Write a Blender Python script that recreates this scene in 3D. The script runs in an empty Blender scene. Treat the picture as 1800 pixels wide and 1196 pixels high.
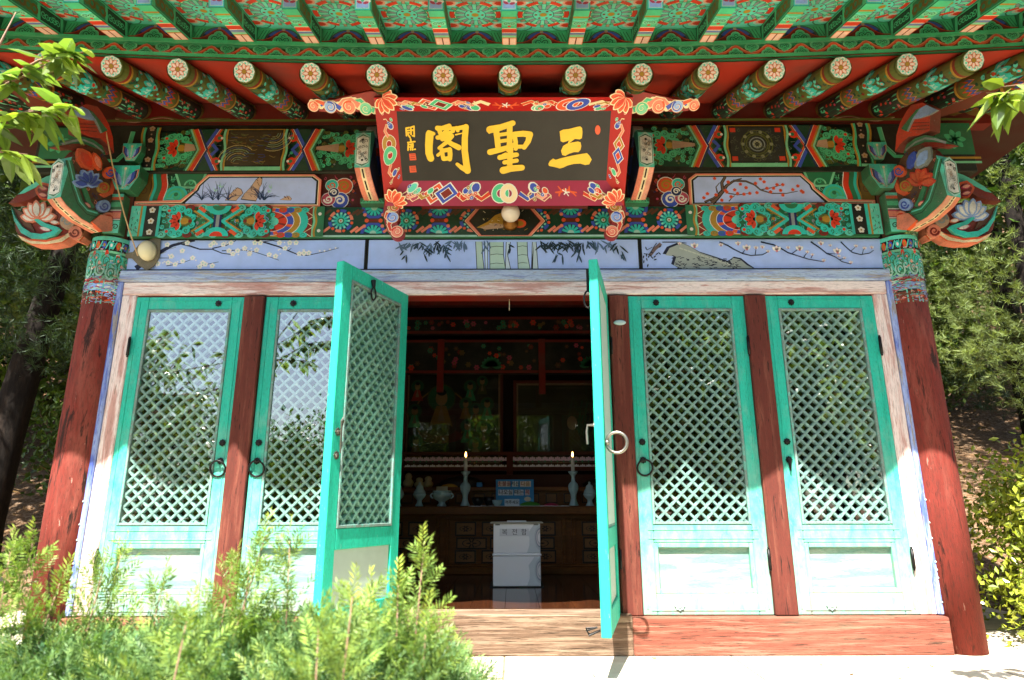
import bpy, math, random
from mathutils import Vector, Matrix
R = math.radians
PI = math.pi
S = bpy.context.scene
COL = S.collection

# ---------------------------------------------------------------- camera, sky, sun, exposure
cam_d = bpy.data.cameras.new('camera')
cam_d.sensor_width = 36.0
cam_d.lens = 22.4
cam_d.clip_start = 0.05
cam_d.clip_end = 600
cam_d.dof.use_dof = True
cam_d.dof.focus_distance = 3.75
cam_d.dof.aperture_fstop = 3.2
cam = bpy.data.objects.new('camera', cam_d)
COL.objects.link(cam)
cam.location = (0.04, -3.6, 1.6)
cam.rotation_euler = (R(90 + 14.47), R(0.12), 0)
S.camera = cam

SUN_DIR = Vector((0.30, 1.0, -1.72)).normalized()      # way the light travels
world = bpy.data.worlds.new('World')
S.world = world
world.use_nodes = True
wn = world.node_tree
bg = wn.nodes['Background']
sky = wn.nodes.new('ShaderNodeTexSky')
sky.sky_type = 'NISHITA'
sky.sun_disc = False
sky.sun_elevation = math.asin(-SUN_DIR.z)
sky.sun_rotation = math.atan2(-SUN_DIR.x, -SUN_DIR.y)
sky.air_density = 1.0
sky.dust_density = 1.5
wn.links.new(sky.outputs[0], bg.inputs['Color'])
bg.inputs['Strength'].default_value = 0.085

sun_d = bpy.data.lights.new('sun', 'SUN')
sun_d.energy = 5.0
sun_d.angle = R(0.5)
sun_d.color = (1.0, 0.96, 0.88)
sun = bpy.data.objects.new('sun', sun_d)
COL.objects.link(sun)
sun.location = (-3, -9, 14)
sun.rotation_euler = SUN_DIR.to_track_quat('-Z', 'Y').to_euler()

S.view_settings.view_transform = 'Standard'
S.view_settings.look = 'None'
S.view_settings.gamma = 1
S.view_settings.exposure = 2.14
S.render.engine = 'CYCLES'
cy = S.cycles
cy.use_denoising = True
cy.max_bounces = 8
cy.diffuse_bounces = 4
cy.glossy_bounces = 4
cy.transmission_bounces = 6
cy.transparent_max_bounces = 12
cy.caustics_reflective = False
cy.caustics_refractive = False
cy.sample_clamp_indirect = 6.0

# ---------------------------------------------------------------- colour
def lin(h):
    h = h.lstrip('#')
    o = []
    for i in (0, 2, 4):
        v = int(h[i:i+2], 16) / 255
        o.append(v / 12.92 if v <= .04045 else ((v + .055) / 1.055) ** 2.4)
    return (o[0], o[1], o[2], 1.0)
C = {k: lin(v) for k, v in dict(
    green='#4dc089', teal='#60d4ba', dgreen='#2c764f', xgreen='#123f2a', red='#d63a1e', dred='#7d1f12',
    xred='#4a1410', orange='#e2592e', blue='#3b52b4', navy='#1f2a58', lblue='#93b0e4', ochre='#b08428',
    dochre='#6b4f1c', white='#ebe6da', black='#15160f', pink='#f0a58c', cream='#f2dcae', rose='#b8405a',
    grey='#8b9392', sky='#a6bdee', skyl='#b2c2ee', gold='#f3c530', brown='#5a351f', lgreen='#7fd0a0',
    turq='#2fc4b4', olive='#5c6226', soot='#23261c', salmon='#e8866a', tan='#b89478', mint='#a9d8c6').items()}

# ---------------------------------------------------------------- mesh builder
class MB:
    def __init__(s):
        s.v = []; s.f = []; s.c = []; s.m = []
    def face(s, pts, c=(1, 1, 1, 1), m=0):
        n = len(s.v)
        s.v.extend([tuple(p) for p in pts]); s.f.append(tuple(range(n, n + len(pts)))); s.c.append(c); s.m.append(m)
    def grid(s, rows, c=(1, 1, 1, 1), m=0, closed=False, caps=False):
        n = len(s.v); k = len(rows[0])
        for r in rows: s.v.extend([tuple(p) for p in r])
        for i in range(len(rows) - 1):
            for j in range(k if closed else k - 1):
                j2 = (j + 1) % k
                s.f.append((n + i*k + j, n + i*k + j2, n + (i+1)*k + j2, n + (i+1)*k + j)); s.c.append(c); s.m.append(m)
        if caps:
            s.f.append(tuple(n + j for j in reversed(range(k)))); s.c.append(c); s.m.append(m)
            s.f.append(tuple(n + (len(rows)-1)*k + j for j in range(k))); s.c.append(c); s.m.append(m)
    def box(s, x0, y0, z0, x1, y1, z1, c=(1, 1, 1, 1), m=0, M=None, bev=0.0):
        if bev > 0:
            b = min(bev, (x1-x0)/2.1, (y1-y0)/2.1, (z1-z0)/2.1)
            def lay(z, i): return [(x0+i, y0, z), (x1-i, y0, z), (x1, y0+i, z), (x1, y1-i, z), (x1-i, y1, z), (x0+i, y1, z), (x0, y1-i, z), (x0, y0+i, z)]
            def ins(z): return [(x0+b, y0+b, z)]*2 + [(x1-b, y0+b, z)]*2 + [(x1-b, y1-b, z)]*2 + [(x0+b, y1-b, z)]*2
            def lay2(z, e): 
                return [(x0+b, y0+e, z), (x1-b, y0+e, z), (x1-e, y0+b, z), (x1-e, y1-b, z), (x1-b, y1-e, z), (x0+b, y1-e, z), (x0+e, y1-b, z), (x0+e, y0+b, z)]
            rows = [lay2(z0, b*.9), lay2(z0+b, 0), lay2(z1-b, 0), lay2(z1, b*.9)]
            if M: rows = [[M @ Vector(p) for p in r] for r in rows]
            s.grid(rows, c, m, closed=True, caps=True)
            return
        p = [(x0, y0, z0), (x1, y0, z0), (x1, y1, z0), (x0, y1, z0), (x0, y0, z1), (x1, y0, z1), (x1, y1, z1), (x0, y1, z1)]
        if M: p = [tuple(M @ Vector(q)) for q in p]
        n = len(s.v); s.v.extend(p)
        for f in ((0, 3, 2, 1), (4, 5, 6, 7), (0, 1, 5, 4), (1, 2, 6, 5), (2, 3, 7, 6), (3, 0, 4, 7)):
            s.f.append(tuple(n + i for i in f)); s.c.append(c); s.m.append(m)
    def tube(s, pts, rad, c=(1, 1, 1, 1), n=8, m=0, caps=True, closed=False):
        pts = [Vector(p) for p in pts]
        if not isinstance(rad, (list, tuple)): rad = [rad] * len(pts)
        rows = []; up = None
        K = len(pts)
        for i, p in enumerate(pts):
            if closed: d = pts[(i+1) % K] - pts[i-1]
            else: d = pts[min(i+1, K-1)] - pts[max(i-1, 0)]
            d = d.normalized() if d.length > 1e-9 else Vector((0, 0, 1))
            if up is None:
                a = Vector((0, 0, 1)) if abs(d.z) < .9 else Vector((1, 0, 0))
                up = (a - d * a.dot(d)).normalized()
            else:
                up = up - d * up.dot(d)
                up = up.normalized() if up.length > 1e-6 else d.orthogonal().normalized()
            w = d.cross(up)
            rows.append([p + (up * math.cos(2*PI*j/n) + w * math.sin(2*PI*j/n)) * rad[i] for j in range(n)])
        if closed: rows.append(rows[0])
        s.grid(rows, c, m, closed=True, caps=caps and not closed)
    def lathe(s, prof, cx, cy, c=(1, 1, 1, 1), n=20, m=0, z0=0):
        rows = [[(cx + r*math.cos(2*PI*j/n), cy + r*math.sin(2*PI*j/n), z0 + z) for j in range(n)] for r, z in prof]
        s.grid(rows, c, m, closed=True, caps=True)
    def prism(s, poly, fn, d0, d1, c=(1, 1, 1, 1), ce=None, m=0):
        """poly: list of (u,v); fn(u,v,d)->xyz; extruded from d0 to d1"""
        a = [fn(u, v, d0) for u, v in poly]; b = [fn(u, v, d1) for u, v in poly]
        s.face(list(reversed(a)), c, m); s.face(b, c, m)
        k = len(poly)
        for i in range(k):
            s.face([a[i], a[(i+1) % k], b[(i+1) % k], b[i]], ce or c, m)
    def add(s, o, M=None):
        n = len(s.v)
        s.v.extend([tuple(M @ Vector(p)) for p in o.v] if M else o.v)
        s.f.extend([tuple(i + n for i in f) for f in o.f]); s.c.extend(o.c); s.m.extend(o.m)
    def mesh(s, name, mats, smooth=False):
        me = bpy.data.meshes.new(name)
        me.from_pydata([tuple(p) for p in s.v], [], s.f)
        ca = me.color_attributes.new('Col', 'FLOAT_COLOR', 'CORNER')
        buf = []
        for f, c in zip(s.f, s.c): buf.extend(tuple(c) * len(f))
        ca.data.foreach_set('color', buf)
        for mt in (mats if isinstance(mats, (list, tuple)) else [mats]): me.materials.append(mt)
        me.polygons.foreach_set('material_index', s.m)
        if smooth: me.polygons.foreach_set('use_smooth', [True] * len(s.f))
        me.update()
        return me
    def build(s, name, mats, parent=None, smooth=False, loc=None):
        o = bpy.data.objects.new(name, s.mesh(name, mats, smooth))
        COL.objects.link(o)
        if parent: o.parent = parent
        if loc: o.location = loc
        return o

def tag(o, label=None, cat=None, group=None, kind=None):
    if label: o['label'] = label
    if cat: o['category'] = cat
    if group: o['group'] = group
    if kind: o['kind'] = kind
    return o
def thing(name, label, cat, loc=(0, 0, 0), rz=0, group=None):
    o = bpy.data.objects.new(name, None); COL.objects.link(o)
    o.empty_display_size = .1
    o.location = loc; o.rotation_euler = (0, 0, rz)
    return tag(o, label, cat, group)
def dup(o, parent=None, loc=None, rot=None, scale=None):
    c = o.copy(); COL.objects.link(c)
    if parent: c.parent = parent
    if loc: c.location = loc
    if rot: c.rotation_euler = rot
    if scale: c.scale = scale
    for ch in [q for q in bpy.data.objects if q.parent == o]:
        dup(ch, c)
    return c

# ---------------------------------------------------------------- flat painter: coloured shapes laid on a surface
class Paint:
    def __init__(s, mb, fn, h=0.0012, dh=0.00004, m=0):
        s.mb = mb; s.fn = fn; s.h = h; s.dh = dh; s.m = m; s.T = (1, 0, 0, 1, 0, 0)
    def at(s, x=0, y=0, sx=1, sy=None, rot=0):
        sy = sx if sy is None else sy
        c_, s_ = math.cos(rot), math.sin(rot)
        s.T = (c_*sx, s_*sx, -s_*sy, c_*sy, x, y); return s
    def map(s, p):
        a, b, c, d, e, f = s.T
        return s.fn(a*p[0] + c*p[1] + e, b*p[0] + d*p[1] + f, s.h)
    def up(s): s.h += s.dh; return s
    def _p(s, pts, c): s.mb.face([s.map(p) for p in pts], c, s.m)
    def poly(s, pts, c): s.up(); s._p(pts, c)
    def rect(s, x0, y0, x1, y1, c, n=1):
        s.up()
        for i in range(n):
            a = x0 + (x1-x0)*i/n; b = x0 + (x1-x0)*(i+1)/n
            s._p([(a, y0), (b, y0), (b, y1), (a, y1)], c)
    def disc(s, x, y, r, c, n=14, ry=None):
        ry = ry or r
        s.poly([(x + r*math.cos(2*PI*i/n), y + ry*math.sin(2*PI*i/n)) for i in range(n)], c)
    def arc(s, x, y, r0, r1, a0, a1, c, n=10, asp=1.0):
        s.up()
        for i in range(n):
            t, u = a0 + (a1-a0)*i/n, a0 + (a1-a0)*(i+1)/n
            s._p([(x+r0*math.cos(t), y+asp*r0*math.sin(t)), (x+r1*math.cos(t), y+asp*r1*math.sin(t)),
                  (x+r1*math.cos(u), y+asp*r1*math.sin(u)), (x+r0*math.cos(u), y+asp*r0*math.sin(u))], c)
    def stroke(s, pts, w, c, w1=None, cap=False):
        s.up()
        n = len(pts)
        if n < 2: return
        L = []
        for i in range(n):
            a = pts[max(i-1, 0)]; b = pts[min(i+1, n-1)]
            dx, dy = b[0]-a[0], b[1]-a[1]; l = math.hypot(dx, dy) or 1
            ww = (w if w1 is None else w + (w1-w)*i/(n-1)) / 2
            L.append(((pts[i][0]-dy/l*ww, pts[i][1]+dx/l*ww), (pts[i][0]+dy/l*ww, pts[i][1]-dx/l*ww)))
        for i in range(n-1): s._p([L[i][0], L[i][1], L[i+1][1], L[i+1][0]], c)
        if cap:
            for q in (pts[0], pts[-1]):
                s.disc(q[0], q[1], w/2, c, 10)
    def petal(s, x, y, ang, l, w, c, r0=0.0, blunt=0.0):
        ca, sa = math.cos(ang), math.sin(ang)
        sh = [(0, -.12), (.35, -.46), (.7, -.42 if not blunt else -.5), (.9, -.22 if not blunt else -.42), (1, 0), (.9, .22 if not blunt else .42), (.7, .42 if not blunt else .5), (.35, .46), (0, .12)]
        s._p([(x + ca*(r0+a*l) - sa*b*w, y + sa*(r0+a*l) + ca*b*w) for a, b in sh], c)
    def petals(s, x, y, n, l, w, c, r0=0.0, a0=0.0, blunt=0.0, span=2*PI):
        s.up()
        for i in range(n): s.petal(x, y, a0 + span*i/n, l, w, c, r0, blunt)
    def bars(s, x, y, n, r0, r1, w, c, a0=0.0, span=2*PI, w1=None):
        s.up(); w1 = w1 or w
        for i in range(n):
            t = a0 + span*i/n; ca, sa = math.cos(t), math.sin(t)
            s._p([(x+ca*r-sa*b, y+sa*r+ca*b) for r, b in ((r0, -w/2), (r1, -w1/2), (r1, w1/2), (r0, w/2))], c)
    def curl(s, x, y, r, c, turn=1.4, a0=0.0, w=None, hand=1, w1=None):
        k = int(12*turn); w = w or r*.3
        pts = [(x + r*(1-.8*i/k)*math.cos(a0+hand*2*PI*turn*i/k), y + r*(1-.8*i/k)*math.sin(a0+hand*2*PI*turn*i/k)) for i in range(k+1)]
        s.stroke(pts, w, c, w1 if w1 is not None else w*.6)
    def cloud(s, x, y, r, c, cl, hand=1):
        """a green cloud of three lobes with two dark spirals"""
        s.up()
        for dx, dy, q in ((-.55, .0, .62), (.55, 0, .62), (0, .5, .6)):
            s.poly([(x+r*(dx+q*math.cos(2*PI*i/12)), y+hand*r*(dy+q*math.sin(2*PI*i/12))) for i in range(12)], c)
        s.curl(x-.5*r, y, .45*r, cl, 1.3, 0, .13*r, 1)
        s.curl(x+.5*r, y, .45*r, cl, 1.3, PI, .13*r, -1)
        s.curl(x, y+hand*.55*r, .3*r, cl, 1.0, 0, .1*r, 1)

def plane_fn(o, ux, vx):
    """surface frame: o origin, ux/vx unit vectors; normal = ux x vx"""
    o = Vector(o); ux = Vector(ux).normalized(); vx = Vector(vx).normalized(); n = ux.cross(vx)
    return lambda u, v, h=0: o + ux*u + vx*v + n*h

def text_faces(mb, body, size, fn, c, m=0, align='CENTER', bold=0.0, squash=1.0):
    cu = bpy.data.curves.new('lettering', 'FONT')
    cu.body = body; cu.size = size; cu.align_x = align; cu.align_y = 'CENTER'; cu.offset = bold
    cu.resolution_u = 3
    ob = bpy.data.objects.new('lettering', cu); COL.objects.link(ob)
    dg = bpy.context.evaluated_depsgraph_get()
    ev = ob.evaluated_get(dg); me = ev.to_mesh()
    V = [(v.co.x, v.co.y*squash) for v in me.vertices]
    for p in me.polygons: mb.face([fn(V[i][0], V[i][1]) for i in p.vertices], c, m)
    ev.to_mesh_clear()
    bpy.data.objects.remove(ob); bpy.data.curves.remove(cu)

# ---------------------------------------------------------------- materials
MATS = {}
def nodes(name):
    m = bpy.data.materials.new(name); m.use_nodes = True
    nt = m.node_tree
    return m, nt, nt.nodes['Principled BSDF'], nt.links
def ramp(nt, src, stops):
    r = nt.nodes.new('ShaderNodeValToRGB')
    while len(r.color_ramp.elements) < len(stops): r.color_ramp.elements.new(.5)
    for e, (p, c) in zip(r.color_ramp.elements, stops):
        e.position = p; e.color = c if len(c) == 4 else (*c, 1)
    nt.links.new(src, r.inputs[0]); return r.outputs[0]
def noise(nt, scale, detail=4, vec=None, rough=.55, dist=0.0):
    n = nt.nodes.new('ShaderNodeTexNoise'); n.inputs['Scale'].default_value = scale
    n.inputs['Detail'].default_value = detail; n.inputs['Roughness'].default_value = rough; n.inputs['Distortion'].default_value = dist
    if vec: nt.links.new(vec, n.inputs['Vector'])
    return n.outputs[0]
def posvec(nt, sc=(1, 1, 1), space='world'):
    if space == 'world':
        g = nt.nodes.new('ShaderNodeNewGeometry'); src = g.outputs['Position']
    else:
        g = nt.nodes.new('ShaderNodeTexCoord'); src = g.outputs['Object']
    mp = nt.nodes.new('ShaderNodeMapping'); mp.inputs['Scale'].default_value = sc
    nt.links.new(src, mp.inputs[0]); return mp.outputs[0]
def mix(nt, f, a, b, mode='MIX'):
    n = nt.nodes.new('ShaderNodeMix'); n.data_type = 'RGBA'; n.blend_type = mode
    for i, x in ((0, f), (6, a), (7, b)):
        if isinstance(x, (int, float)): n.inputs[i].default_value = x
        elif isinstance(x, tuple): n.inputs[i].default_value = x
        else: nt.links.new(x, n.inputs[i])
    return n.outputs[2]
def bump(nt, b, src, st, d=.01):
    n = nt.nodes.new('ShaderNodeBump'); n.inputs['Strength'].default_value = st; n.inputs['Distance'].default_value = d
    nt.links.new(src, n.inputs['Height']); nt.links.new(n.outputs[0], b.inputs['Normal'])
def m_paint(name, rough=.6, wear=.25, under='#6f6a58', spec=.3, emis=0.0, vs=9.0, dirt=.35, age=0.0):
    """painted surface: the colours of the painted pattern with faded and chipped patches"""
    m, nt, b, L = nodes(name)
    a = nt.nodes.new('ShaderNodeVertexColor'); a.layer_name = 'Col'
    v = posvec(nt)
    n1 = noise(nt, vs, 5, v); n2 = noise(nt, 55, 4, v, .7)
    c = mix(nt, ramp(nt, n1, [(.38, (0, 0, 0)), (.7, (dirt, dirt, dirt))]), a.outputs[0], (.055, .05, .035, 1))
    c = mix(nt, ramp(nt, n2, [(.62, (0, 0, 0)), (.72, (wear, wear, wear))]), c, lin(under))
    if age:
        oi = nt.nodes.new('ShaderNodeObjectInfo')
        c = mix(nt, 1.0, c, ramp(nt, oi.outputs['Random'], [(0, (.84, .85, .8)), (1, (1, 1, 1))]), 'MULTIPLY')
        n3 = noise(nt, 2.3, 5, v, .65)
        c = mix(nt, ramp(nt, n3, [(.45, (0, 0, 0)), (.75, (age, age, age))]), c, (.16, .15, .10, 1))
        n4 = noise(nt, 130, 2, v, .6)
        c = mix(nt, ramp(nt, n4, [(.56, (0, 0, 0)), (.66, (age*.8, age*.8, age*.8))]), c, (.03, .035, .022, 1))
    L.new(c, b.inputs['Base Color'])
    b.inputs['Roughness'].default_value = rough; b.inputs['Specular IOR Level'].default_value = spec
    bump(nt, b, n2, .15, .002)
    return m
def m_worn(name, base, layers, grain=(1, 1, 14), rough=.7, fine=40, bmp=.35, space='world'):
    """old paint on wood: base paint worn through to other colours in streaks along the grain
       layers: list of (colour, threshold, softness, strength, scale)"""
    m, nt, b, L = nodes(name)
    v = posvec(nt, grain, space)
    c = lin(base)
    base_n = noise(nt, 3.0, 4, v)
    c = mix(nt, ramp(nt, base_n, [(.3, (.78, .78, .78)), (.75, (1.12, 1.12, 1.12))]), c, c)
    mul = mix(nt, 1.0, lin(base), ramp(nt, base_n, [(.3, (.72, .72, .72)), (.75, (1, 1, 1))]), 'MULTIPLY')
    c = mul
    for col, th, so, st, sc in layers:
        n = noise(nt, sc, 6, v, .68, .3)
        c = mix(nt, ramp(nt, n, [(th, (0, 0, 0)), (min(.999, th+so), (st, st, st))]), c, lin(col))
    g = noise(nt, fine, 5, v, .7)
    c = mix(nt, ramp(nt, g, [(.3, (.55, .55, .55)), (.5, (0, 0, 0))]), c, (.03, .022, .015, 1))
    L.new(c, b.inputs['Base Color']); b.inputs['Roughness'].default_value = rough
    b.inputs['Specular IOR Level'].default_value = .25
    bump(nt, b, g, bmp, .004)
    return m
def m_flat(name, col, rough=.5, metal=0.0, spec=.4, var=.12, vs=20, bmp=0.0):
    m, nt, b, L = nodes(name)
    v = posvec(nt); n = noise(nt, vs, 4, v)
    lo = 1 - var
    L.new(mix(nt, 1.0, lin(col), ramp(nt, n, [(.3, (lo, lo, lo)), (.7, (1, 1, 1))]), 'MULTIPLY'), b.inputs['Base Color'])
    b.inputs['Roughness'].default_value = rough; b.inputs['Metallic'].default_value = metal
    b.inputs['Specular IOR Level'].default_value = spec
    if bmp: bump(nt, b, n, bmp, .004)
    return m
def m_leaf(name, rough=.35, trans=.35, spec=.5, tint=(1.25, 1.3, .5)):
    m, nt, b, L = nodes(name)
    a = nt.nodes.new('ShaderNodeVertexColor'); a.layer_name = 'Col'
    L.new(a.outputs[0], b.inputs['Base Color'])
    b.inputs['Roughness'].default_value = rough; b.inputs['Specular IOR Level'].default_value = spec
    t = nt.nodes.new('ShaderNodeBsdfTranslucent')
    L.new(mix(nt, 1.0, a.outputs[0], (*tint, 1), 'MULTIPLY'), t.inputs[0])
    ms = nt.nodes.new('ShaderNodeMixShader'); ms.inputs[0].default_value = trans
    out = nt.nodes['Material Output']
    L.new(b.outputs[0], ms.inputs[1]); L.new(t.outputs[0], ms.inputs[2]); L.new(ms.outputs[0], out.inputs[0])
    return m
def m_glass(name, refl=.1, tint=(.97, .985, .98, 1), rough=0.0):
    m, nt, b, L = nodes(name)
    out = nt.nodes['Material Output']
    t = nt.nodes.new('ShaderNodeBsdfTransparent'); t.inputs[0].default_value = tint
    g = nt.nodes.new('ShaderNodeBsdfGlossy'); g.inputs['Roughness'].default_value = rough
    lw = nt.nodes.new('ShaderNodeLayerWeight'); lw.inputs[0].default_value = .5
    pw = nt.nodes.new('ShaderNodeMath'); pw.operation = 'POWER'; pw.inputs[1].default_value = 4.5
    L.new(lw.outputs['Facing'], pw.inputs[0])
    ad = nt.nodes.new('ShaderNodeMath'); ad.operation = 'MULTIPLY_ADD'; ad.inputs[1].default_value = 1-refl; ad.inputs[2].default_value = refl; ad.use_clamp = True
    L.new(pw.outputs[0], ad.inputs[0])
    ms = nt.nodes.new('ShaderNodeMixShader'); L.new(ad.outputs[0], ms.inputs[0])
    L.new(t.outputs[0], ms.inputs[1]); L.new(g.outputs[0], ms.inputs[2]); L.new(ms.outputs[0], out.inputs[0])
    return m

M_DAN = m_paint('painted_timber', .65, .45, '#6d7060', .2, dirt=.3, age=.17)
M_DANO = m_paint('painted_timber_old', .7, .8, '#8a8478', .2, dirt=.55, age=.36)
M_DANP = m_paint('painted_picture', .65, .25, '#8a8a80', .2, dirt=.15)
M_SIGN = m_paint('lacquered_sign', .42, .04, '#a03020', .35, dirt=.12)
M_POST = m_worn('red_post_paint', '#7d3026', [('#a06454', .48, .25, .5, 1.6), ('#1a110c', .55, .06, .92, 3.0), ('#5d241b', .5, .1, .5, 9.0), ('#c09a8a', .66, .04, .6, 12.0), ('#150d09', .64, .02, .9, 17.0)], (5, 5, .8), .8, 30, .6)
M_SILL = m_worn('sill_paint', '#8c4e3e', [('#6f5a48', .50, .12, .85, 3.0), ('#b57a66', .52, .12, .6, 5.0), ('#33241a', .57, .04, .85, 14.0)], (.5, 5, 11), .85, 24, 1.0)
M_GREYW = m_worn('bare_wood', '#705846', [('#947e6a', .46, .12, .8, 4.0), ('#33261a', .55, .05, .9, 12.0), ('#8c5644', .6, .1, .4, 2.0)], (.5, 5, 16), .85, 26, 1.0)
M_BLUEW = m_worn('worn_blue_paint', '#93a3cf', [('#a8bcd0', .42, .1, .8, 3.0), ('#a09a8c', .53, .08, .9, 4.0), ('#5668bc', .63, .05, .7, 6.0), ('#5a5448', .66, .04, .8, 11.0)], (1.0, 5, 10), .85, 30, .6)
M_BLUEV = m_worn('worn_blue_paint_upright', '#5f76d0', [('#9fb2dc', .42, .12, .8, 3.0), ('#9a948a', .55, .06, .9, 4.0), ('#3e52b4', .60, .05, .7, 6.0)], (10, 5, 1.0), .85, 30, .6)
M_PINKW = m_worn('worn_pink_paint', '#d8aaa0', [('#e6dad4', .42, .1, .9, 3.0), ('#bd8478', .6, .06, .8, 5.0), ('#84705f', .64, .04, .85, 9.0)], (.8, 5, 10), .85, 30, .7)
M_PINKV = m_worn('worn_pink_paint_upright', '#d8aaa0', [('#e6dad4', .42, .12, .9, 3.0), ('#bd8478', .6, .06, .8, 5.0), ('#84705f', .64, .04, .85, 9.0)], (10, 5, .8), .85, 30, .7)
M_MULL = m_worn('dark_red_mullion', '#673026', [('#86503f', .5, .15, .6, 2.0), ('#1c120d', .58, .05, .9, 6.0)], (12, 5, 1.0), .8, 30, .6)
def m_door():
    """turquoise door paint, faded towards the foot with bare wood showing; sunlit paleness is in the colour too"""
    m = m_worn('turquoise_door_paint', '#2cc0a6', [('#24a892', .5, .2, .6, 3.0)], (9, 5, 1.2), .6, 34, .4)
    nt = m.node_tree; b = nt.nodes['Principled BSDF']; L = nt.links
    prev = b.inputs['Base Color'].links[0].from_socket
    g = nt.nodes.new('ShaderNodeNewGeometry'); sp = nt.nodes.new('ShaderNodeSeparateXYZ'); L.new(g.outputs['Position'], sp.inputs[0])
    mr = nt.nodes.new('ShaderNodeMapRange'); L.new(sp.outputs['Z'], mr.inputs[0])
    mr.inputs[1].default_value = 2.2; mr.inputs[2].default_value = 1.1; mr.inputs[3].default_value = .0; mr.inputs[4].default_value = .42
    n = noise(nt, 2.2, 8, posvec(nt, (6, 5, 3.4)), .72)
    def ad(x):
        a = nt.nodes.new('ShaderNodeMath'); a.operation = 'ADD'; L.new(x, a.inputs[0]); L.new(mr.outputs[0], a.inputs[1]); return a.outputs[0]
    c = mix(nt, ramp(nt, ad(n), [(.52, (0, 0, 0)), (.92, (.85, .85, .85))]), prev, lin('#80b0a0'))
    n2 = noise(nt, 3.4, 8, posvec(nt, (9, 5, 4.0)), .75)
    c = mix(nt, ramp(nt, ad(n2), [(.78, (0, 0, 0)), (.98, (.7, .7, .7))]), c, lin('#94877a'))
    L.new(c, b.inputs['Base Color'])
    return m
M_DOOR = m_door()
M_DOORN = m_worn('fresh_turquoise_paint', '#2cc6a6', [('#26b498', .5, .2, .5, 3.0), ('#3f8f7c', .6, .08, .5, 7.0), ('#b9d8ca', .66, .02, .6, 16.0)], (9, 9, 1.2), .5, 34, .12)
M_LATT = m_worn('lattice_paint', '#98c2ba', [('#aecdc6', .5, .12, .7, 6.0)], (4, 4, 4), .75, 40, .2)
M_PANEL = m_worn('pale_door_panel', '#7eaa9a', [('#9dab9a', .45, .15, .8, 3.0), ('#78c4b4', .58, .12, .35, 2.0), ('#8a8878', .62, .05, .5, 9.0)], (1.2, 5, 9), .9, 34, .4)
M_STRIP = m_worn('grey_beading', '#7f9890', [('#62b3a2', .5, .1, .7, 6.0)], (4, 4, 4), .8, 40, .3)
M_GLASS = m_glass('window_glass', .23)
M_FROST = m_paint('frosted_film', .55, 0.0, '#a8b8ae', .5, dirt=.05)
M_LATTN = m_worn('leaf_lattice_paint', '#8cc4b2', [('#a0ccbc', .5, .12, .7, 6.0)], (4, 4, 4), .75, 40, .2)
M_IRON = m_flat('black_iron', '#1b1a19', .45, .6, .5, .3, 60)
M_STEEL = m_flat('worn_steel', '#9c978c', .35, .9, .5, .25, 60)
M_STONE, _nt, _b, _L = nodes('pale_granite')
_v = posvec(_nt)
_br = _nt.nodes.new('ShaderNodeTexBrick'); _br.offset = .5
_br.inputs['Color1'].default_value = lin('#d6cbba'); _br.inputs['Color2'].default_value = lin('#c6baa6'); _br.inputs['Mortar'].default_value = lin('#7d705e')
_br.inputs['Scale'].default_value = 1.0; _br.inputs['Mortar Size'].default_value = .006; _br.inputs['Brick Width'].default_value = 1.15; _br.inputs['Row Height'].default_value = .62
_L.new(_v, _br.inputs['Vector'])
_n = noise(_nt, 4, 6, _v, .7); _n2 = noise(_nt, 60, 3, _v, .7)
_c = mix(_nt, 1.0, _br.outputs['Color'], ramp(_nt, _n, [(.3, (.72, .68, .62)), (.6, (1, 1, 1))]), 'MULTIPLY')
_c = mix(_nt, ramp(_nt, _n2, [(.6, (0, 0, 0)), (.7, (.5, .5, .5))]), _c, lin('#85796a'))
_L.new(_c, _b.inputs['Base Color']); _b.inputs['Roughness'].default_value = .9; _b.inputs['Specular IOR Level'].default_value = .2
bump(_nt, _b, _n2, .3, .004)
M_ROOFT = m_flat('roof_tile_clay', '#3c3f40', .8, 0, .2, .35, 12, .3)
M_RED = m_paint('red_boarding', .65, .15, '#5a2418', .25, dirt=.5, vs=3.0)
M_WOODD = m_worn('varnished_altar_wood', '#74441e', [('#8c582a', .5, .2, .7, 3.0)], (.8, 4, 6), .35, 30, .15)
M_FLOOR = m_worn('polished_floor', '#3c1f10', [('#522c16', .5, .2, .7, 2.0)], (6, .6, 1), .12, 30, .02)
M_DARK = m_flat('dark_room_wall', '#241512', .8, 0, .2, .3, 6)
M_CERAM = m_flat('celadon_ceramic', '#a9c4c4', .2, 0, .5, .06, 8)
M_WHITE = m_flat('white_laminate', '#e6e8ee', .25, 0, .5, .03, 8)
M_PLAIN = m_paint('printed_colour', .5, .05, '#888888', .4, dirt=.08)
M_BULB = m_flat('opal_lamp_glass', '#e2d2bc', .25, 0, .5, .04, 6)
M_WAX = m_flat('candle_wax', '#d8d2c4', .5, 0, .4, .05, 8)
M_LEAF = m_leaf('peach_leaf', .26, .35, .7)
M_LEAFD = m_leaf('dark_tree_leaf', .4, .3, .4)
M_YEW = m_leaf('yew_needle', .45, .3, .35)
M_PINE = m_leaf('pine_needle', .5, .3, .3)
M_BARK = m_worn('dark_bark', '#17110d', [('#2a2019', .5, .12, .7, 4.0), ('#0e0a08', .55, .08, .8, 8.0)], (3, 3, .8), .95, 18, 1.0)
M_TWIG = m_flat('twig_bark', '#9a7a66', .8, 0, .2, .3, 30)
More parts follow.
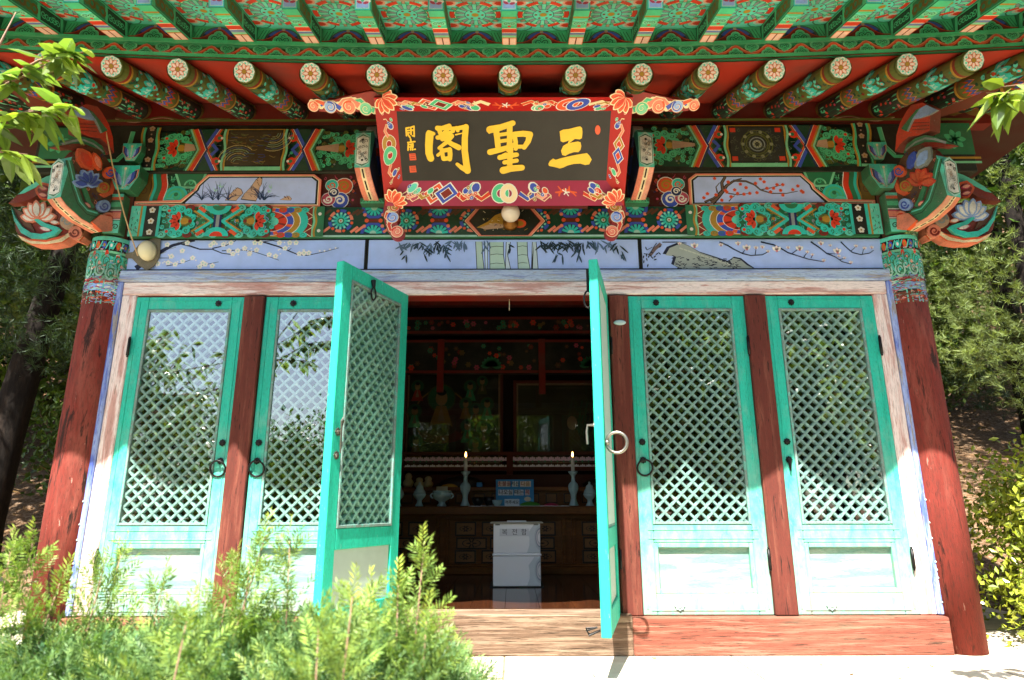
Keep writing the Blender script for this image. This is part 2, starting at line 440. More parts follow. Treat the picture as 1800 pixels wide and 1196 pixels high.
# ================================================================ THE SHRINE
_c, _s = math.cos(R(14.47)), math.sin(R(14.47))
def trace(px, py, Y=0.0):
    """a point measured on the photograph, as a place on the vertical plane y = Y"""
    a, b = (px-900)/1120, (598-py)/1120
    t = (Y+3.6) / (_c - b*_s)
    return (.04 + a*t, 1.6 + (_s + b*_c)*t)
shrine = thing('shrine_building', 'small temple shrine with turquoise lattice doors, red posts and painted eaves', 'shrine', (0, 0, .86))
def part(name, mb, mats, parent=shrine, smooth=False):
    """world coordinates -> child of the shrine (whose origin is at the foot of the building)"""
    o = mb.build(name, mats, None, smooth)
    o.parent = parent
    if parent == shrine: o.location = (0, 0, -.86)
    return o

# ---- stone foundation, floor, walls and ceiling
mb = MB(); mb.box(-3.6, -1.05, -.3, 3.6, 3.3, .852, bev=.03); part('foundation', mb, M_STONE)
mb = MB()
for i in range(24):
    x = -2.3 + i*4.6/24; mb.box(x+.001, .13, .9, x+4.6/24-.001, 2.75, 1.05)
part('floor', mb, M_FLOOR)
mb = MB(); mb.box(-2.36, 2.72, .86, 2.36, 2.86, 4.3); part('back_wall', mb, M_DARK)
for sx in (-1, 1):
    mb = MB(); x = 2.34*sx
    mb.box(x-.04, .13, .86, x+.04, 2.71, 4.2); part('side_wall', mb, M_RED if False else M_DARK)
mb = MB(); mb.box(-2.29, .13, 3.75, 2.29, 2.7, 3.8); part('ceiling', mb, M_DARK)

# ---- posts
def post_fn(cx, cy, r):
    return lambda u, v, h=0: (cx + (r+h)*math.sin(u), cy - (r+h)*math.cos(u), v)
POSTX = 2.392
def make_post(cx, cy, paint=True):
    mb = MB(); n = 36
    prof = [(.124, .855), (.127, 1.6), (.124, 2.5), (.117, 3.16)]
    rows = [[(cx + r*math.sin(2*PI*j/n), cy - r*math.cos(2*PI*j/n), z) for j in range(n)] for r, z in prof]
    mb.grid(rows, closed=True, caps=True)
    p = part('post', mb, M_POST, smooth=True)
    if not paint: return p
    rnd = random.Random(int(cx*10))
    mb = MB(); r = .1215
    rows = [[(cx + r*math.sin(2*PI*j/n), cy - r*math.cos(2*PI*j/n), z) for j in range(n)] for z in (2.735, 2.74, 3.155)]
    mb.grid(rows, C['teal'], closed=True)
    P = Paint(mb, post_fn(cx, cy, r), .0006, .00002)
    A = 1.75
    def band(z0, z1, c): P.rect(-A, z0, A, z1, C[c], 14)
    band(2.735, 2.80, 'dred'); band(2.80, 2.815, 'black'); band(2.815, 2.86, 'lblue')
    band(2.86, 2.875, 'orange'); band(2.875, 2.9, 'grey'); band(2.9, 3.05, 'dgreen'); band(3.05, 3.065, 'lgreen'); band(3.065, 3.13, 'black'); band(3.13, 3.155, 'teal')
    for k in range(170):                                 # faded waves towards the foot
        u, z = rnd.uniform(-1.7, 1.7), rnd.uniform(2.742, 2.905)
        c = rnd.choice(['pink', 'dred', 'brown', 'grey', 'lblue', 'orange'] if z < 2.81 else ['white', 'lblue', 'mint', 'rose', 'grey', 'blue', 'teal', 'dred'])
        a = rnd.uniform(-.012, .012); w = rnd.uniform(.1, .45)
        P.stroke([(u-w, z), (u-w*.3, z+a), (u+w*.3, z-a*.6), (u+w, z+a*.5)], rnd.uniform(.004, .012), C[c], .003)
    for k in range(7):                                   # scrolls
        u = -1.5 + k*.5 + rnd.uniform(-.06, .06); P.at(u, 2.975+rnd.uniform(-.01, .01), 1.0, .125)
        for x, y, r, c in ((0, .0, .3, 'teal'), (-.18, .25, .2, 'turq'), (.2, .2, .2, 'green'), (.05, -.32, .22, 'mint')):
            P.disc(x, y, r, C[c], 12, r*1.7); P.disc(x, y, r*.72, C['dgreen'], 10, r*1.2); P.arc(x, y, r*.3, r*.5, 0, 4.4, C[c], 8, 1.7); P.disc(x, y, r*.22, C['pink' if k % 2 else 'turq'], 7, r*.36)
        P.stroke([(-.25, -.6), (-.1, -.45), (.1, -.55), (.28, -.4)], .08, C['lgreen']); P.disc(.25, .5, .08, C['red'], 8, .16)
    P.at()
    for k in range(12):
        u = -1.6 + k*.29
        P.at(u, 3.097, 1.0, .1)
        P.disc(0, 0, .1, C[('blue', 'turq', 'orange')[k % 3]], 8, .25); P.disc(0, 0, .05, C['white' if k % 3 == 1 else 'ochre'], 7, .12)
        P.stroke([(.07, -.25), (.2, .25)], .05, C['teal'])
    P.at()
    for k in range(110):
        u = rnd.uniform(-1.6, 1.6); z = rnd.uniform(2.76, 3.13)
        P.stroke([(u, z), (u+rnd.uniform(.04, .16), z+rnd.uniform(-.006, .006))], rnd.uniform(.004, .01), C[rnd.choice(['pink', 'white', 'lblue', 'dred', 'grey', 'turq'])])
    part('painted_band', mb, M_DANO, p, smooth=True)
    return p
for sx in (-1, 1):
    make_post(sx*POSTX, .045)
    make_post(sx*POSTX, 2.72, False)

# ---- sill beam: bare in the middle, red at the sides
mb = MB()
mb.box(-2.29, -.07, .853, -.66, .12, 1.034, m=0, bev=.006)
mb.box(-.659, -.072, .853, .659, .12, 1.05, m=1, bev=.006)
mb.box(.66, -.07, .853, 2.29, .12, 1.034, m=0, bev=.006)
part('sill_beam', mb, [M_SILL, M_GREYW])

# ---- frame round the doors
mb = MB(); mb.box(-2.322, -.03, 2.886, 2.322, .1, 2.957, bev=.008); part('lintel', mb, M_BLUEW)
mb = MB(); mb.box(-2.265, -.018, 2.804, 2.265, .09, 2.8855, bev=.006); part('lintel_trim', mb, M_PINKW)
mb = MB(); mb.box(-2.178, .0, 2.795, 2.178, .09, 2.8035, C['dred']); part('lintel_edge', mb, M_RED)
for sx in (-1, 1):
    mb = MB(); a, b = sorted((sx*2.265, sx*2.322)); mb.box(a, -.028, 1.035, b, .1, 2.8855, bev=.008); part('jamb', mb, M_BLUEV)
    mb = MB(); a, b = sorted((sx*2.178, sx*2.2645)); mb.box(a, -.016, 1.035, b, .09, 2.8035, bev=.006); part('jamb_trim', mb, M_PINKV)
    for xa, xb in ((1.414, 1.534), (.612, .724)):
        mb = MB(); a, b = sorted((sx*xa, sx*xb)); mb.box(a, -.034, 1.035, b, .09, 2.794, bev=.006); part('mullion', mb, M_MULL)

# ---- doors
def clip_rect(poly, x0, y0, x1, y1):
    for ax, lim, sg in ((0, x0, 1), (0, x1, -1), (1, y0, 1), (1, y1, -1)):
        out = []
        for i in range(len(poly)):
            p, q = poly[i-1], poly[i]
            ip, iq = (p[ax]-lim)*sg >= 0, (q[ax]-lim)*sg >= 0
            if ip != iq:
                t = (lim-p[ax]) / (q[ax]-p[ax]); out.append((p[0]+t*(q[0]-p[0]), p[1]+t*(q[1]-p[1])))
            if iq: out.append(q)
        poly = out
        if not poly: return []
    return poly
def lattice_mb(x0, z0, x1, z1, y0, y1, pitch=.0655, w=.0125):
    mb = MB()
    cx, cz = (x0+x1)/2, z1
    L = (x1-x0) + (z1-z0)
    n = int(L/pitch) + 2
    hw = w/math.sqrt(2)
    for sg, dy in ((1, 0), (-1, .0017)):
        for k in range(-n, n+1):
            c0 = cx + k*pitch + pitch/2
            # line x = c0 + sg*(z-cz)
            q = [(c0 - hw + sg*t, cz + t) for t in (-L, L)] + [(c0 + hw + sg*t, cz + t) for t in (L, -L)]
            q = clip_rect(q, x0, z0, x1, z1)
            if len(q) < 3: continue
            if sum(q[i-1][0]*q[i][1]-q[i][0]*q[i-1][1] for i in range(len(q))) < 0: q.reverse()
            f = lambda u, v, d: (u, d, v)
            mb.prism(q, f, y1 + dy, y0 + dy)
    return mb
def rosette(mb, x, z, r, y, c=(1, 1, 1, 1), n=8, sg=-1):
    """small iron nail-head flower standing off the face at y"""
    f = lambda u, v, d: (x+u, y+sg*d, z+v)
    pts = []
    for i in range(n*4):
        a = 2*PI*i/(n*4); q = r*(1 - .2*(1-math.cos(n*a))/2); pts.append((q*math.cos(a), q*math.sin(a)))
    mb.prism(pts, f, 0, r*.18, c)
    for i, (rr, d) in enumerate(((.55, .35), (.5, .55), (.25, .7))):
        pass
    rows = [[f(rr*r*math.cos(2*PI*j/10), rr*r*math.sin(2*PI*j/10), d*r) for j in range(10)] for rr, d in ((.5, .17), (.48, .3), (.25, .4), (.05, .44))]
    mb.grid(rows, c, closed=True, caps=True)
def ring_mb(x, z, r, y, t=.006, sg=-1, tilt=0.0, n=24):
    mb = MB()
    pts = [(x + r*math.cos(2*PI*i/n), y + sg*(.012 + .012*math.sin(2*PI*i/n)*tilt), z - r + r*math.sin(2*PI*i/n)) for i in range(n)]
    mb.tube(pts, t, n=8, closed=True)
    mb.tube([(x, y, z), (x, y+sg*.03, z)], t*1.2, n=8)
    return mb
DH, TH_ = 1.757, .045
def make_door(name, w, sgn, mats, label=None, leaf=False):
    """door standing at the origin: hinge edge at x=0, spreading to x = sgn*w; face at y=0 looking to -y"""
    frame_m, pane_m = mats
    X = lambda u: sgn*u
    def bx(mb, u0, z0, u1, z1, y0=0, y1=TH_, bev=.004, m=0):
        a, b = sorted((X(u0), X(u1))); mb.box(a, y0, z0, b, y1, z1, bev=bev, m=m)
    st, tr, mr0, mr1, br = .076, .078, .362, .458, .106
    mb = MB()
    bx(mb, 0, 0, st, DH); bx(mb, w-st, 0, w, DH)
    bx(mb, st, DH-tr, w-st, DH); bx(mb, st, mr0, w-st, mr1); bx(mb, st, 0, w-st, br)
    if not leaf:                                          # run mouldings
        for u in (.022, w-.028): bx(mb, u, .03, u+.006, DH-.03, -.003, .002, .001)
        for z in (mr0+.02, mr1-.03, .022, DH-.028): bx(mb, .045, z, w-.045, z+.006, -.0026, .002, .001)
    d = mb.build(name, frame_m, shrine)
    g0, g1, h0, h1 = st, w-st, mr1, DH-tr
    lm = M_LATT if not leaf else M_LATTN
    lat = lattice_mb(*sorted((X(g0+.012), X(g1-.012)))[:1], h0+.012, sorted((X(g0+.012), X(g1-.012)))[1], h1-.012, .010, .038) if not leaf else lattice_mb(*sorted((X(g0+.012), X(g1-.012)))[:1], h0+.012, sorted((X(g0+.012), X(g1-.012)))[1], h1-.012, .010, .034)
    lat.build('lattice', lm, d)
    bd = MB(); t = .014
    yy0, yy1 = (-.004, .04) if not leaf else (.004, TH_+.004)
    bx(bd, g0, h0, g0+t, h1, yy0, yy1, .002); bx(bd, g1-t, h0, g1, h1, yy0, yy1, .002)
    bx(bd, g0+t, h0, g1-t, h0+t, yy0, yy1, .002); bx(bd, g0+t, h1-t, g1-t, h1, yy0, yy1, .002)
    bd.build('bead', M_STRIP, d)
    pn = MB()
    a, b = sorted((X(g0+.013), X(g1-.013)))
    if leaf:
        pn.box(a, .004, h0+.013, b, .008, h1-.013, lin('#b2ccc0'))
        pn.build('pane', M_FROST, d)
        pi = MB(); pi.face([(a, .0395, h0+.013), (b, .0395, h0+.013), (b, .0395, h1-.013), (a, .0395, h1-.013)]); pi.build('pane', M_GLASSI, d)
    else:
        pn.face([(a, .0045, h0+.013), (b, .0045, h0+.013), (b, .0045, h1-.013), (a, .0045, h1-.013)]); pn.build('pane', pane_m, d)
    pp = MB()
    if leaf:
        bx(pp, st, br, w-st, mr0, .012, .034, .002)
    else:
        bx(pp, st+.022, br+.026, w-st-.022, mr0-.024, .024, .036, .002)
        fr = .0225
        for q in ((st, br, st+fr, mr0), (w-st-fr, br, w-st, mr0), (st+fr, br, w-st-fr, br+.0265), (st+fr, mr0-.0245, w-st-fr, mr0)):
            bx(pp, *q, .001, .03, .004, 1)
    pp.build('panel', [M_PANEL if not leaf else M_PANELN, frame_m], d)
    for z in (1.45, .28):
        hg = MB(); x = X(.004)
        hg.tube([(x, -.014, z-.05), (x, -.014, z+.05)], .0085, n=10)
        hg.lathe([(.002, .062), (.007, .056), (.004, .05)], x, -.014, n=8, z0=z)
        hg.lathe([(.004, -.05), (.007, -.056), (.002, -.062)], x, -.014, n=8, z0=z)
        hg.build('hinge', M_IRON, d, True)
    if label: tag(d, label)
    return d
M_GLASSI = m_glass('inner_glass', .10, (.95, .98, .96, 1))
M_PANELN = m_flat('grey_green_board', '#a9bdb0', .7, 0, .3, .1, 14)
def iron(d, kind, x, z, y=-.003, sg=-1, mat=None, r=.02):
    if kind == 'rosette':
        mb = MB(); rosette(mb, x, z, r, y, sg=sg); mb.build('rosette', mat or M_IRON, d)
    else:
        mb = ring_mb(x, z, r, y, .0055, sg, 1.0); mb.build('ring_handle', mat or M_IRON, d, True)
# four closed doors: (x of hinge, direction, width)
ZD = 1.036 - .86
for xh, sg, w in ((-2.177, 1, .643), (-.726, -1, .686), (1.413, -1, .686), (2.177, -1, .642)):
    d = make_door('door', w, sg, (M_DOOR, M_GLASS))
    d.location = (xh, -.012, ZD)
    f = w - .04                                          # closing stile
    if xh < 0 and sg < 0: f = w - .04
    iron(d, 'rosette', sg*(w*.76), DH-.042)
    iron(d, 'rosette', sg*f, .90); 
    iron(d, 'rosette', sg*f, .80)
    if xh < 1.6: iron(d, 'ring', sg*(f-.006), .80, r=.042)
    else:
        mb = MB(); x = sg*f; mb.tube([(x, -.012, .80), (x, -.014, .74)], [.012, .004], n=6); mb.build('latch', M_IRON, d)
    if xh > 0: iron(d, 'rosette', sg*(w*.72), .05, mat=M_CERAM, r=.027)
# the two open leaves
dl = make_door('door', .603, 1, (M_DOORN, M_FROST), 'open door leaf seen from its inner side, swung out past square', True)
dl.location = (-.606, -.02, ZD); dl.rotation_euler = (0, 0, R(-113.5))
dr = make_door('door', .603, -1, (M_DOORN, M_FROST), 'open door leaf seen edge on, swung out towards the viewer', True)
dr.location = (.606, -.02, ZD); dr.rotation_euler = (0, 0, R(77.0))
iron(dl, 'rosette', .563, .79, TH_, 1, M_STEEL, .021); iron(dl, 'rosette', .563, .90, TH_, 1, M_STEEL, .021)
mb = MB(); mb.tube([(.563, TH_+.015, .90), (.563, TH_+.03, .95), (.568, TH_+.03, .965), (.575, TH_+.028, .95), (.565, TH_+.025, .80)], .0045, n=6); mb.build('latch', M_STEEL, dl)
mb = MB(); mb.tube([(.36, TH_+.01, DH-.03), (.362, TH_+.016, DH-.07)], [.014, .008], n=8)
mb.tube([(.36 + .02*math.cos(2*PI*i/16), TH_+.014, DH-.105 + .034*math.sin(2*PI*i/16)) for i in range(16)], .0045, n=6, closed=True)
mb.build('hook', M_IRON, dl)
mb = ring_mb(-.562, .87, .05, 0, .0075, -1, 0); 
mb2 = MB()
mb2.tube([(-.562, -.055 + .048*math.cos(2*PI*i/24), .845 + .048*math.sin(2*PI*i/24)) for i in range(24)], .0075, n=8, closed=True)
mb2.tube([(-.562, 0, .845), (-.562, -.02, .845)], .013, n=10)
mb2.build('ring_handle', M_STEEL, dr, True)
mb = MB(); mb.tube([(-.56, TH_, .93), (-.56, TH_+.035, .93), (-.56, TH_+.04, .90), (-.56, TH_+.038, .84)], .0065, n=6); rosette(mb, -.56, .93, .02, TH_, sg=1); mb.build('latch', M_STEEL, dr)
mb = MB(); mb.tube([(-.57, TH_+.006, DH-.04), (-.57, TH_+.01, DH-.16)], [.012, .008], n=6); mb.tube([(-.57, TH_+.012+.02*math.cos(2*PI*i/12), DH-.2+.045*math.sin(2*PI*i/12)) for i in range(12)], .005, n=6, closed=True); mb.build('hook', M_IRON, dr)
mb = MB(); 
for k in range(2): mb.tube([(-.59-.01*k, TH_+.004, .03), (-.59-.03*k, TH_+.05, .012), (-.56, TH_+.07, .02+.01*k), (-.555, TH_+.02, .035)], .004, n=6)
mb.build('bottom_hook', M_IRON, dr)
# small white oval on the inner right mullion
mb = MB(); x, z = trace(1090, 568, -.034)
rows = [[(x + .036*q*math.cos(2*PI*j/20), -.034-d, z + .016*q*math.sin(2*PI*j/20)) for j in range(20)] for q, d in ((1, 0), (.97, .006), (.8, .010), (.3, .012))]
mb.grid(rows, closed=True, caps=True); part('oval_plate', mb, M_CERAM, smooth=True)

# small pale nail heads down the inner edge of each front post
NH = None
for sx in (-1, 1):
    for z in (1.62, 1.50, 1.42, 1.30, 1.26, 1.22, 1.10):
        if NH is None:
            mb = MB(); mb.lathe([(.006, 0), (.005, .003), (.002, .005)], 0, 0, n=8); NH = mb.mesh('nail_head', M_CERAM, True)
        a = -sx*.95; o = bpy.data.objects.new('nail_head', NH); COL.objects.link(o); o.parent = shrine
        o.location = (sx*POSTX + .1265*math.sin(a), .045 - .1265*math.cos(a), z-.86); o.rotation_euler = (R(90), 0, a)
# ---------------------------------------------------------------- painted beams
def lotus(P, x, y, s, d=1, g='teal', dk='dgreen', rd='red'):
    """side view lotus: red petals opening towards d, ochre bud behind, curling leaves around"""
    P.at(x, y, s*d, s)
    for a in (1.2, 1.75, 2.3, 2.85, 3.43, 3.98, 4.53, 5.08):
        P.disc(.98*math.cos(a)*.95, .86*math.sin(a), .27, C[g], 9)
        P.curl(.98*math.cos(a)*.95, .86*math.sin(a), .15, C[dk], 1.0, a, .07)
    P.disc(-.5, 0, .46, C['olive'], 10, .36); P.disc(-.42, 0, .32, C['ochre'], 10, .24); P.disc(-.8, 0, .12, C['dred'], 8)
    P.up()
    for a in (-1.35, -.68, 0, .68, 1.35): P.petal(-.12, 0, a, .78, .5, C[g])
    P.up()
    for a in (-1.35, -.68, 0, .68, 1.35): P.petal(-.12, 0, a, .56, .32, C[rd], .12)
    for sg in (-1, 1):
        P.disc(.62, .72*sg, .2, C[g], 8); P.disc(.62, .72*sg, .11, C[rd], 7); P.disc(.95, .42*sg, .16, C[g], 8); P.curl(.95, .42*sg, .1, C[dk], 1, 0, .05)
    P.curl(.86, 0, .14, C[g], 1.1, PI, .07)
    P.at()
def plum(P, x, y, r, c='white', cc='ochre'):
    P.up()
    for k in range(5):
        a = PI/2 + 2*PI*k/5
        P._p([(x + r*.55*math.cos(a) + r*.42*math.cos(2*PI*i/8), y + r*.55*math.sin(a) + r*.42*math.sin(2*PI*i/8)) for i in range(8)], C[c])
    P.disc(x, y, r*.3, C[cc], 7)
def wavy(x, y0, y1, amp, n=10, k=1.0, ph=0):
    return [(x + amp*math.sin(ph + k*2*PI*i/n), y0 + (y1-y0)*i/n) for i in range(n+1)]
def rosette12(P, x, y, r):
    """teal twelve-rayed flower in a ring of blue and rose links"""
    P.disc(x, y, r, C['navy'], 18)
    P.arc(x, y, r*.8, r*.98, 0, 2*PI, C['xgreen'], 18)
    for k in range(6):
        P.arc(x, y, r*.74, r*.98, k*PI/3+.1, k*PI/3+.62, C['blue' if k % 2 else 'salmon'], 4)
        P.disc(x + r*.88*math.cos(k*PI/3+.84), y + r*.88*math.sin(k*PI/3+.84), r*.13, C['orange'], 7)
    P.bars(x, y, 12, r*.25, r*.72, r*.15, C['turq'], 0, 2*PI, r*.22)
    P.bars(x, y, 12, r*.55, r*.7, r*.1, C['mint'], 0)
    P.disc(x, y, r*.28, C['dgreen'], 10); P.disc(x, y, r*.17, C['mint'], 8); P.disc(x, y, r*.08, C['red'], 6)

def clutter(P, x0, y0, x1, y1, n, seed, cols, r=.012):
    q = random.Random(seed)
    for k in range(n):
        x, y = q.uniform(x0+r, x1-r), q.uniform(y0+r, y1-r); c = C[q.choice(cols)]; t = q.random()
        if t < .4: P.curl(x, y, r*q.uniform(.6, 1.1), c, 1.0, q.uniform(0, 6), r*.35)
        elif t < .7: P.disc(x, y, r*q.uniform(.3, .8), c, 7)
        else: a = q.uniform(0, 6); P.stroke([(x-r*math.cos(a), y-r*math.sin(a)), (x+r*.3*math.sin(a), y), (x+r*math.cos(a), y+r*math.sin(a))], r*.4, c, r*.15)
# ---- lower beam
ZL0, ZL1 = 3.168, 3.368
HL = ZL1-ZL0
mb = MB()
mb.box(-2.275, -.02, ZL0, 2.275, .12, ZL1, C['dgreen'], bev=.004)
P = Paint(mb, plane_fn((0, -.02, ZL0), (1, 0, 0), (0, 0, 1)), .0006, .00003)
P.rect(-1.12, .012, 1.12, HL-.004, C['xgreen']); P.rect(-1.15, 0.002, 1.15, .014, C['mint'])
for k in range(-5, 6):
    x = k*.2
    if abs(x) < .16: continue
    rosette12(P, x, HL*.54, .078) if k % 2 else None
    if k % 2 == 0:
        for yy, a0 in ((HL*.98, PI), (HL*.08+.008, 0)):
            P.arc(x, yy, 0, .075, a0, a0+PI, C['navy'], 8); P.arc(x, yy, .058, .077, a0, a0+PI, C['blue'], 8); P.bars(x, yy, 6, .018, .055, .012, C['turq'], a0+.2, PI-.1, .017); P.arc(x, yy, 0, .02, a0, a0+PI, C['mint'], 6)
        P.rect(x-.03, HL*.47, x+.03, HL*.62, C['brown']); P.rect(x-.026, HL*.52, x+.026, HL*.57, C['dred'])
        for sx in (-1, 1): P.disc(x+sx*.042, HL*.545, .014, C['orange'], 7); P.disc(x+sx*.055, HL*.36, .012, C['salmon'], 7); P.disc(x+sx*.055, HL*.74, .012, C['salmon'], 7)
    for dx in (-.085, .085):
        for yy in (.25, .82): P.stroke([(x+dx-.022, HL*yy-.018), (x+dx+.022, HL*yy+.018)], .016, C['brown'] if yy > .5 else C['salmon'])
# centre cartouche with a tawny animal picture
oct_ = [(-.255, .5), (-.165, .0), (.165, .0), (.255, .5), (.17, 1), (-.17, 1)]
for c, k in (('black', 1.0), ('cream', .965), ('salmon', .95), ('dred', .86), ('black', .84), ('soot', .82)):
    P.poly([(x*k, .002+HL*(.5+(y-.5)*(1-(1-k)*.45))) for x, y in oct_], C[c])
P.poly([(-.17, .06), (-.1, .1), (-.06, .14), (.0, .165), (.05, .14), (.045, .09), (-.01, .075), (-.06, .06), (-.12, .05)], C['ochre'])
P.poly([(-.15, .06), (-.06, .09), (.02, .07), (-.02, .055), (-.12, .045)], C['tan'])
rr = random.Random(4)
for k in range(40):
    x, y = rr.uniform(-.13, .13), rr.uniform(.03, .17)
    P.stroke([(x, y), (x+rr.uniform(-.02, .02), y+rr.uniform(-.008, .012))], .003, C[rr.choice(['cream', 'ochre', 'brown', 'olive', 'navy'])])
P.disc(.085, .085, .045, C['orange'], 14, .03); P.disc(.085, .085, .03, C['ochre'], 12, .018)
for sg in (-1, 1):
    P.at(0, 0, sg, 1)
    T0 = P.T
    def A(f): P.T = T0; f()
    P.rect(1.10, .0, 1.155, HL, C['dgreen']); P.stroke(wavy(1.152, 0, HL, .006, 10, 1.5), .012, C['ochre']); P.stroke(wavy(1.165, 0, HL, .006, 10, 1.5), .012, C['lgreen'])
    for yy in (.2, .75): P.disc(1.128, HL*yy, .011, C['white'], 8)
    P.rect(1.172, 0, 1.30, HL, C['dred'])
    for yy in (.15, .5, .85): P.stroke([(1.172, HL*yy-.03), (1.215, HL*yy), (1.172, HL*yy+.03)], .005, C['cream'])
    cx, cyy = 1.43, HL*.5
    for r0, r1, c, n_ in ((.235, .19, 'turq', 0), (.19, .185, 'white', 0), (.185, .15, 'ochre', 0), (.15, .146, 'white', 0), (.146, .11, 'blue', 1), (.11, .106, 'white', 0), (.106, .055, 'red', 1), (.055, .0, 'teal', 0)):
        pts = []
        aa = [PI/2 + PI*i/14 for i in range(15)]
        P.up()
        for i in range(14):
            q = [(cx + r*math.cos(t), cyy + .62*r*math.sin(t)*1.0) for r, t in ((r1, aa[i]), (r0, aa[i]), (r0, aa[i+1]), (r1, aa[i+1]))]
            q = clip_rect(q, 1.17, .001, 1.46, HL-.001)
            if len(q) > 2: P._p(q, C[c] if not n_ or i % 4 else C['orange' if c == 'blue' else 'dred'])
    for yy in (.03, .97):
        for k in range(4):
            P.disc(1.22+.045*k, HL*abs(yy-.09), .026, C[('turq', 'ochre', 'blue', 'red')[k]], 10, .018); P.curl(1.22+.045*k, HL*abs(yy-.09), .013, C['dgreen'], 1, 0, .004)
    P.rect(1.42, 0, 2.10, HL, C['dgreen'])
    clutter(P, 1.43, 0, 2.09, HL, 240, 5, ['teal', 'turq', 'green', 'olive', 'ochre', 'xgreen', 'dred', 'lblue', 'grey'], .014)
    for k in range(9):
        for yy in (.06, .94):
            P.disc(1.45+k*.078, HL*yy, .030, C['teal' if k % 3 else 'dred'], 9, .022); P.curl(1.45+k*.078, HL*yy, .016, C['xgreen'], 1, 0, .005)
    for x0, dd in ((1.50, -1), (1.985, 1)):
        P.T = T0
        X, Y = x0, HL*.5
        P2 = P
        s = HL*.47
        lotus(P, sg*X, Y, s, sg*dd, 'turq')
        P.T = T0
    xm = 1.742
    P.stroke([(xm-.13, HL*.16), (xm-.03, HL*.5), (xm-.13, HL*.84)], .03, C['turq']); P.stroke([(xm+.13, HL*.16), (xm+.03, HL*.5), (xm+.13, HL*.84)], .03, C['turq'])
    P.stroke([(xm-.15, HL*.16), (xm-.05, HL*.5), (xm-.15, HL*.84)], .012, C['ochre']); P.stroke([(xm+.15, HL*.16), (xm+.05, HL*.5), (xm+.15, HL*.84)], .012, C['ochre'])
    P.rect(xm-.024, HL*.2, xm+.024, HL*.8, C['navy']); P.rect(xm-.01, HL*.2, xm+.01, HL*.8, C['grey'])
    for yy in (.0, 1.0):
        P.arc(xm, HL*yy, 0, .075, 0 if yy == 0 else PI, PI if yy == 0 else 2*PI, C['turq'], 10, .8)
        P.arc(xm, HL*yy, 0, .04, 0 if yy == 0 else PI, PI if yy == 0 else 2*PI, C['red' if yy == 0 else 'dgreen'], 8, .8)
    for dx in (-.1, .1):
        for yy in (.12, .88): P.stroke([(xm+dx-.02, HL*yy-.015*(1 if yy > .5 else -1)*(1 if dx > 0 else -1)), (xm+dx+.02, HL*yy+.015*(1 if yy > .5 else -1)*(1 if dx > 0 else -1))], .022, C['orange'])
    P.rect(2.09, 0, 2.108, HL, C['turq']); P.rect(2.108, 0, 2.185, HL, C['black'])
    for yy in (.14, .5, .86): plum(P, 2.146, HL*yy, .021)
    P.rect(2.185, 0, 2.205, HL, C['turq']); P.rect(2.205, 0, 2.217, HL, C['ochre']); P.rect(2.217, 0, 2.275, HL, C['teal'])
    rr = random.Random(9)
    for k in range(26):
        x, y = rr.uniform(2.222, 2.265), rr.uniform(.01, HL-.01)
        P.stroke([(x, y), (x+rr.uniform(-.008, .008), y+rr.uniform(-.02, .02))], .004, C[rr.choice(['dgreen', 'mint', 'xgreen', 'grey'])])
P.at()
part('lower_beam', mb, M_DAN)

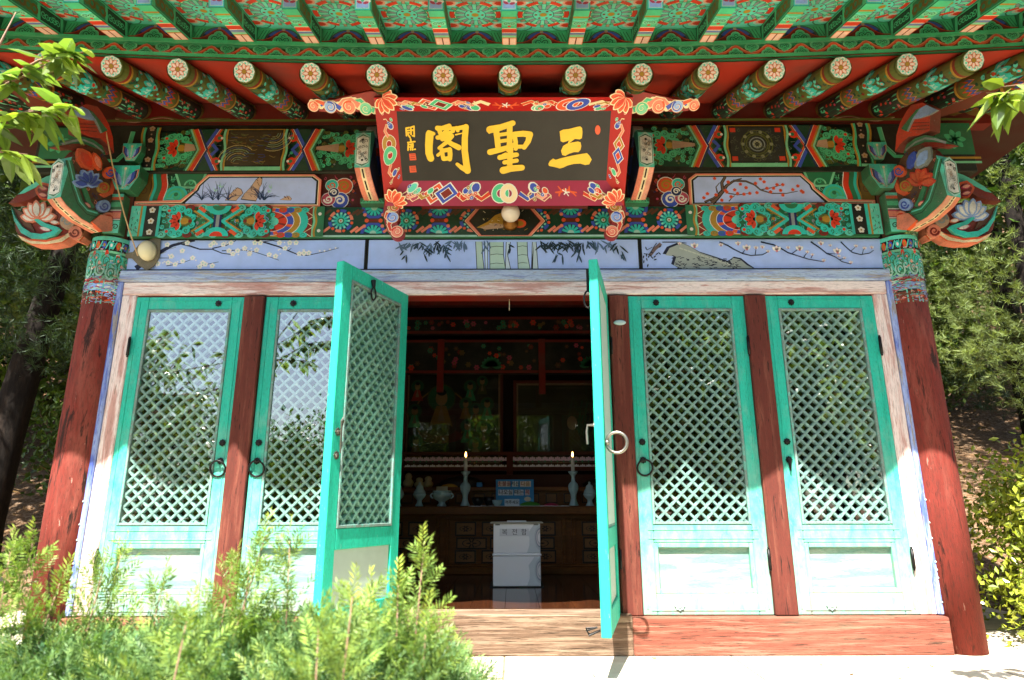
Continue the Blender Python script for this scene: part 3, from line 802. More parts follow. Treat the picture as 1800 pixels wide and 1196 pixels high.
# ---- upper beam, running on past the corner posts
ZU0, ZU1 = 3.602, 3.94
HU = ZU1-ZU0
mb = MB(); mb.box(-2.95, -.02, ZU0, 2.95, .12, ZU1, C['soot'], bev=.006)
P = Paint(mb, plane_fn((0, -.02, ZU0), (1, 0, 0), (0, 0, 1)), .0006, .00003)
for sg in (-1, 1):
    P.at(0, 0, sg, 1); T0 = P.T
    P.rect(.5, 0.02, 2.17, HU-.05, C['xgreen'])
    rr = random.Random(3); clutter(P, .5, .02, 2.17, HU-.05, 420, 6, ['olive', 'dochre', 'xgreen', 'green', 'brown', 'dred', 'grey'], .015)
    for x0, dd in ((.98, -1), (2.06, 1)):
        for k in range(110):
            x = x0 - dd*rr.uniform(-.12, .22); y = HU*rr.uniform(.08, .84)
            P.disc(x, y, .017, C['green' if k % 3 else 'olive'], 8, .015); P.curl(x, y, .011, C['xgreen'], 1, rr.uniform(0, 6), .004)
        lotus(P, sg*x0, HU*.46, HU*.28, sg*dd, 'green'); P.T = T0
        P.poly([(x0-dd*.06, HU*.38), (x0-dd*.2, HU*.44), (x0-dd*.2, HU*.5), (x0-dd*.06, HU*.56)], C['tan'])
    # braided chevrons either side of the dark picture
    for xc, dd in ((1.27, 1), (1.85, -1)):
        H = HU-.05
        def chev(off, w, c, amp=.062):
            P.stroke([(xc+dd*(off-amp), 0), (xc+dd*off, H*.5), (xc+dd*(off-amp), H)], w, C[c])
        def chevr(off, w, c, amp=.062):
            P.stroke([(xc+dd*(off+amp), 0), (xc+dd*off, H*.5), (xc+dd*(off+amp), H)], w, C[c])
        P.rect(xc-.05, 0, xc+.05, H, C['xgreen'])
        chevr(-.03, .022, 'blue', .075); chevr(-.015, .004, 'white', .075); chevr(-.004, .010, 'orange', .075); chevr(.008, .006, 'olive', .075)
        chev(-.05, .012, 'ochre'); chev(-.062, .010, 'lgreen'); chev(-.074, .008, 'dgreen'); chev(-.03, .026, 'red'); chev(-.016, .003, 'cream'); chev(-.006, .012, 'navy')
        for yy in (.22, .78):
            P.arc(xc+dd*.055, H*yy, .0, .028, 0, 2*PI, C['red'], 8); P.disc(xc+dd*.062, H*yy, .014, C['dgreen'], 7); P.disc(xc+dd*.078, H*yy, .009, C['white'], 7)
        for yy in (.5,): P.stroke([(xc+dd*.02, H*.36), (xc+dd*.055, H*.5), (xc+dd*.02, H*.64)], .022, C['blue'])
        xe = xc+dd*.092
        P.rect(min(xe, xe+dd*.05), 0, max(xe, xe+dd*.05), H, C['xgreen'])
        P.stroke(wavy(xe+dd*.006, 0, H, .007, 12, 1.5), .014, C['lgreen']); P.stroke(wavy(xe+dd*.022, 0, H, .007, 12, 1.5), .012, C['ochre']); P.stroke(wavy(xe+dd*.034, 0, H, .007, 12, 1.5), .012, C['black'])
    P.rect(1.392, .03, 1.735, HU-.06, C['black']); P.rect(1.398, .036, 1.729, HU-.066, lin('#2b2f2a' if sg > 0 else '#3f2f17')); P.rect(1.39, 0, 1.737, .026, C['lgreen']); P.rect(1.39, HU-.056, 1.737, HU-.05, C['ochre'])
    rr = random.Random(7 if sg > 0 else 8)
    if sg > 0:
        for r in (.10, .082, .07, .05, .03): P.arc(1.563, HU*.46, r-.007, r, 0, 2*PI, C['olive' if r > .06 else 'grey'], 18)
        for k in range(10): P.disc(1.563+.088*math.cos(k*.628), HU*.46+.088*math.sin(k*.628), .012, lin('#8a8c6a'), 7)
        for k in range(8): P.disc(1.563+.02*math.cos(k*.785), HU*.46+.02*math.sin(k*.785), .007, lin('#a8ab88'), 6)
        for k in range(60):
            x, y = rr.uniform(1.40, 1.70), rr.uniform(.045, HU-.085)
            P.curl(x, y, rr.uniform(.008, .018), lin(rr.choice(['#5a5c48', '#3c4858', '#6a6c52'])), .8, rr.uniform(0, 6), .003)
        for q in ((1.4, HU-.1), (1.68, HU-.1), (1.4, .04), (1.69, .04)): P.rect(q[0], q[1], q[0]+.035, q[1]+.03, C['red'])
    else:
        for cx, cyy, a0 in ((1.66, .05, 1.2), (1.45, HU-.08, 4.0)):
            for k in range(8): P.arc(cx, cyy, .025+k*.014, .029+k*.014, a0-.9, a0+1.1, lin(['#7fa88a', '#9ab07a', '#3f5a8a', '#c8b878'][k % 4]), 8)
        for k in range(70):
            x, y = rr.uniform(1.40, 1.70), rr.uniform(.045, HU-.085)
            P.stroke([(x, y), (x+rr.uniform(.01, .03), y+rr.uniform(-.01, .01)), (x+rr.uniform(.03, .05), y+rr.uniform(-.004, .01))], .004, lin(rr.choice(['#7a5a20', '#2c3e78', '#5d6a30', '#8f7a3a'])))
    P.stroke(wavy(2.165, 0, HU-.04, .006, 12, 1.5), .012, C['ochre']); P.stroke(wavy(2.178, 0, HU-.04, .006, 12, 1.5), .014, C['green'])
    P.rect(2.187, 0, 2.245, HU-.04, C['black']); P.rect(2.19, -.0, 2.3, .018, C['lgreen'])
    for yy in (.22, .62, .86): plum(P, 2.216, HU*yy, .02, 'tan')
    for yy in (.1, .42, .74): P.disc(2.216, HU*yy, .006, C['tan'], 6)
    P.stroke(wavy(2.255, 0, HU-.04, .006, 12, 1.5), .014, C['green']); P.stroke(wavy(2.269, 0, HU-.04, .006, 12, 1.5), .012, C['ochre'])
    P.stroke([(2.33, HU*.8), (2.345, HU*.4), (2.40, HU*.2), (2.5, HU*.2)], .022, C['green']); P.stroke([(2.345, HU*.8), (2.36, HU*.42), (2.41, HU*.24)], .007, C['lgreen'])
    P.rect(2.62, .03, 2.63, HU-.06, C['green']); P.rect(2.67, .08, 2.9, HU-.04, C['dgreen']); P.rect(2.62, .05, 2.93, .065, C['ochre']); P.rect(2.62, .02, 2.93, .035, C['lgreen'])
    P.petals(2.79, HU*.55, 7, .07, .04, C['green'])
P.at()
P.rect(-2.3, HU-.034, 2.3, HU-.03, C['black']); P.rect(-2.93, HU-.02, 2.93, HU-.004, C['olive'])
part('upper_beam', mb, M_DAN)

# ---- the boards between the beams: pictures of rock orchid and red plum, clouds at their ends
mb = MB(); mb.box(-2.28, .0, ZL1, 2.28, .1, ZU0, C['brown'])
P = Paint(mb, plane_fn((0, .0, ZL1), (1, 0, 0), (0, 0, 1)), .0006, .00003)
H = ZU0-ZL1
for sg in (-1, 1):
    P.at(0, 0, sg, 1); T0 = P.T
    P.rect(.5, 0, 1.2, H, C['xred']); P.rect(1.7, 0, 2.15, H, C['xgreen']); clutter(P, .9, 0, 1.14, H, 60, 8, ['dred', 'rose', 'navy', 'orange', 'brown'], .016); clutter(P, 1.85, 0, 2.15, H, 160, 9, ['teal', 'green', 'dgreen', 'lgreen', 'olive'], .014)
    # scrolls by the inner bracket
    for x, y, r, c, c2, hd in ((1.0, H*.63, .05, 'orange', 'ochre', 1), (1.075, H*.66, .036, 'turq', 'orange', -1), (1.02, H*.22, .05, 'blue', 'white', 1), (1.09, H*.25, .04, 'rose', 'white', -1), (1.06, H*.45, .03, 'navy', 'white', 1)):
        P.disc(x, y, r*1.15, C['white'], 14); P.disc(x, y, r*1.05, C[c], 14); P.curl(x, y, r*.7, C[c2], 1.4, 0, r*.3, hd)
    # green blocks and clouds at the outer side
    P.poly([(1.86, H), (1.88, H*.70), (1.93, H*.56), (2.02, H*.58), (2.06, H)], C['lgreen']); P.poly([(1.875, H), (1.892, H*.74), (1.935, H*.62), (2.01, H*.64), (2.045, H)], C['dgreen'])
    P.arc(1.955, H*.66, .03, .04, 0, PI, C['lgreen'], 8); P.curl(1.955, H*.74, .022, C['green'], 1.2, 0, .008)
    P.disc(2.035, H*.33, .075, C['turq'], 14, .075); P.disc(2.035, H*.33, .06, C['green'], 14); P.curl(2.035, H*.33, .045, C['turq'], 1.5, 0, .012); P.disc(2.07, H*.1, .05, C['teal'], 10)
    P.disc(2.035, H*.4, .014, C['dgreen'], 8)
    P.stroke(wavy(2.12, 0, H, .008, 10, 1.2), .036, C['red']); P.stroke(wavy(2.102, 0, H, .008, 10, 1.2), .005, C['white'])
    P.stroke(wavy(2.155, 0, H, .008, 10, 1.2), .03, C['dgreen']); P.stroke(wavy(2.178, 0, H, .008, 10, 1.2), .018, C['turq']); P.stroke(wavy(2.193, 0, H, .008, 10, 1.2), .008, C['ochre'])
    P.rect(2.2, 0, 2.28, H, C['dochre']); P.curl(2.24, H*.5, .03, C['brown'], 1.4, 0, .008)
P.at()
part('bracket_board', mb, M_DAN)
def picture_panel(sg):
    out = [(1.135, .004), (1.138, .185), (1.185, .222), (1.846, .222), (1.91, .15), (1.92, .12), (1.995, .048), (2.275, .04), (2.275, .004)]
    mb = MB(); fn = plane_fn((0, 0, ZL1), (1, 0, 0), (0, 0, 1))
    f2 = lambda u, v, d: fn(sg*u, v, d)
    mb.prism(out, f2, .002, .022, C['salmon'], C['red'])
    P = Paint(mb, fn, .0225, .00003); P.at(0, 0, sg, 1); T0 = P.T
    P.poly([(1.148, .016), (1.151, .18), (1.191, .211), (1.84, .211), (1.897, .147), (1.907, .117), (1.99, .033), (2.262, .03), (2.262, .022), (1.148, .012)], C['cream'])
    P.poly([(1.153, .017), (1.156, .178), (1.194, .207), (1.837, .207), (1.892, .146), (1.902, .116), (1.986, .028), (2.255, .027), (2.255, .0235), (1.153, .016)], C['black'])
    P.poly([(1.166, .024), (1.168, .172), (1.2, .198), (1.832, .198), (1.882, .142), (1.89, .112), (1.965, .026)], C['skyl'])
    rr = random.Random(5)
    if sg > 0:
        q = lambda zx, zy: (trace(1180+zx/3.987, 200+zy/3.987)[0], trace(1180+zx/3.987, 200+zy/3.987)[1]-ZL1)
        bark = lin('#6a5548')
        def br(pts, w0, w1): P.stroke([q(*p) for p in pts], w0*1.7, C['black'], w1*1.5); P.stroke([q(*p) for p in pts], w0, bark, w1*.8)
        br([(280, 640), (320, 600), (355, 560), (385, 520), (430, 490), (490, 470)], .022, .006)
        br([(360, 560), (350, 500), (375, 458)], .014, .012); br([(430, 485), (520, 490), (580, 515), (620, 550), (700, 575), (800, 575), (880, 560)], .009, .003)
        br([(230, 635), (290, 610), (330, 580)], .009, .009); br([(320, 570), (310, 530), (335, 500)], .006, .003); br([(380, 570), (460, 585), (540, 575)], .005, .003); br([(620, 550), (700, 535), (770, 515)], .004, .003); br([(400, 630), (420, 605), (440, 590)], .004, .003)
        for zx, zy in ((300, 470), (395, 495), (480, 510), (520, 535), (440, 550), (385, 565), (460, 575), (505, 580), (545, 575), (595, 570), (250, 577), (225, 605), (310, 585), (415, 598), (350, 622), (620, 475), (645, 495), (585, 505), (665, 540), (690, 565), (735, 515), (775, 515), (760, 555), (775, 588), (845, 550), (880, 525), (905, 560), (915, 568), (710, 540), (375, 555)):
            x, y = q(zx, zy); plum(P, x, y, .0125, 'orange', 'red')
    else:
        def q(zx, zy):
            x, z = trace(240+zx/5.2, 200+zy/5.2); return (-x, z-ZL1)
        rk = lin('#c4a184')
        for pts in ([(1060, 800), (980, 790), (1010, 740), (1060, 690), (1110, 620), (1145, 595), (1165, 610), (1160, 660), (1140, 690), (1130, 760), (1110, 805)],
                    [(835, 800), (870, 755), (910, 715), (940, 690), (975, 705), (990, 740), (950, 780), (930, 805)], [(1330, 800), (1370, 780), (1410, 765), (1435, 790), (1425, 805)]):
            p = [q(*k) for k in pts]; cx = sum(k[0] for k in p)/len(p); cyy = sum(k[1] for k in p)/len(p)
            P.poly([(cx+(x-cx)*1.08, cyy+(y-cyy)*1.08) for x, y in p], C['black']); P.poly(p, rk)
            for k in range(9):
                a = rr.choice(p); t = rr.uniform(.2, .8); x, y = cx+(a[0]-cx)*t, cyy+(a[1]-cyy)*t
                P.stroke([(x, y), (x+.008, y+.012)], .003, C['brown'])
        for cx in (720, 770, 1150, 1190, 620, 860, 1180):
            for k in range(9):
                a = rr.uniform(-1.2, 1.3); L = rr.uniform(60, 190)
                pts = [q(cx + L*t*math.sin(a*(.5+.6*t)), 803 - L*t*math.cos(a*(.5+.6*t))*.95) for t in (0, .25, .5, .75, 1)]
                pts = [p for p in pts if p[1] < .192]
                P.stroke(pts, .0042, lin('#2a3a5a'), .0015)
        for cx, cyy in ((745, 725), (790, 690), (1245, 700), (1225, 735)):
            for k in range(5): P.stroke([q(cx, cyy), q(cx+rr.uniform(-30, 30), cyy-rr.uniform(5, 40))], .005, C['mint'], .002)
    P.at()
    o = part('picture_panel', mb, M_DANP)
    tag(o, 'blue picture panel painted with red plum blossom' if sg > 0 else 'blue picture panel painted with rocks and orchid leaves')
picture_panel(1); picture_panel(-1)

# ---- long blue panel over the doors, in three fields
def transom(x0, x1, what):
    mb = MB(); mb.box(x0+.002, .0, 2.9575, x1-.002, .06, 3.1665, C['black'])
    fn = plane_fn((0, 0, 0), (1, 0, 0), (0, 0, 1)); P = Paint(mb, fn, .0006, .00003)
    z0, z1 = 2.972, 3.158
    P.rect(x0+.012, z0, x1-.012, z1, C['sky'])
    rr = random.Random(len(what))
    ink = lin('#20243a')
    if what == 'white plum':
        q = lambda zx, zy: trace(180+zx/3.6, 200+zy/3.6)
        def br(pts, w0, w1): P.stroke([q(*p) for p in pts], w0, ink, w1)
        br([(215, 975), (260, 945), (330, 900), (400, 855), (450, 830), (520, 812), (590, 800)], .035, .012)
        for k in range(5): P.stroke([q(250+k*60, 950-k*32), q(290+k*60, 925-k*28)], .004, C['grey'])
        br([(480, 815), (560, 835), (620, 855), (700, 855), (760, 880), (830, 890)], .011, .005); br([(700, 850), (790, 830), (850, 800)], .008, .004); br([(760, 865), (880, 860), (960, 870), (1050, 900), (1120, 925)], .006, .003)
        br([(350, 910), (430, 910)], .005, .003); br([(410, 960), (500, 945), (580, 915)], .005, .003); br([(600, 965), (690, 945), (740, 935)], .005, .003)
        br([(960, 795), (1040, 815), (1120, 840), (1180, 865), (1240, 890), (1300, 895), (1350, 885), (1420, 870), (1500, 848)], .010, .003); br([(1000, 812), (1080, 800), (1140, 815)], .005, .003); br([(1180, 865), (1200, 850)], .005, .003)
        F = [(415, 825), (510, 865), (440, 900), (575, 910), (512, 930), (420, 940), (355, 945), (465, 950), (655, 950), (620, 965), (710, 805), (770, 825), (690, 830), (805, 865), (860, 865), (905, 850), (830, 885), (935, 885), (980, 860), (1005, 808), (1100, 900), (1060, 890), (1125, 815), (1160, 850), (1230, 815), (1190, 815), (1250, 885), (1310, 880), (1280, 880), (700, 960), (640, 942), (820, 800), (970, 812), (545, 800)]
        for zx, zy in F: x, y = q(zx, zy); plum(P, x, min(y, z1-.017), .0175, 'white', 'mint')
        for k in range(46):
            zx, zy = rr.choice(F); x, y = q(zx+rr.uniform(-45, 45), zy+rr.uniform(-20, 16))
            if z0+.01 < y < z1-.01: P.disc(x, y, .005, C['white'], 6)
        for zx, zy in ((1380, 868), (1410, 868), (1445, 858), (1480, 850)): x, y = q(zx, zy); P.disc(x, y, .006, C['white'], 6)
    elif what == 'bamboo':
        q = lambda zx, zy: trace(760+zx/6, 350+zy/6)
        for pts, c in (([(462, 450), (530, 450), (535, 600), (550, 740), (475, 740)], '#a9c0b2'), ([(555, 460), (590, 460), (590, 735), (562, 735)], '#b5cadb'), ([(610, 455), (755, 455), (755, 590), (775, 740), (612, 740)], '#aac6b6'),
                       ([(785, 455), (830, 455), (800, 600), (830, 740), (775, 740)], '#b9ccd6'), ([(900, 455), (1005, 455), (1010, 600), (1035, 740), (910, 740)], '#a9c4b8'), ([(1060, 455), (1100, 455), (1120, 740), (1050, 740)], '#b2c4c6')):
            p = [q(*k) for k in pts]; p = [(x, max(z0, min(z1, y))) for x, y in p]
            P.poly(p, lin(c)); P.stroke(p[1:-1], .004, C['soot']); P.stroke([p[-1], p[0]], .004, C['soot'])
            w = p[1][0]-p[0][0]
            for k in range(3):
                yy = z0+.03+.055*k+rr.uniform(-.006, .006)
                if w > .04: P.stroke([(p[0][0]+.004, yy), (p[0][0]+w*.5, yy+.006), (p[0][0]+w, yy+.002)], .003, C['soot'])
        P.poly([q(1050, 740), q(1060, 600), q(1075, 480), q(1065, 740)], C['soot'])
        leafs = [(-20, 470, 9), (60, 455, 8), (150, 470, 9), (240, 460, 9), (330, 455, 8), (-120, 470, 8), (-220, 455, 7), (-320, 470, 5), (560, 455, 4), (840, 480, 4), (1160, 455, 8), (1250, 455, 9), (1340, 470, 9), (1430, 455, 9), (1500, 480, 8), (1570, 470, 8), (1660, 455, 8), (1750, 460, 7), (1850, 470, 6), (1345, 560, 4), (1550, 560, 4), (130, 540, 4), (-60, 540, 4), (-300, 560, 3), (1950, 480, 5), (2020, 560, 3)]
        for zx, zy, n_ in leafs:
            cl = rr.choice(['#1f3038', '#31485a', '#526a86'])
            for k in range(n_):
                a = rr.uniform(-1.1, 1.1); L = rr.uniform(50, 130)
                x, y = q(zx+rr.uniform(-35, 35), zy+rr.uniform(-20, 40)); x2, y2 = x+L/6*.00345*math.sin(a), y-L/6*.00345*math.cos(a)
                y = min(y, z1-.004); y2 = max(y2, z0+.01)
                P.up(); P.petal(x, y, math.atan2(y2-y, x2-x), math.hypot(x2-x, y2-y), .011, lin(cl))
    else:
        q = lambda zx, zy: trace(1180+zx/3.987, 200+zy/3.987)
        p = [(-60, 990), (-30, 940), (60, 905), (120, 930), (200, 975), (280, 1000), (340, 1020), (400, 1040), (440, 1010), (490, 1020), (540, 1060), (585, 1090), (300, 1092), (60, 1092), (0, 1060), (20, 1000)]
        P.poly([q(x*1.0+2, y-4) for x, y in p], ink); P.poly([q(20+x*.95, y+5 if y < 1080 else y-3) for x, y in p], lin('#9aa39a'))
        for k in range(90):
            zx = rr.uniform(0, 480); zy = rr.uniform(max(940+.2*zx, 1000-.1*(200-zx)), 1088)
            P.stroke([q(zx, zy), q(zx+rr.uniform(8, 30), zy+rr.uniform(-10, 14))], .004, ink)
        for k in range(12): P.stroke([q(60+k*30, 945+k*10), q(85+k*30, 955+k*10)], .008, lin('#b9bfae'))
        for pts, w in (([(-150, 1000), (-110, 950), (-70, 915)], .02), ([(-190, 985), (-150, 990), (-120, 940), (-100, 910)], .005), ([(-170, 960), (-130, 940)], .004)): P.stroke([q(*k) for k in pts], w, lin('#6a5a58') if w > .01 else ink)
        for k in range(16): x, y = q(rr.uniform(-200, -70), rr.uniform(915, 1060)); P.up(); P.petal(x, y, rr.uniform(0, 6), .022, .008, ink)
        def br(pts, w0, w1): P.stroke([q(*k) for k in pts], w0, ink, w1)
        br([(-60, 905), (40, 905), (110, 912)], .006, .004)
        br([(340, 905), (400, 930), (440, 955), (500, 985), (560, 1000), (640, 995), (680, 975)], .009, .004); br([(590, 995), (595, 960)], .005, .004); br([(500, 985), (530, 945)], .005, .003)
        br([(630, 905), (720, 925), (770, 950), (820, 980), (880, 1000), (960, 1025), (1070, 1045)], .010, .004); br([(850, 985), (900, 950)], .005, .003); br([(930, 1012), (950, 985)], .005, .003); br([(980, 1020), (990, 1000)], .004, .003)
        br([(980, 905), (1040, 945), (1090, 985), (1150, 1010), (1200, 1045), (1260, 1060)], .009, .004); br([(1090, 985), (1150, 990)], .004, .003); br([(1180, 1030), (1220, 1020)], .004, .003)
        br([(1190, 905), (1230, 945), (1270, 980), (1330, 995), (1390, 985), (1420, 965)], .008, .003); br([(1260, 970), (1290, 945)], .004, .003); br([(1340, 990), (1350, 955)], .004, .003)
        for zx, zy, r in ((165, 930, .026), (350, 925, .016), (470, 915, .02), (530, 945, .028), (595, 945, .016), (640, 940, .016), (680, 970, .014), (740, 955, .03), (820, 945, .014), (900, 950, .026), (955, 975, .014), (990, 995, .012), (1070, 1035, .014), (1050, 915, .02), (1115, 930, .012), (1165, 970, .028), (1175, 1005, .012), (1215, 1018, .012), (1260, 1050, .014), (1295, 935, .014), (1355, 950, .014), (1405, 945, .014), (60, 915, .014)):
            x, y = q(zx, zy); y = min(y, z1-r*.8)
            P.up()
            for a in (PI/2-.7, PI/2+.7, PI/2): P.petal(x, y-r*.5, a, r*1.3, r*.75, C['white'] if a != PI/2 else lin('#f2d8d0'))
            P.disc(x, y-r*.4, r*.28, lin('#c47a80'), 7)
    o = part('transom_panel', mb, M_DANP)
    tag(o, 'pale blue panel painted with ' + {'white plum': 'a white plum branch', 'bamboo': 'bamboo stems and leaves', 'magnolia': 'a rock and magnolia branches'}[what])
transom(-2.322, -.837, 'white plum'); transom(-.837, .818, 'bamboo'); transom(.818, 2.322, 'magnolia')
# ---------------------------------------------------------------- eaves: round rafters, boards, flying rafters, tiles
def lift(x): return .0125 * x * x                      # the eaves sweep up towards the corners
SL = math.atan(.4)
def zr(x, y): return 3.71 + (y+.8)*.4 + lift(x)*max(0, (.3-y)/1.1)
def rafter_mesh():
    mb = MB(); n = 22; Ls = 1.185
    ca, sa = math.cos(SL), math.sin(SL)
    ax = lambda t: Vector((0, -t*ca, -t*sa)); N = Vector((0, -sa, ca)); X = Vector((1, 0, 0))
    rad = lambda t: .066 - .010*t/Ls
    mb.grid([[ax(t) + X*(rad(t)*math.sin(2*PI*j/n)) - N*(rad(t)*math.cos(2*PI*j/n)) for j in range(n)] for t in (0, .3, .6, .9, Ls-.006)] +
            [[ax(Ls) + (X*math.sin(2*PI*j/n) - N*math.cos(2*PI*j/n))*.052 for j in range(n)]], C['olive'], closed=True, caps=True)
    f = lambda u, v, h=0: ax(v) + (X*math.sin(u) - N*math.cos(u))*(rad(v)+h)
    P = Paint(mb, f, .0005, .00002)
    A = 2.0
    def ring(t0, t1, c, n=14): P.rect(-A, t0, A, t1, C[c], n)
    rr = random.Random(2)
    ring(.30, .37, 'dochre'); ring(.37, .385, 'black')
    ring(.385, .64, 'soot'); 
    for k in range(8):
        u = -1.75+.5*k
        P.stroke([(u, .39), (u+.03, .635)], .10, C['black'] if k in (0, 7) else C['xgreen'])
    for k in range(44):
        u, v = rr.uniform(-1.6, 1.6), rr.uniform(.40, .62)
        c = rr.choice(['red', 'red', 'green', 'tan', 'green', 'rose'])
        P.disc(u, v, .14, C[c], 6, .010)
    for k in range(30):
        u, v = rr.uniform(-1.6, 1.6), rr.uniform(.40, .62); P.stroke([(u, v), (u+rr.uniform(-.2, .2), v+.012)], .05, C[rr.choice(['black', 'green', 'lgreen'])], .03)
    ring(.64, .655, 'ochre'); ring(.655, .67, 'dochre')
    ring(.67, .74, 'olive')
    for k in range(8):                                   # zigzag of red and blue
        u = -1.75+.5*k
        P.stroke([(u, .69), (u+.25, .73), (u+.5, .69)], .018, C['red']); P.stroke([(u, .715), (u+.25, .755), (u+.5, .715)], .018, C['blue']); P.stroke([(u, .736), (u+.25, .776), (u+.5, .736)], .008, C['salmon'])
    ring(.79, 1.10, 'olive')
    for k in range(120):
        u, v = rr.uniform(-1.8, 1.8), rr.uniform(.78, 1.10)
        P.disc(u, v, rr.uniform(.12, .24), C[rr.choice(['dgreen', 'xgreen', 'olive', 'olive', 'xgreen', 'dochre', 'brown', 'teal'])], 7, rr.uniform(.008, .014))
    for u0 in (-1.25, 0, 1.25):                          # lotus sprays
        for a in (-1.1, -.55, 0, .55, 1.1):
            P.up(); P.at(u0, .9, 15, 1); P.petal(0, 0, PI/2+a, .085, .034, C['turq'], .02)
        for a in (-.8, 0, .8): P.up(); P.at(u0, .9, 15, 1); P.petal(0, 0, PI/2+a, .05, .02, C['mint'], .03)
        P.at(); P.disc(u0, .9, .3, C['teal'], 9, .02); P.disc(u0, .9, .17, C['red'], 8, .012); P.disc(u0+.62, 1.03, .2, C['turq'], 8, .016); P.disc(u0+.62, 1.03, .1, C['salmon'], 7, .008)
        P.disc(u0+.62, .85, .14, C['dred'], 7, .012)
    ring(1.10, 1.115, 'ochre'); ring(1.115, 1.135, 'dred'); ring(1.135, 1.175, 'olive')
    # flower on the sawn end
    E = Paint(mb, plane_fn(ax(Ls), X, N), .0008, .00004)
    E.disc(0, 0, .0515, C['mint'], 22)
    E.up()
    for k in range(9):
        a = 2*PI*k/9; E._p([(.041*math.cos(a)+.0125*math.cos(t*PI/4), .041*math.sin(a)+.0125*math.sin(t*PI/4)) for t in range(8)], C['white'])
    for k in range(9):
        a = 2*PI*k/9; E.disc(.041*math.cos(a), .041*math.sin(a), .006, C['teal'], 7)
    E.disc(0, 0, .033, C['dgreen'], 16)
    E.petals(0, 0, 8, .034, .022, C['salmon'], .008); E.petals(0, 0, 8, .027, .012, lin('#f6d8cc'), .011)
    E.disc(0, 0, .0135, C['dred'], 12); E.disc(0, 0, .0115, C['ochre'], 12)
    return mb.mesh('rafter', M_DAN, False)
RM = rafter_mesh()
RX = [-2.30+.3355*i - .0 for i in range(15)]
RX = [.031 + .3365*(i-7) for i in range(15)]
def add_rafter(x, yaw=0.0, y0=.3, z0=4.15, sc=1):
    o = bpy.data.objects.new('rafter', RM); COL.objects.link(o); o.parent = shrine
    o.rotation_mode = 'ZXY'
    o.location = (x, y0, z0-.86); o.rotation_euler = (-lift(x)/1.18, 0, yaw); o.scale = (1, sc, 1)
for x in RX: add_rafter(x)
for sg in (-1, 1):
    for k, (x, yw) in enumerate(((2.62, .12), (2.78, .26), (2.86, .42), (2.92, .60))):
        add_rafter(sg*x, sg*yw, .28, 4.15+.0*k, 1.04+.05*k)
# red boarding over the rafters
def sheet(name, x0, x1, y0, y1, zf, c, mat, nx=30, th=.02):
    mb = MB()
    for dz, in ((0,), (th,)):
        mb.grid([[(x0+(x1-x0)*i/nx, y, zf(x0+(x1-x0)*i/nx, y)+dz) for y in (y0, (y0+y1)/2, y1)] for i in range(nx+1)], c)
    return part(name, mb, mat)
sheet('eave_boarding', -3.5, 3.5, -.80, .6, lambda x, y: zr(x, y)+.062, lin('#a62c16'), M_RED)
mb = MB(); mb.box(-3.1, -.02, 3.9405, 3.1, .06, 4.12, lin('#6c1a10'))
P = Paint(mb, plane_fn((0, -.02, 3.94), (1, 0, 0), (0, 0, 1)), .0006, .00003)
for sg in (-1, 1):
    for dy in (0, .008):
        P.stroke([(sg*(1.75+.02*k), .035+dy+.016*math.sin(k*.36)*min(1, k/20)) for k in range(48)], .005, C['olive' if dy else 'tan'])
part('wall_plate', mb, M_RED)
# the green batten on the rafter ends with its cloud border
def curved(y, z0):
    return lambda u, v, h=0: Vector((u, y-h, z0+v+lift(u)))
mb = MB(); n = 60; X0 = 3.55
YB, ZB = -.79, 3.783; HB = .104
for i in range(n):
    a, b = -X0+2*X0*i/n, -X0+2*X0*(i+1)/n
    la, lb = lift(a)+ZB, lift(b)+ZB
    for q in ([(a, YB, la), (b, YB, lb), (b, YB, lb+HB), (a, YB, la+HB)], [(a, YB+.06, la+.02), (b, YB+.06, lb+.02), (b, YB, lb), (a, YB, la)], [(a, YB, la+HB), (b, YB, lb+HB), (b, YB+.12, lb+HB), (a, YB+.12, la+HB)]):
        mb.face(q, C['dgreen'])
P = Paint(mb, curved(YB, ZB), .0006, .00002)
P.rect(-X0, 0, X0, .02, C['green'], n); P.rect(-X0, .078, X0, HB, C['green'], n); P.rect(-X0, .02, X0, .0215, C['black'], n); P.rect(-X0, .0765, X0, .078, C['black'], n)
P.rect(-X0, .0215, X0, .0765, C['olive'], n)
T = .1685; k = int(X0/T)
for i in range(-k, k+1):
    x = i*T + .012
    xs = [x - T/2 + T*j/10 for j in range(11)]
    P.stroke([(q, .026 + .045*math.exp(-((q-x)/.042)**2)) for q in xs], .016, C['orange']); P.stroke([(q, .036 + .045*math.exp(-((q-x)/.042)**2)) for q in xs], .005, C['salmon'])
    P.stroke([(q, .018 + .045*math.exp(-((q-x)/.042)**2)) for q in xs], .005, C['dred'])
    P.cloud(x, .030, .033, C['lgreen'], C['dgreen'], 1); P.cloud(x, .030, .028, C['green'], C['xgreen'], 1)
    P.cloud(x+T/2, .068, .032, C['lgreen'], C['dgreen'], -1); P.cloud(x+T/2, .068, .027, C['green'], C['xgreen'], -1)
P.rect(-X0, .0, X0, .018, C['green'], n); P.rect(-X0, .08, X0, HB, C['green'], n); P.rect(-X0, .017, X0, .0195, C['lgreen'], n); P.rect(-X0, .079, X0, .0815, C['lgreen'], n)
part('eave_batten', mb, M_DAN)
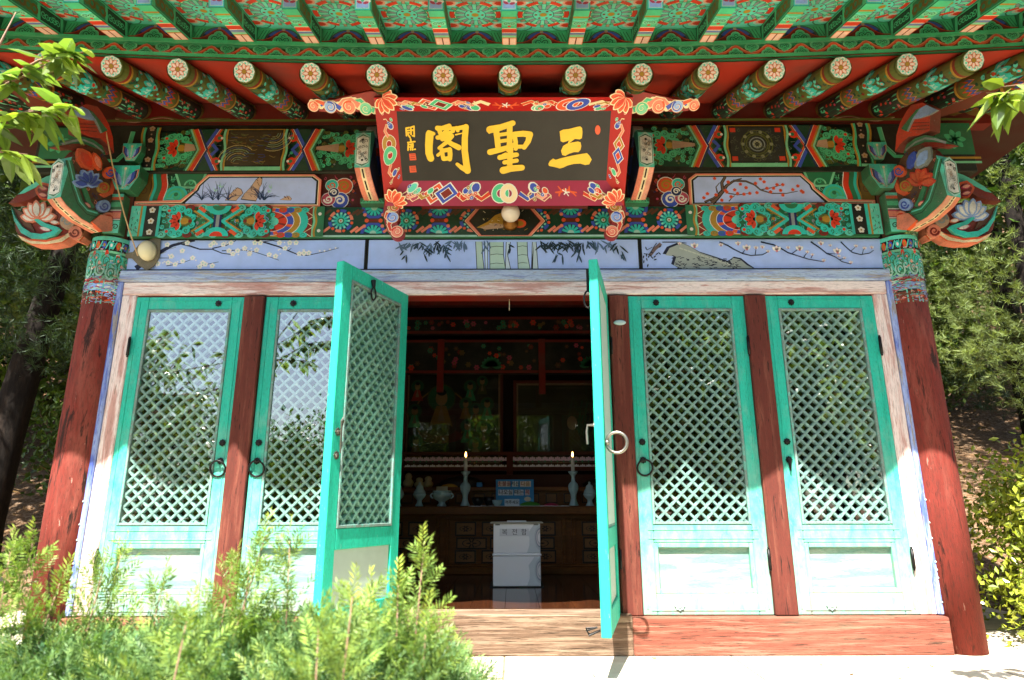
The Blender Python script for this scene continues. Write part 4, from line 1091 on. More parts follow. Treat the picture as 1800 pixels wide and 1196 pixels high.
# flying rafters: square, painted beneath and on the end
SF = math.atan(.26)
def flying_mesh():
    mb = MB(); ca, sa = math.cos(SF), math.sin(SF)
    ax = lambda t, d=0, x=0: Vector((x, -t*ca - d*sa, -t*sa + d*ca))
    L = .37; hw = .036; Hh = .095
    pts = lambda t: [ax(t, 0, -hw), ax(t, 0, hw), ax(t, Hh, hw), ax(t, Hh, -hw)]
    mb.grid([pts(-.25), pts(L)], C['dgreen'], closed=True, caps=True)
    P = Paint(mb, lambda u, v, h=0: ax(v, -h, u), .0006, .00003)
    P.rect(-hw, -.01, hw, .006, C['olive'])
    P.rect(-hw, .004, hw, .105, C['salmon']); P.rect(-hw+.004, .008, -.004, .10, lin('#f4c4b0')); P.rect(.004, .008, hw-.004, .10, lin('#f4c4b0')); P.rect(-.0022, .012, .0022, .105, C['black'])
    P.rect(-hw, .105, hw, .113, C['ochre']); P.rect(-hw, .113, hw, .13, C['lgreen']); P.rect(-hw, .13, hw, .158, C['grey']); P.rect(-hw, .143, hw, .15, C['blue'])
    P.rect(-hw, .158, hw, .162, C['white']); P.rect(-hw, .162, hw, .20, C['red']); P.rect(-hw, .2, hw, .206, C['cream'])
    P.rect(-hw, .206, hw, .31, C['green'])
    P.cloud(0, .25, .03, C['lgreen'], C['xgreen'], 1); P.disc(0, .225, .009, C['red'], 8); P.stroke([(-hw, .285), (0, .27), (hw, .285)], .01, C['teal']); P.rect(-hw, .30, hw, .315, C['ochre']); P.rect(-hw, .315, hw, L, C['green'])
    for sx in (-1, 1):                                   # sides
        Q = Paint(mb, lambda u, v, h=0, sx=sx: ax(u, v, sx*(hw+h)), .0006, .00003)
        Q.rect(.0, .004, L, .09, C['green']); Q.rect(.02, .012, .16, .082, C['black']); Q.rect(.026, .017, .155, .077, C['xgreen'])
        for k in range(5): Q.curl(.04+.025*k, .047, .018, C['green'], 1.3, k, .006)
        Q.rect(.18, .01, .34, .085, C['dgreen'])
        for k in range(4): Q.arc(.2+.04*k, .045, .012, .026, 0, 2*PI, C['olive' if k % 2 else 'dochre'], 9)
    E = Paint(mb, plane_fn(ax(L, 0), (1, 0, 0), (0, -sa, ca)), .0008, .00003)
    E.rect(-hw, 0, hw, Hh, C['turq']); E.rect(-hw+.005, .006, hw-.005, Hh-.006, C['mint']); E.rect(-hw+.009, .01, hw-.009, Hh-.01, C['lblue'])
    E.petals(0, .04, 5, .035, .018, C['white'], .004, .0, 0, PI); E.petals(0, .03, 2, .028, .014, C['rose'], .002, .2, 0, 2*PI-1.2); E.disc(0, .045, .008, C['green'], 8)
    return mb.mesh('flying_rafter', M_DAN)
FM = flying_mesh()
FX = [.031 + .3365*(i-10) for i in range(21)]
for x in FX:
    o = bpy.data.objects.new('flying_rafter', FM); COL.objects.link(o); o.parent = shrine
    o.location = (x, YB+.004, ZB+HB+.002+lift(x)-.86); o.rotation_euler = (0, 0, max(-.3, min(.3, (abs(x)-2.5)*.3)) * (1 if x > 0 else -1) if abs(x) > 2.5 else 0)
# between them: an upright board with a lotus arch and a slanting ceiling board with a flower
def arch_mesh():
    mb = MB(); w = .1325; Hh = .10
    mb.box(-w, 0, 0, w, .02, Hh, C['green'])
    P = Paint(mb, plane_fn((0, 0, 0), (1, 0, 0), (0, 0, 1)), .0006, .00003)
    for sg in (-1, 1):
        P.poly([(sg*.13, .02), (sg*.13, .09), (sg*.09, .09)], C['green']); 
        for k in range(3): P.stroke([(sg*(.128-.016*k), .03), (sg*(.105-.016*k), .085)], .004, C['dgreen'])
    P.arc(0, .02, .0, .094, .15, PI-.15, C['navy'], 14, .82); P.arc(0, .02, .05, .085, .5, PI-.5, C['blue'], 12, .84); P.arc(0, .02, .085, .09, .15, PI-.15, C['olive'], 14, .84)
    xs = [(-w + 2*w*i/24) for i in range(25)]
    P.stroke([(x, .012+.06*math.exp(-(x/.055)**2)) for x in xs], .028, C['dred']); P.stroke([(x, .024+.06*math.exp(-(x/.055)**2)) for x in xs], .004, C['red'])
    P.cloud(0, .024, .044, C['lgreen'], C['dgreen'], 1); P.cloud(0, .024, .039, C['green'], C['xgreen'], 1)
    P.disc(0, .09, .009, C['tan'], 10); P.rect(-w, 0, w, .006, C['dred'])
    return mb.mesh('arch_board', M_DAN)
def flower_mesh():
    mb = MB(); ca, sa = math.cos(SF), math.sin(SF)
    L = .40; w = .134
    fn = lambda u, v, h=0: Vector((u, -v*ca - h*sa*-1*0, -v*sa - h))
    mb.grid([[fn(-w, 0, d), fn(w, 0, d)] for d in (0,)] + [[fn(-w, L), fn(w, L)]], C['green']); mb.grid([[fn(-w, 0, -.015), fn(w, 0, -.015)], [fn(-w, L, -.015), fn(w, L, -.015)]], C['red'])
    P = Paint(mb, fn, .0008, .00004)
    cyy = .165
    P.rect(-w, 0, w, L, C['teal'])
    for sx in (-1, 1):
        for sy in (-1, 1):
            X, Y = sx*.108, cyy+sy*.108
            P.disc(X, Y, .062, C['dgreen'], 12); P.disc(X, Y, .055, C['teal'], 12); P.disc(X, Y, .034, C['mint'], 10); P.disc(X, Y, .022, C['pink'], 8); P.disc(X, Y, .011, C['red'], 7)
            P.disc(sx*.126, Y, .026, C['red'], 8, .022)
    P.disc(0, cyy, .112, C['dgreen'], 20); P.disc(0, cyy, .109, C['green'], 20)
    for k in range(6):
        a = k*PI/3
        P.arc(0, cyy, .101, .128, a-.27, a+.27, C['dred'], 5); P.arc(0, cyy, .104, .126, a-.25, a+.25, C['red'], 5); P.arc(0, cyy, .1, .104, a-.27, a+.27, C['cream'], 5)
        b_ = a+PI/6; P.at(.112*math.cos(b_), cyy+.112*math.sin(b_), 1, 1, b_); P.rect(-.016, -.009, .016, .009, C['brown']); P.rect(-.014, -.007, .014, .007, C['tan']); P.at()
    P.up()
    for k in range(12): P.petal(0, cyy, PI/12+k*PI/6, .066, .028, C['xgreen'], .034)
    P.up()
    for k in range(12): P.petal(0, cyy, PI/12+k*PI/6, .062, .022, C['grey'], .036)
    P.bars(0, cyy, 12, .03, .103, .0165, C['xgreen'], 0, 2*PI, .026); P.bars(0, cyy, 12, .03, .1005, .0125, C['teal'], 0, 2*PI, .0215); P.bars(0, cyy, 12, .06, .098, .005, C['lgreen'], 0, 2*PI, .009)
    P.disc(0, cyy, .054, C['xgreen'], 14); P.disc(0, cyy, .051, C['teal'], 14); P.up()
    for k in range(6): P._p([(.036*math.cos(k*PI/3)+.008*math.cos(t*PI/3), cyy+.036*math.sin(k*PI/3)+.008*math.sin(t*PI/3)) for t in range(6)], C['dred'])
    P.disc(0, cyy, .021, C['green'], 10); P.disc(0, cyy, .017, C['ochre'], 10)
    P.rect(-w, .29, w, .30, C['tan']); P.rect(-w, .385, w, L, C['red'])
    return mb.mesh('flower_board', M_DAN)
AM, PM = arch_mesh(), flower_mesh()
for i in range(20):
    x = .031 + .3365*(i-9.5); sl = -2*.0125*x
    o = bpy.data.objects.new('arch_board', AM); COL.objects.link(o); o.parent = shrine; o.location = (x, YB+.002, ZB+HB+.004+lift(x)-.86); o.rotation_euler = (0, sl, 0)
    o = bpy.data.objects.new('flower_board', PM); COL.objects.link(o); o.parent = shrine; o.location = (x, YB+.002, ZB+HB+.104+lift(x)-.86); o.rotation_euler = (0, sl, 0)
# outer eave board, hip rafters and the tiled roof
mb = MB()
for i in range(n):
    a, b = -3.7+7.4*i/n, -3.7+7.4*(i+1)/n
    za, zb = 3.888+lift(a), 3.888+lift(b)
    mb.grid([[(a, -1.155, za), (a, -1.155, za+.07), (a, -1.12, za+.10), (a, -1.12, za)], [(b, -1.155, zb), (b, -1.155, zb+.07), (b, -1.12, zb+.10), (b, -1.12, zb)]], C['red'], closed=True)
part('outer_eave_board', mb, M_RED)
for sg in (-1, 1):
    mb = MB()
    A, B = Vector((sg*2.42, .15, 3.97)), Vector((sg*3.62, -1.05, 3.93))
    d = (B-A).normalized(); w = d.cross(Vector((0, 0, 1))).normalized()*.075; h = Vector((0, 0, .17))
    mb.grid([[A-w, A+w, A+w+h, A-w+h], [(A+B)/2-w-h*.1, (A+B)/2+w-h*.1, (A+B)/2+w+h*.9, (A+B)/2-w+h*.9], [B-w+h*.2, B+w+h*.2, B+w+h, B-w+h]], lin('#6e2a16'), closed=True, caps=True)
    part('hip_rafter', mb, M_RED)
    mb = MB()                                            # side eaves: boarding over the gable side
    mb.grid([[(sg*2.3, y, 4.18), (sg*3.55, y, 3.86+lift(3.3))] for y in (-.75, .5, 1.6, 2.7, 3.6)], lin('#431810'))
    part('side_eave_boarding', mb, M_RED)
def roofz(t): return 3.985 + t*1.9 - .55*t*(1-t)
mb = MB(); nx = 96; EX = 3.75
def roof_row(t, back=False):
    row = []
    hx = EX - t*1.0
    for i in range(nx*2+1):
        u = -1+i/nx; x = u*hx
        z = roofz(t) + lift(u*3.7)*(1-t)**2 + .035*abs(math.sin(PI*u*EX/.31))
        row.append((x, (-1.26 + t*2.66) if not back else (4.06 - t*2.66), z))
    return row
mb.grid([roof_row(t) for t in (0, .15, .3, .5, .75, 1)]); mb.grid([roof_row(t, True) for t in (0, .15, .3, .5, .75, 1)])
for sg in (-1, 1):
    mb.grid([[(sg*(EX-t*1.0), -1.26+t*2.66+(5.32-2*t*2.66)*k/20, roofz(t)+lift(3.7)*(1-t)**2*(1-.0*k)) for k in range(21)] for t in (0, .3, .6, 1)])
for i in range(-6, 7):                                   # eave tiles out of view, lobes oversized to cast the scalloped door shadow
    x = i*.62+.31
    pts = [(x-.305, 4.03+lift(x))] + [(x-.305+.61*k/16, 4.0+lift(x)-.19*math.sin(PI*k/16)**.75) for k in range(17)] + [(x+.305, 4.03+lift(x))]
    mb.prism(pts, lambda u, v, d: (u, -1.265+d, v), 0, .03)
part('tiled_roof', mb, M_ROOFT)
mb = MB(); mb.box(-2.75, 1.3, 5.85, 2.75, 1.5, 6.15, bev=.03); part('roof_ridge', mb, M_ROOFT)
# thin wires along the top of the beam
mb = MB(); mb.tube([(-2.3+.2*i, -.026, 3.885+.006*math.sin(i)) for i in range(24)], .003, n=5); part('wire', mb, M_IRON)
# ---------------------------------------------------------------- bracket arms
def ray_plane(px, py, p0, n):
    a, b = (px-900)/1120, (598-py)/1120
    d = Vector((a, _c-b*_s, _s+b*_c)); o = Vector((.04, -3.6, 1.6))
    return o + d*((Vector(p0)-o).dot(n)/d.dot(n))
def tongue(mb, prof_lo, prof_hi, fn, hw, cl, cs, tipc):
    """curving arm: lower and upper edge profiles in (r,z); fn(r,z,d) with d across"""
    rows = []
    for (a, b) in zip(prof_lo, prof_hi):
        rows.append([fn(a[0], a[1], -hw), fn(a[0], a[1], hw), fn(b[0], b[1], hw), fn(b[0], b[1], -hw)])
    for i in range(len(rows)-1):
        p, q = rows[i], rows[i+1]
        mb.face([p[0], p[1], q[1], q[0]], cl); mb.face([p[1], p[2], q[2], q[1]], cs); mb.face([p[2], p[3], q[3], q[2]], C['dgreen']); mb.face([p[3], p[0], q[0], q[3]], cs)
    mb.face(rows[-1], tipc); mb.face(list(reversed(rows[0])), cs)
def hex_tip(P, z0, z1, hw, seed=1):
    c = (z0+z1)/2
    def hx(k): return [(0, z0+(c-z0)*(1-k)), (hw*k, z0+.03+(1-k)*.02), (hw*k, z1-.035-(1-k)*.02), (0, z1-(z1-c)*(1-k)), (-hw*k, z1-.035-(1-k)*.02), (-hw*k, z0+.03+(1-k)*.02)]
    P.poly(hx(1.0), C['mint']); P.poly(hx(.88), C['dgreen']); P.poly(hx(.8), C['white'])
    rr = random.Random(seed)
    for k in range(26):
        x, z = rr.uniform(-hw*.6, hw*.6), rr.uniform(z0+.05, z1-.05)
        P.curl(x, z, rr.uniform(.007, .013), C[rr.choice(['soot', 'tan', 'grey'])], 1.1, rr.uniform(0, 6), .0035)
    P.disc(0, z0+.05, .008, C['black'], 6); P.disc(0, z1-.05, .008, C['black'], 6)
def arm(name, org, dir_, s, seed, carved=None):
    """upturned tongue from the beam: org = foot, dir_ = outward unit vector"""
    o = Vector(org); d = Vector(dir_).normalized(); w = d.cross(Vector((0, 0, 1))).normalized()
    fn = lambda r, z, k=0: o + d*(r*s) + Vector((0, 0, z*s)) + w*(k*s)
    mb = MB()
    lo = [(.0, .0), (.06, .01), (.13, .035), (.20, .075), (.255, .12)]
    hi = [(.0, .14), (.05, .15), (.10, .18), (.15, .26), (.185, .37)]
    tongue(mb, lo, hi, fn, .045, C['salmon'], C['navy'], C['mint'])
    # tall front of the tip
    tip = [(.255, .12), (.262, .34), (.23, .375), (.185, .37)]
    mb.prism(tip, lambda r, z, k: fn(r, z, k), -.045, .045, C['teal'])
    for i in range(4):                                   # under face stripes
        a, b = lo[i], lo[i+1]
        def q(t, k, h=.0015): r = a[0]+(b[0]-a[0])*t; z = a[1]+(b[1]-a[1])*t; return fn(r+h*.3, z-h, k)
        for k0, k1, c in ((-.041, -.014, 'pink'), (-.014, .014, 'cream'), (.014, .041, 'salmon')): mb.face([q(0, k0), q(1, k0), q(1, k1), q(0, k1)], C[c])
        mb.face([q(.1, -.0045, .002), q(.9, -.0045, .002), q(.9, .0045, .002), q(.1, .0045, .002)], C['black'])
    nrm = Vector((0, 0, 1))
    front = lambda u, v, h=0: fn(.2585+h, v, -u) if True else None
    P = Paint(mb, lambda u, v, h=0: fn(.256+.032*(v-.12)+h, v, -u), .002, .00006)
    hex_tip(P, .115, .345, .043, seed)
    return mb, fn
for sg in (-1, 1):
    mb, fn = arm('x', (sg*.80, -.022, 3.372), (sg*.10, -1, 0), 1.0, 5+sg)
    # boards over the arm: blue-grey and red scrolls
    mb.box(*(sorted((sg*.80-.03, sg*.80+.03))[0], -.2, 3.72, sorted((sg*.80-.03, sg*.80+.03))[1], -.06, 3.86, C['navy'])) if False else None
    for k, (r0, z0, q, c) in enumerate(((.06, .40, .05, 'navy'), (.1, .44, .04, 'grey'), (.03, .33, .05, 'dred'), (.04, .25, .06, 'blue'))):
        mb.prism([(r0+q*math.cos(t*PI/6), z0+q*math.sin(t*PI/6)) for t in range(12)], fn, -.03, .03, C[c])
    part('bracket_arm', mb, M_DANO)
    mb = MB(); x = sg*.80
    mb.box(x-.075, -.08, 3.362, x+.075, -.0205, 3.40, C['dgreen'], bev=.004)
    P = Paint(mb, plane_fn((x, -.08, 3.362), (1, 0, 0), (0, 0, 1)), .001, .00004)
    P.rect(-.07, 0, .07, .01, C['green']); 
    for q in (-.04, 0, .04): P.arc(q, .008, .004, .022, 0, PI, C['green'], 8); P.arc(q, .008, .01, .014, 0, PI, C['xgreen'], 8)
    part('bracket_foot', mb, M_DANO)
# corner brackets
def zoom3(p): return (1560+p[0]/4.6, 170+p[1]/4.6)
for sg in (-1, 1):
    foot = Vector((2.40, -.06, 0)); dg = Vector((.30, -.954, 0)).normalized()
    nrm = Vector((-dg.y, dg.x, 0)); nrm = Vector((dg.y, -dg.x, 0))           # faces the middle of the front
    if nrm.dot(Vector((-1, -1, 0))) < 0: nrm = -nrm
    def dl_(p):
        q = ray_plane(*zoom3(p), foot, nrm); r = (q-foot).dot(dg); return (r, q.z)
    def fn(r, z, k=0):
        q = foot + dg*r + nrm*k + Vector((0, 0, z)); return Vector((sg*q.x, q.y, q.z))
    # tongue
    mb = MB()
    A0, A1, A2, A3 = dl_((200, 1090)), dl_((380, 990)), dl_((500, 880)), dl_((545, 815))
    B = [dl_((160, 960)), dl_((330, 935)), dl_((420, 800)), dl_((470, 560))]
    lo = [A0, A1, A2, A3]
    tongue(mb, lo, B, lambda r, z, k=0: fn(r, z, k), .05, C['salmon'], C['dgreen'], C['mint'])
    T1 = dl_((600, 500)); Tt = dl_((550, 440))
    mb.prism([A3, (A3[0]+.01, T1[1]-.02), (A3[0]-.02, Tt[1]), (B[3][0], Tt[1]-.03), B[3]], fn, -.05, .05, C['teal'])
    for i in range(3):
        a, b = lo[i], lo[i+1]
        def q(t, k, h=.002): r = a[0]+(b[0]-a[0])*t; z = a[1]+(b[1]-a[1])*t; return fn(r+h*.5, z-h, k)
        for k0, k1, c in ((-.046, -.015, 'salmon'), (-.015, .012, 'cream'), (.012, .046, 'pink')): mb.face([q(0, k0), q(1, k0), q(1, k1), q(0, k1)], C[c])
        for t in (.05, .4, .75): mb.face([q(t, -.005, .003), q(t+.25, -.005, .003), q(t+.25, .005, .003), q(t, .005, .003)], C['black'])
    z0, z1 = A3[1], Tt[1]
    P = Paint(mb, lambda u, v, h=0: fn(A3[0]+.012*(v-z0)/(z1-z0)+h, v, u), .004, .00006)
    hex_tip(P, z0-.005, z1-.02, .047, 3)
    Q = Paint(mb, lambda u, v, h=0: fn(u, v, .05+h), .001, .0001)
    st = [dl_(p) for p in ((250, 955), (330, 930), (390, 860), (430, 740), (455, 620), (480, 520))]
    Q.stroke(st, .045, C['xgreen']); Q.stroke(st, .034, C['dgreen']); Q.stroke([(a+.004, b+.004) for a, b in st], .008, C['teal'])
    part('bracket_tongue', mb, M_DANO)
    # carved panel with lotus and scrolls
    mb = MB()
    pan = [dl_(p) for p in ((150, 980), (120, 800), (110, 640), (150, 520), (220, 430), (310, 400), (390, 440), (480, 540), (450, 700), (400, 840), (310, 925), (250, 950))]
    mb.prism(pan, fn, -.035, .036, C['brown'], C['dred'])
    def rel(pts, h, c, ce=None): mb.prism([dl_(p) for p in pts], fn, .036, .036+h, C[c], C[ce or c])
    def pet(cx, cyy, ang, l, w, c, c2, h=.012):
        ca, sa = math.cos(ang), -math.sin(ang)
        sh = [(0, -.1), (.3, -.42), (.65, -.45), (.9, -.2), (1, 0), (.9, .2), (.65, .45), (.3, .42), (0, .1)]
        rel([(cx+ca*a*l-sa*b*w, cyy+sa*a*l+ca*b*w) for a, b in sh], h, c); rel([(cx+ca*(.12+a*.72)*l-sa*b*w*.62, cyy+sa*(.12+a*.72)*l+ca*b*w*.62) for a, b in sh], h+.002, c2)
    lc, lc2 = ('red', 'orange') if sg > 0 else ('lblue', 'blue')
    for k, a in enumerate((2.9, 2.35, 1.8, 1.25, .7, .2)): pet(330, 720, a, 130, 75, lc, lc2, .012+.002*k)
    pet(290, 600, 1.0, 210, 130, 'grey' if sg > 0 else 'orange', 'lblue' if sg > 0 else 'red', .016); pet(230, 600, 1.2, 150, 70, 'blue' if sg > 0 else 'orange', 'blue' if sg > 0 else 'salmon', .02)
    rel([(270, 900), (300, 850), (340, 740), (370, 745), (335, 850), (300, 910)], .012, 'dgreen'); pet(300, 900, .6, 70, 40, 'rose', 'pink')
    def scroll(cx, cyy, r, c, c2, h=.02, hd=1):
        rel([(cx+r*math.cos(t*PI/8), cyy+r*math.sin(t*PI/8)) for t in range(16)], h, c)
        p = [(cx+r*.72*(1-.8*k/14)*math.cos(hd*k*.62), cyy+r*.72*(1-.8*k/14)*math.sin(hd*k*.62)) for k in range(15)]
        S2 = Paint(mb, lambda u, v, hh=0: fn(u, v, .037+h+hh), .0005); S2.stroke([dl_(q) for q in p], .012, C[c2], .006)
    scroll(155, 620, 48, 'orange', 'blue'); scroll(205, 740, 45, 'ochre', 'red', .018, -1); scroll(205, 890, 50, 'lblue', 'blue', .022); scroll(170, 1000, 60, 'salmon', 'red', .02, -1)
    rel([(110, 640), (100, 700), (130, 790), (190, 820), (230, 790), (160, 770), (130, 690)], .014, 'orange')
    rel([(150, 980), (150, 1090), (230, 1095), (310, 1020), (240, 960)], .03, 'salmon', 'orange')
    Q2 = Paint(mb, lambda u, v, h=0: fn(u, v, .0365+h), .0005, .00003); q9 = random.Random(4)
    for k in range(90):
        a_ = dl_((q9.uniform(150, 440), q9.uniform(450, 930))); r_ = q9.uniform(.006, .014)
        Q2.curl(a_[0], a_[1], r_, C[q9.choice(['dred', 'xred', 'olive', 'dgreen', 'salmon', 'navy'])], 1.0, q9.uniform(0, 6), r_*.4)
    part('bracket_carving', mb, M_DANO)
    # grey-green beak and the head with folded wing above it
    mb = MB()
    def solid(pts, k0, k1, c, ce=None): mb.prism([dl_(p) for p in pts], fn, k0, k1, C[c], C[ce or c])
    solid([(170, 470), (200, 400), (270, 350), (350, 325), (430, 340), (560, 400), (430, 380), (340, 380), (270, 410), (200, 470)], -.035, .035, 'dgreen', 'dgreen')
    solid([(270, 412), (340, 382), (430, 382), (555, 402), (470, 425), (400, 420), (300, 440), (230, 470)], -.03, .03, 'dred')
    P = Paint(mb, lambda u, v, h=0: fn(u, v, .0355+h), .001); P.stroke([dl_(p) for p in ((190, 450), (270, 385), (350, 352), (430, 360), (520, 388))], .012, C['grey'])
    part('bracket_beak', mb, M_DANO)
    mb = MB()
    solid([(120, 330), (150, 230), (200, 140), (240, 85), (330, 65), (400, 100), (395, 180), (390, 290), (300, 330), (220, 340), (150, 400), (110, 460)], -.04, .04, 'red', 'dred')
    solid([(180, 280), (250, 190), (300, 130), (380, 88), (470, 130), (410, 165), (320, 195), (270, 200), (220, 300)], .04, .055, 'lblue', 'grey')
    solid([(180, 280), (250, 190), (300, 130), (330, 115), (270, 195), (220, 300)], .055, .06, 'dgreen')
    P = Paint(mb, lambda u, v, h=0: fn(u, v, .041+h), .001)
    for k in range(4): P.stroke([dl_((250+k*35, 215)), dl_((240+k*35, 310))], .006, C['red'])
    for k in range(3): P.stroke([dl_((250, 230+k*28)), dl_((390, 225+k*26))], .005, C['dred'])
    part('bracket_head', mb, M_DANO)
    # wing along the eave line, carved as a lotus over a curling leaf
    YW = -.075
    def w2(p): q = trace(*zoom3(p), YW); return q
    def fw(u, v, k=0): return Vector((sg*u, YW-k, v))
    mb = MB()
    def rw(pts, k0, k1, c, ce=None): mb.prism([w2(p) for p in pts], fw, k0, k1, C[c], C[ce or c])
    rw([(315, 1010), (310, 1130), (340, 1165), (420, 1135), (480, 1175), (600, 1195), (720, 1190), (800, 1160), (860, 1080), (885, 900), (800, 930), (740, 880), (620, 860), (520, 880), (470, 980), (400, 960)], -.07, .0, 'dred', 'salmon')
    rw([(310, 1130), (340, 1165), (420, 1135), (480, 1175), (600, 1195), (720, 1190), (800, 1160), (840, 1115), (740, 1160), (610, 1172), (500, 1145), (430, 1105)], .0, .012, 'cream', 'orange')
    rw([(440, 1118), (500, 1150), (610, 1176), (740, 1164), (820, 1125), (740, 1150), (610, 1160), (500, 1132)], .012, .014, 'orange')
    rw([(485, 1075), (530, 1125), (620, 1155), (720, 1150), (800, 1105), (855, 1010), (880, 900), (845, 985), (790, 1060), (720, 1105), (640, 1115), (560, 1095), (510, 1060)], .0, .02, 'turq', 'teal')
    def petw(cx, cyy, ang, l, w, c, c2, h=.012):
        ca, sa = math.cos(ang), -math.sin(ang)
        sh = [(0, -.1), (.3, -.42), (.65, -.45), (.9, -.2), (1, 0), (.9, .2), (.65, .45), (.3, .42), (0, .1)]
        rw([(cx+ca*a*l-sa*b*w, cyy+sa*a*l+ca*b*w) for a, b in sh], .0, h, c); rw([(cx+ca*(.12+a*.74)*l-sa*b*w*.66, cyy+sa*(.12+a*.74)*l+ca*b*w*.66) for a, b in sh], .0, h+.002, c2)
    l1, l2 = ('lblue', 'white') if sg > 0 else ('salmon', 'white')
    for k, a in enumerate((2.95, 2.45, 1.95, 1.5, 1.05, .6, .15)): petw(670, 990, a, 150, 85, l1, l2, .012+.003*(3-abs(k-3)))
    rw([(500, 1060), (600, 1030), (680, 985), (700, 1000), (640, 1050), (540, 1085)], 0, .016, 'turq'); petw(560, 1085, .25, 110, 45, 'rose', 'white', .014); petw(500, 1020, .1, 80, 40, 'salmon', 'white', .012)
    rw([(700, 1090), (790, 1040), (850, 930), (880, 890), (800, 940), (740, 1010)], 0, .008, 'brown')
    def scw(cx, cyy, r, c, c2, hd=1):
        rw([(cx+r*math.cos(t*PI/8), cyy+r*math.sin(t*PI/8)) for t in range(16)], 0, .02, c)
        P = Paint(mb, lambda u, v, h=0: fw(u, v, .021+h), .0005); P.stroke([w2((cx+r*.72*(1-.8*k/14)*math.cos(hd*k*.62), cyy+r*.72*(1-.8*k/14)*math.sin(hd*k*.62))) for k in range(15)], .014, C[c2], .006)
    scw(365, 1105, 55, 'salmon', 'dred'); scw(430, 1015, 60, 'tan', 'grey', -1)
    part('lotus_wing', mb, M_DANO)
    # upper wing: long green back, dark red belly
    YW = .0
    mb = MB()
    rw([(560, 620), (620, 640), (700, 680), (790, 735), (850, 785), (800, 775), (690, 720), (560, 690)], -.06, .0, 'teal', 'dgreen')
    rw([(560, 692), (690, 722), (800, 777), (850, 787), (925, 855), (840, 850), (740, 820), (650, 760), (560, 740)], -.05, .0, 'dred', 'dred')
    for p in (((560, 740), .0), ): petw(545, 780, .15, 150, 150, 'orange', 'dred', .02)
    petw(580, 760, .2, 80, 40, 'rose', 'pink', .03); petw(580, 815, .2, 80, 40, 'rose', 'pink', .03)
    part('upper_wing', mb, M_DANO)
    # bearing blocks beside the post head
    mb = MB()
    def blk(x0, x1, z0, z1, flare, yy, cb):
        pts = [(x0+flare, z0), (x1-flare, z0), (x1, z0+(z1-z0)*.55), (x1, z1), (x0, z1), (x0, z0+(z1-z0)*.55)]
        mb.prism(pts, lambda u, v, d: (sg*u, -.02-d, v), 0, yy+.03, C[cb], C['dgreen'])
        P = Paint(mb, lambda u, v, h=0: Vector((sg*u, -.05-yy-h, v)), .0006, .00005)
        cx = (x0+x1)/2; h = z1-z0
        W = (x1-x0)/2
        P.rect(x0+.003, z0+h*.55, x1-.003, z1-.002, C['turq'])
        for s2 in (-1, 1):
            wing = lambda k: [(cx+s2*.01, z0+h*.12), (cx+s2*W*.5*k, z0+h*.22), (cx+s2*W*.92*k, z0+h*.5), (cx+s2*W*.98*k, z0+h*(.6+.25*k)), (cx+s2*W*.72*k, z0+h*.70*k+h*.1), (cx+s2*W*.42*k, z0+h*.55), (cx+s2*.014, z0+h*.35)]
            for k, c in ((1.0, 'red'), (.93, 'cream'), (.9, 'navy'), (.74, 'blue'), (.5, 'lblue')): P.poly([(cx+(x-cx)*k, z0+h*.18+(z-z0-h*.18)*(.45+.55*k)) for x, z in wing(1)], C[c])
        P.stroke([(cx, z0+.006), (cx, z0+h*.5), (cx, z1-.006)], .012, C['teal'], .05); P.stroke([(cx, z0+.01), (cx, z1-.012)], .004, C['mint'], .014); P.disc(cx, z1-.022, .008, C['cream'], 7)
        rr = random.Random(int(z0*100))
        for k in range(16): P.curl(rr.uniform(x0+flare, x1-flare), rr.uniform(z0+.006, z0+h*.2), .006, C[rr.choice(['lgreen', 'pink', 'teal', 'xgreen'])], 1, 0, .003)
    blk(2.235, 2.35, 3.64, 3.76, .03, .05, 'teal'); blk(2.215, 2.385, 3.44, 3.60, .045, .065, 'teal')
    part('bearing_block', mb, M_DANO)
    mb = MB()
    mb.box(*sorted((sg*2.30, sg*2.40))[:1], -.085, 3.17, sorted((sg*2.30, sg*2.40))[1], -.0205, 3.425, C['dgreen'], bev=.006)
    P = Paint(mb, plane_fn((sg*2.35, -.085, 3.17), (1, 0, 0), (0, 0, 1)), .0008, .00004)
    for z, c, h in ((.0, 'teal', .08), (.085, 'white', .006), (.092, 'rose', .05), (.098, 'salmon', .035), (.145, 'white', .006), (.152, 'dgreen', .06), (.17, 'green', .03), (.215, 'orange', .02), (.235, 'teal', .02)): P.rect(-.046, z, .046, z+h, C[c])
    P.curl(-.018, .04, .02, C['xgreen'], 1.3, 0, .007); P.curl(.024, .04, .02, C['xgreen'], 1.3, PI, .007, -1)
    part('beam_end_block', mb, M_DANO)

# ================================================================ NAME BOARD hanging over the doors
TILT = R(49)
sign = thing('name_board', 'black name board with three gold characters in a red painted frame, hung over the doors', 'sign', (0, -.16, 3.324))
sv = Vector((0, -math.sin(TILT), math.cos(TILT))); sn = Vector((0, -math.cos(TILT), -math.sin(TILT)))
def fs(u, v, h=0): return Vector((u, 0, 0)) + sv*v + sn*h
mb = MB()
IB, IT, OB, OT = (.590, .135), (.584, .527), (.697, .0), (.688, .61)
mb.prism([(-IB[0]-.01, IB[1]-.01), (IB[0]+.01, IB[1]-.01), (IT[0]+.01, IT[1]+.01), (-IT[0]-.01, IT[1]+.01)], fs, -.045, -.002, lin('#1d1a12'))
P = Paint(mb, fs, -.001, .0002)
def g(zx, zy):                                           # tracing of the lettering, in fractions of the black field
    t = (zy-160)/442; xl = 213+30*t; xr = 1565-30*t
    u = (zx-xl)/(xr-xl); v = 1-t
    hw = IB[0]+(IT[0]-IB[0])*v
    return ((u*2-1)*hw, IB[1]+(IT[1]-IB[1])*v)
board = mb.build('board', M_SIGN, sign)
mb = MB(); P = Paint(mb, fs, .0006, .0001)
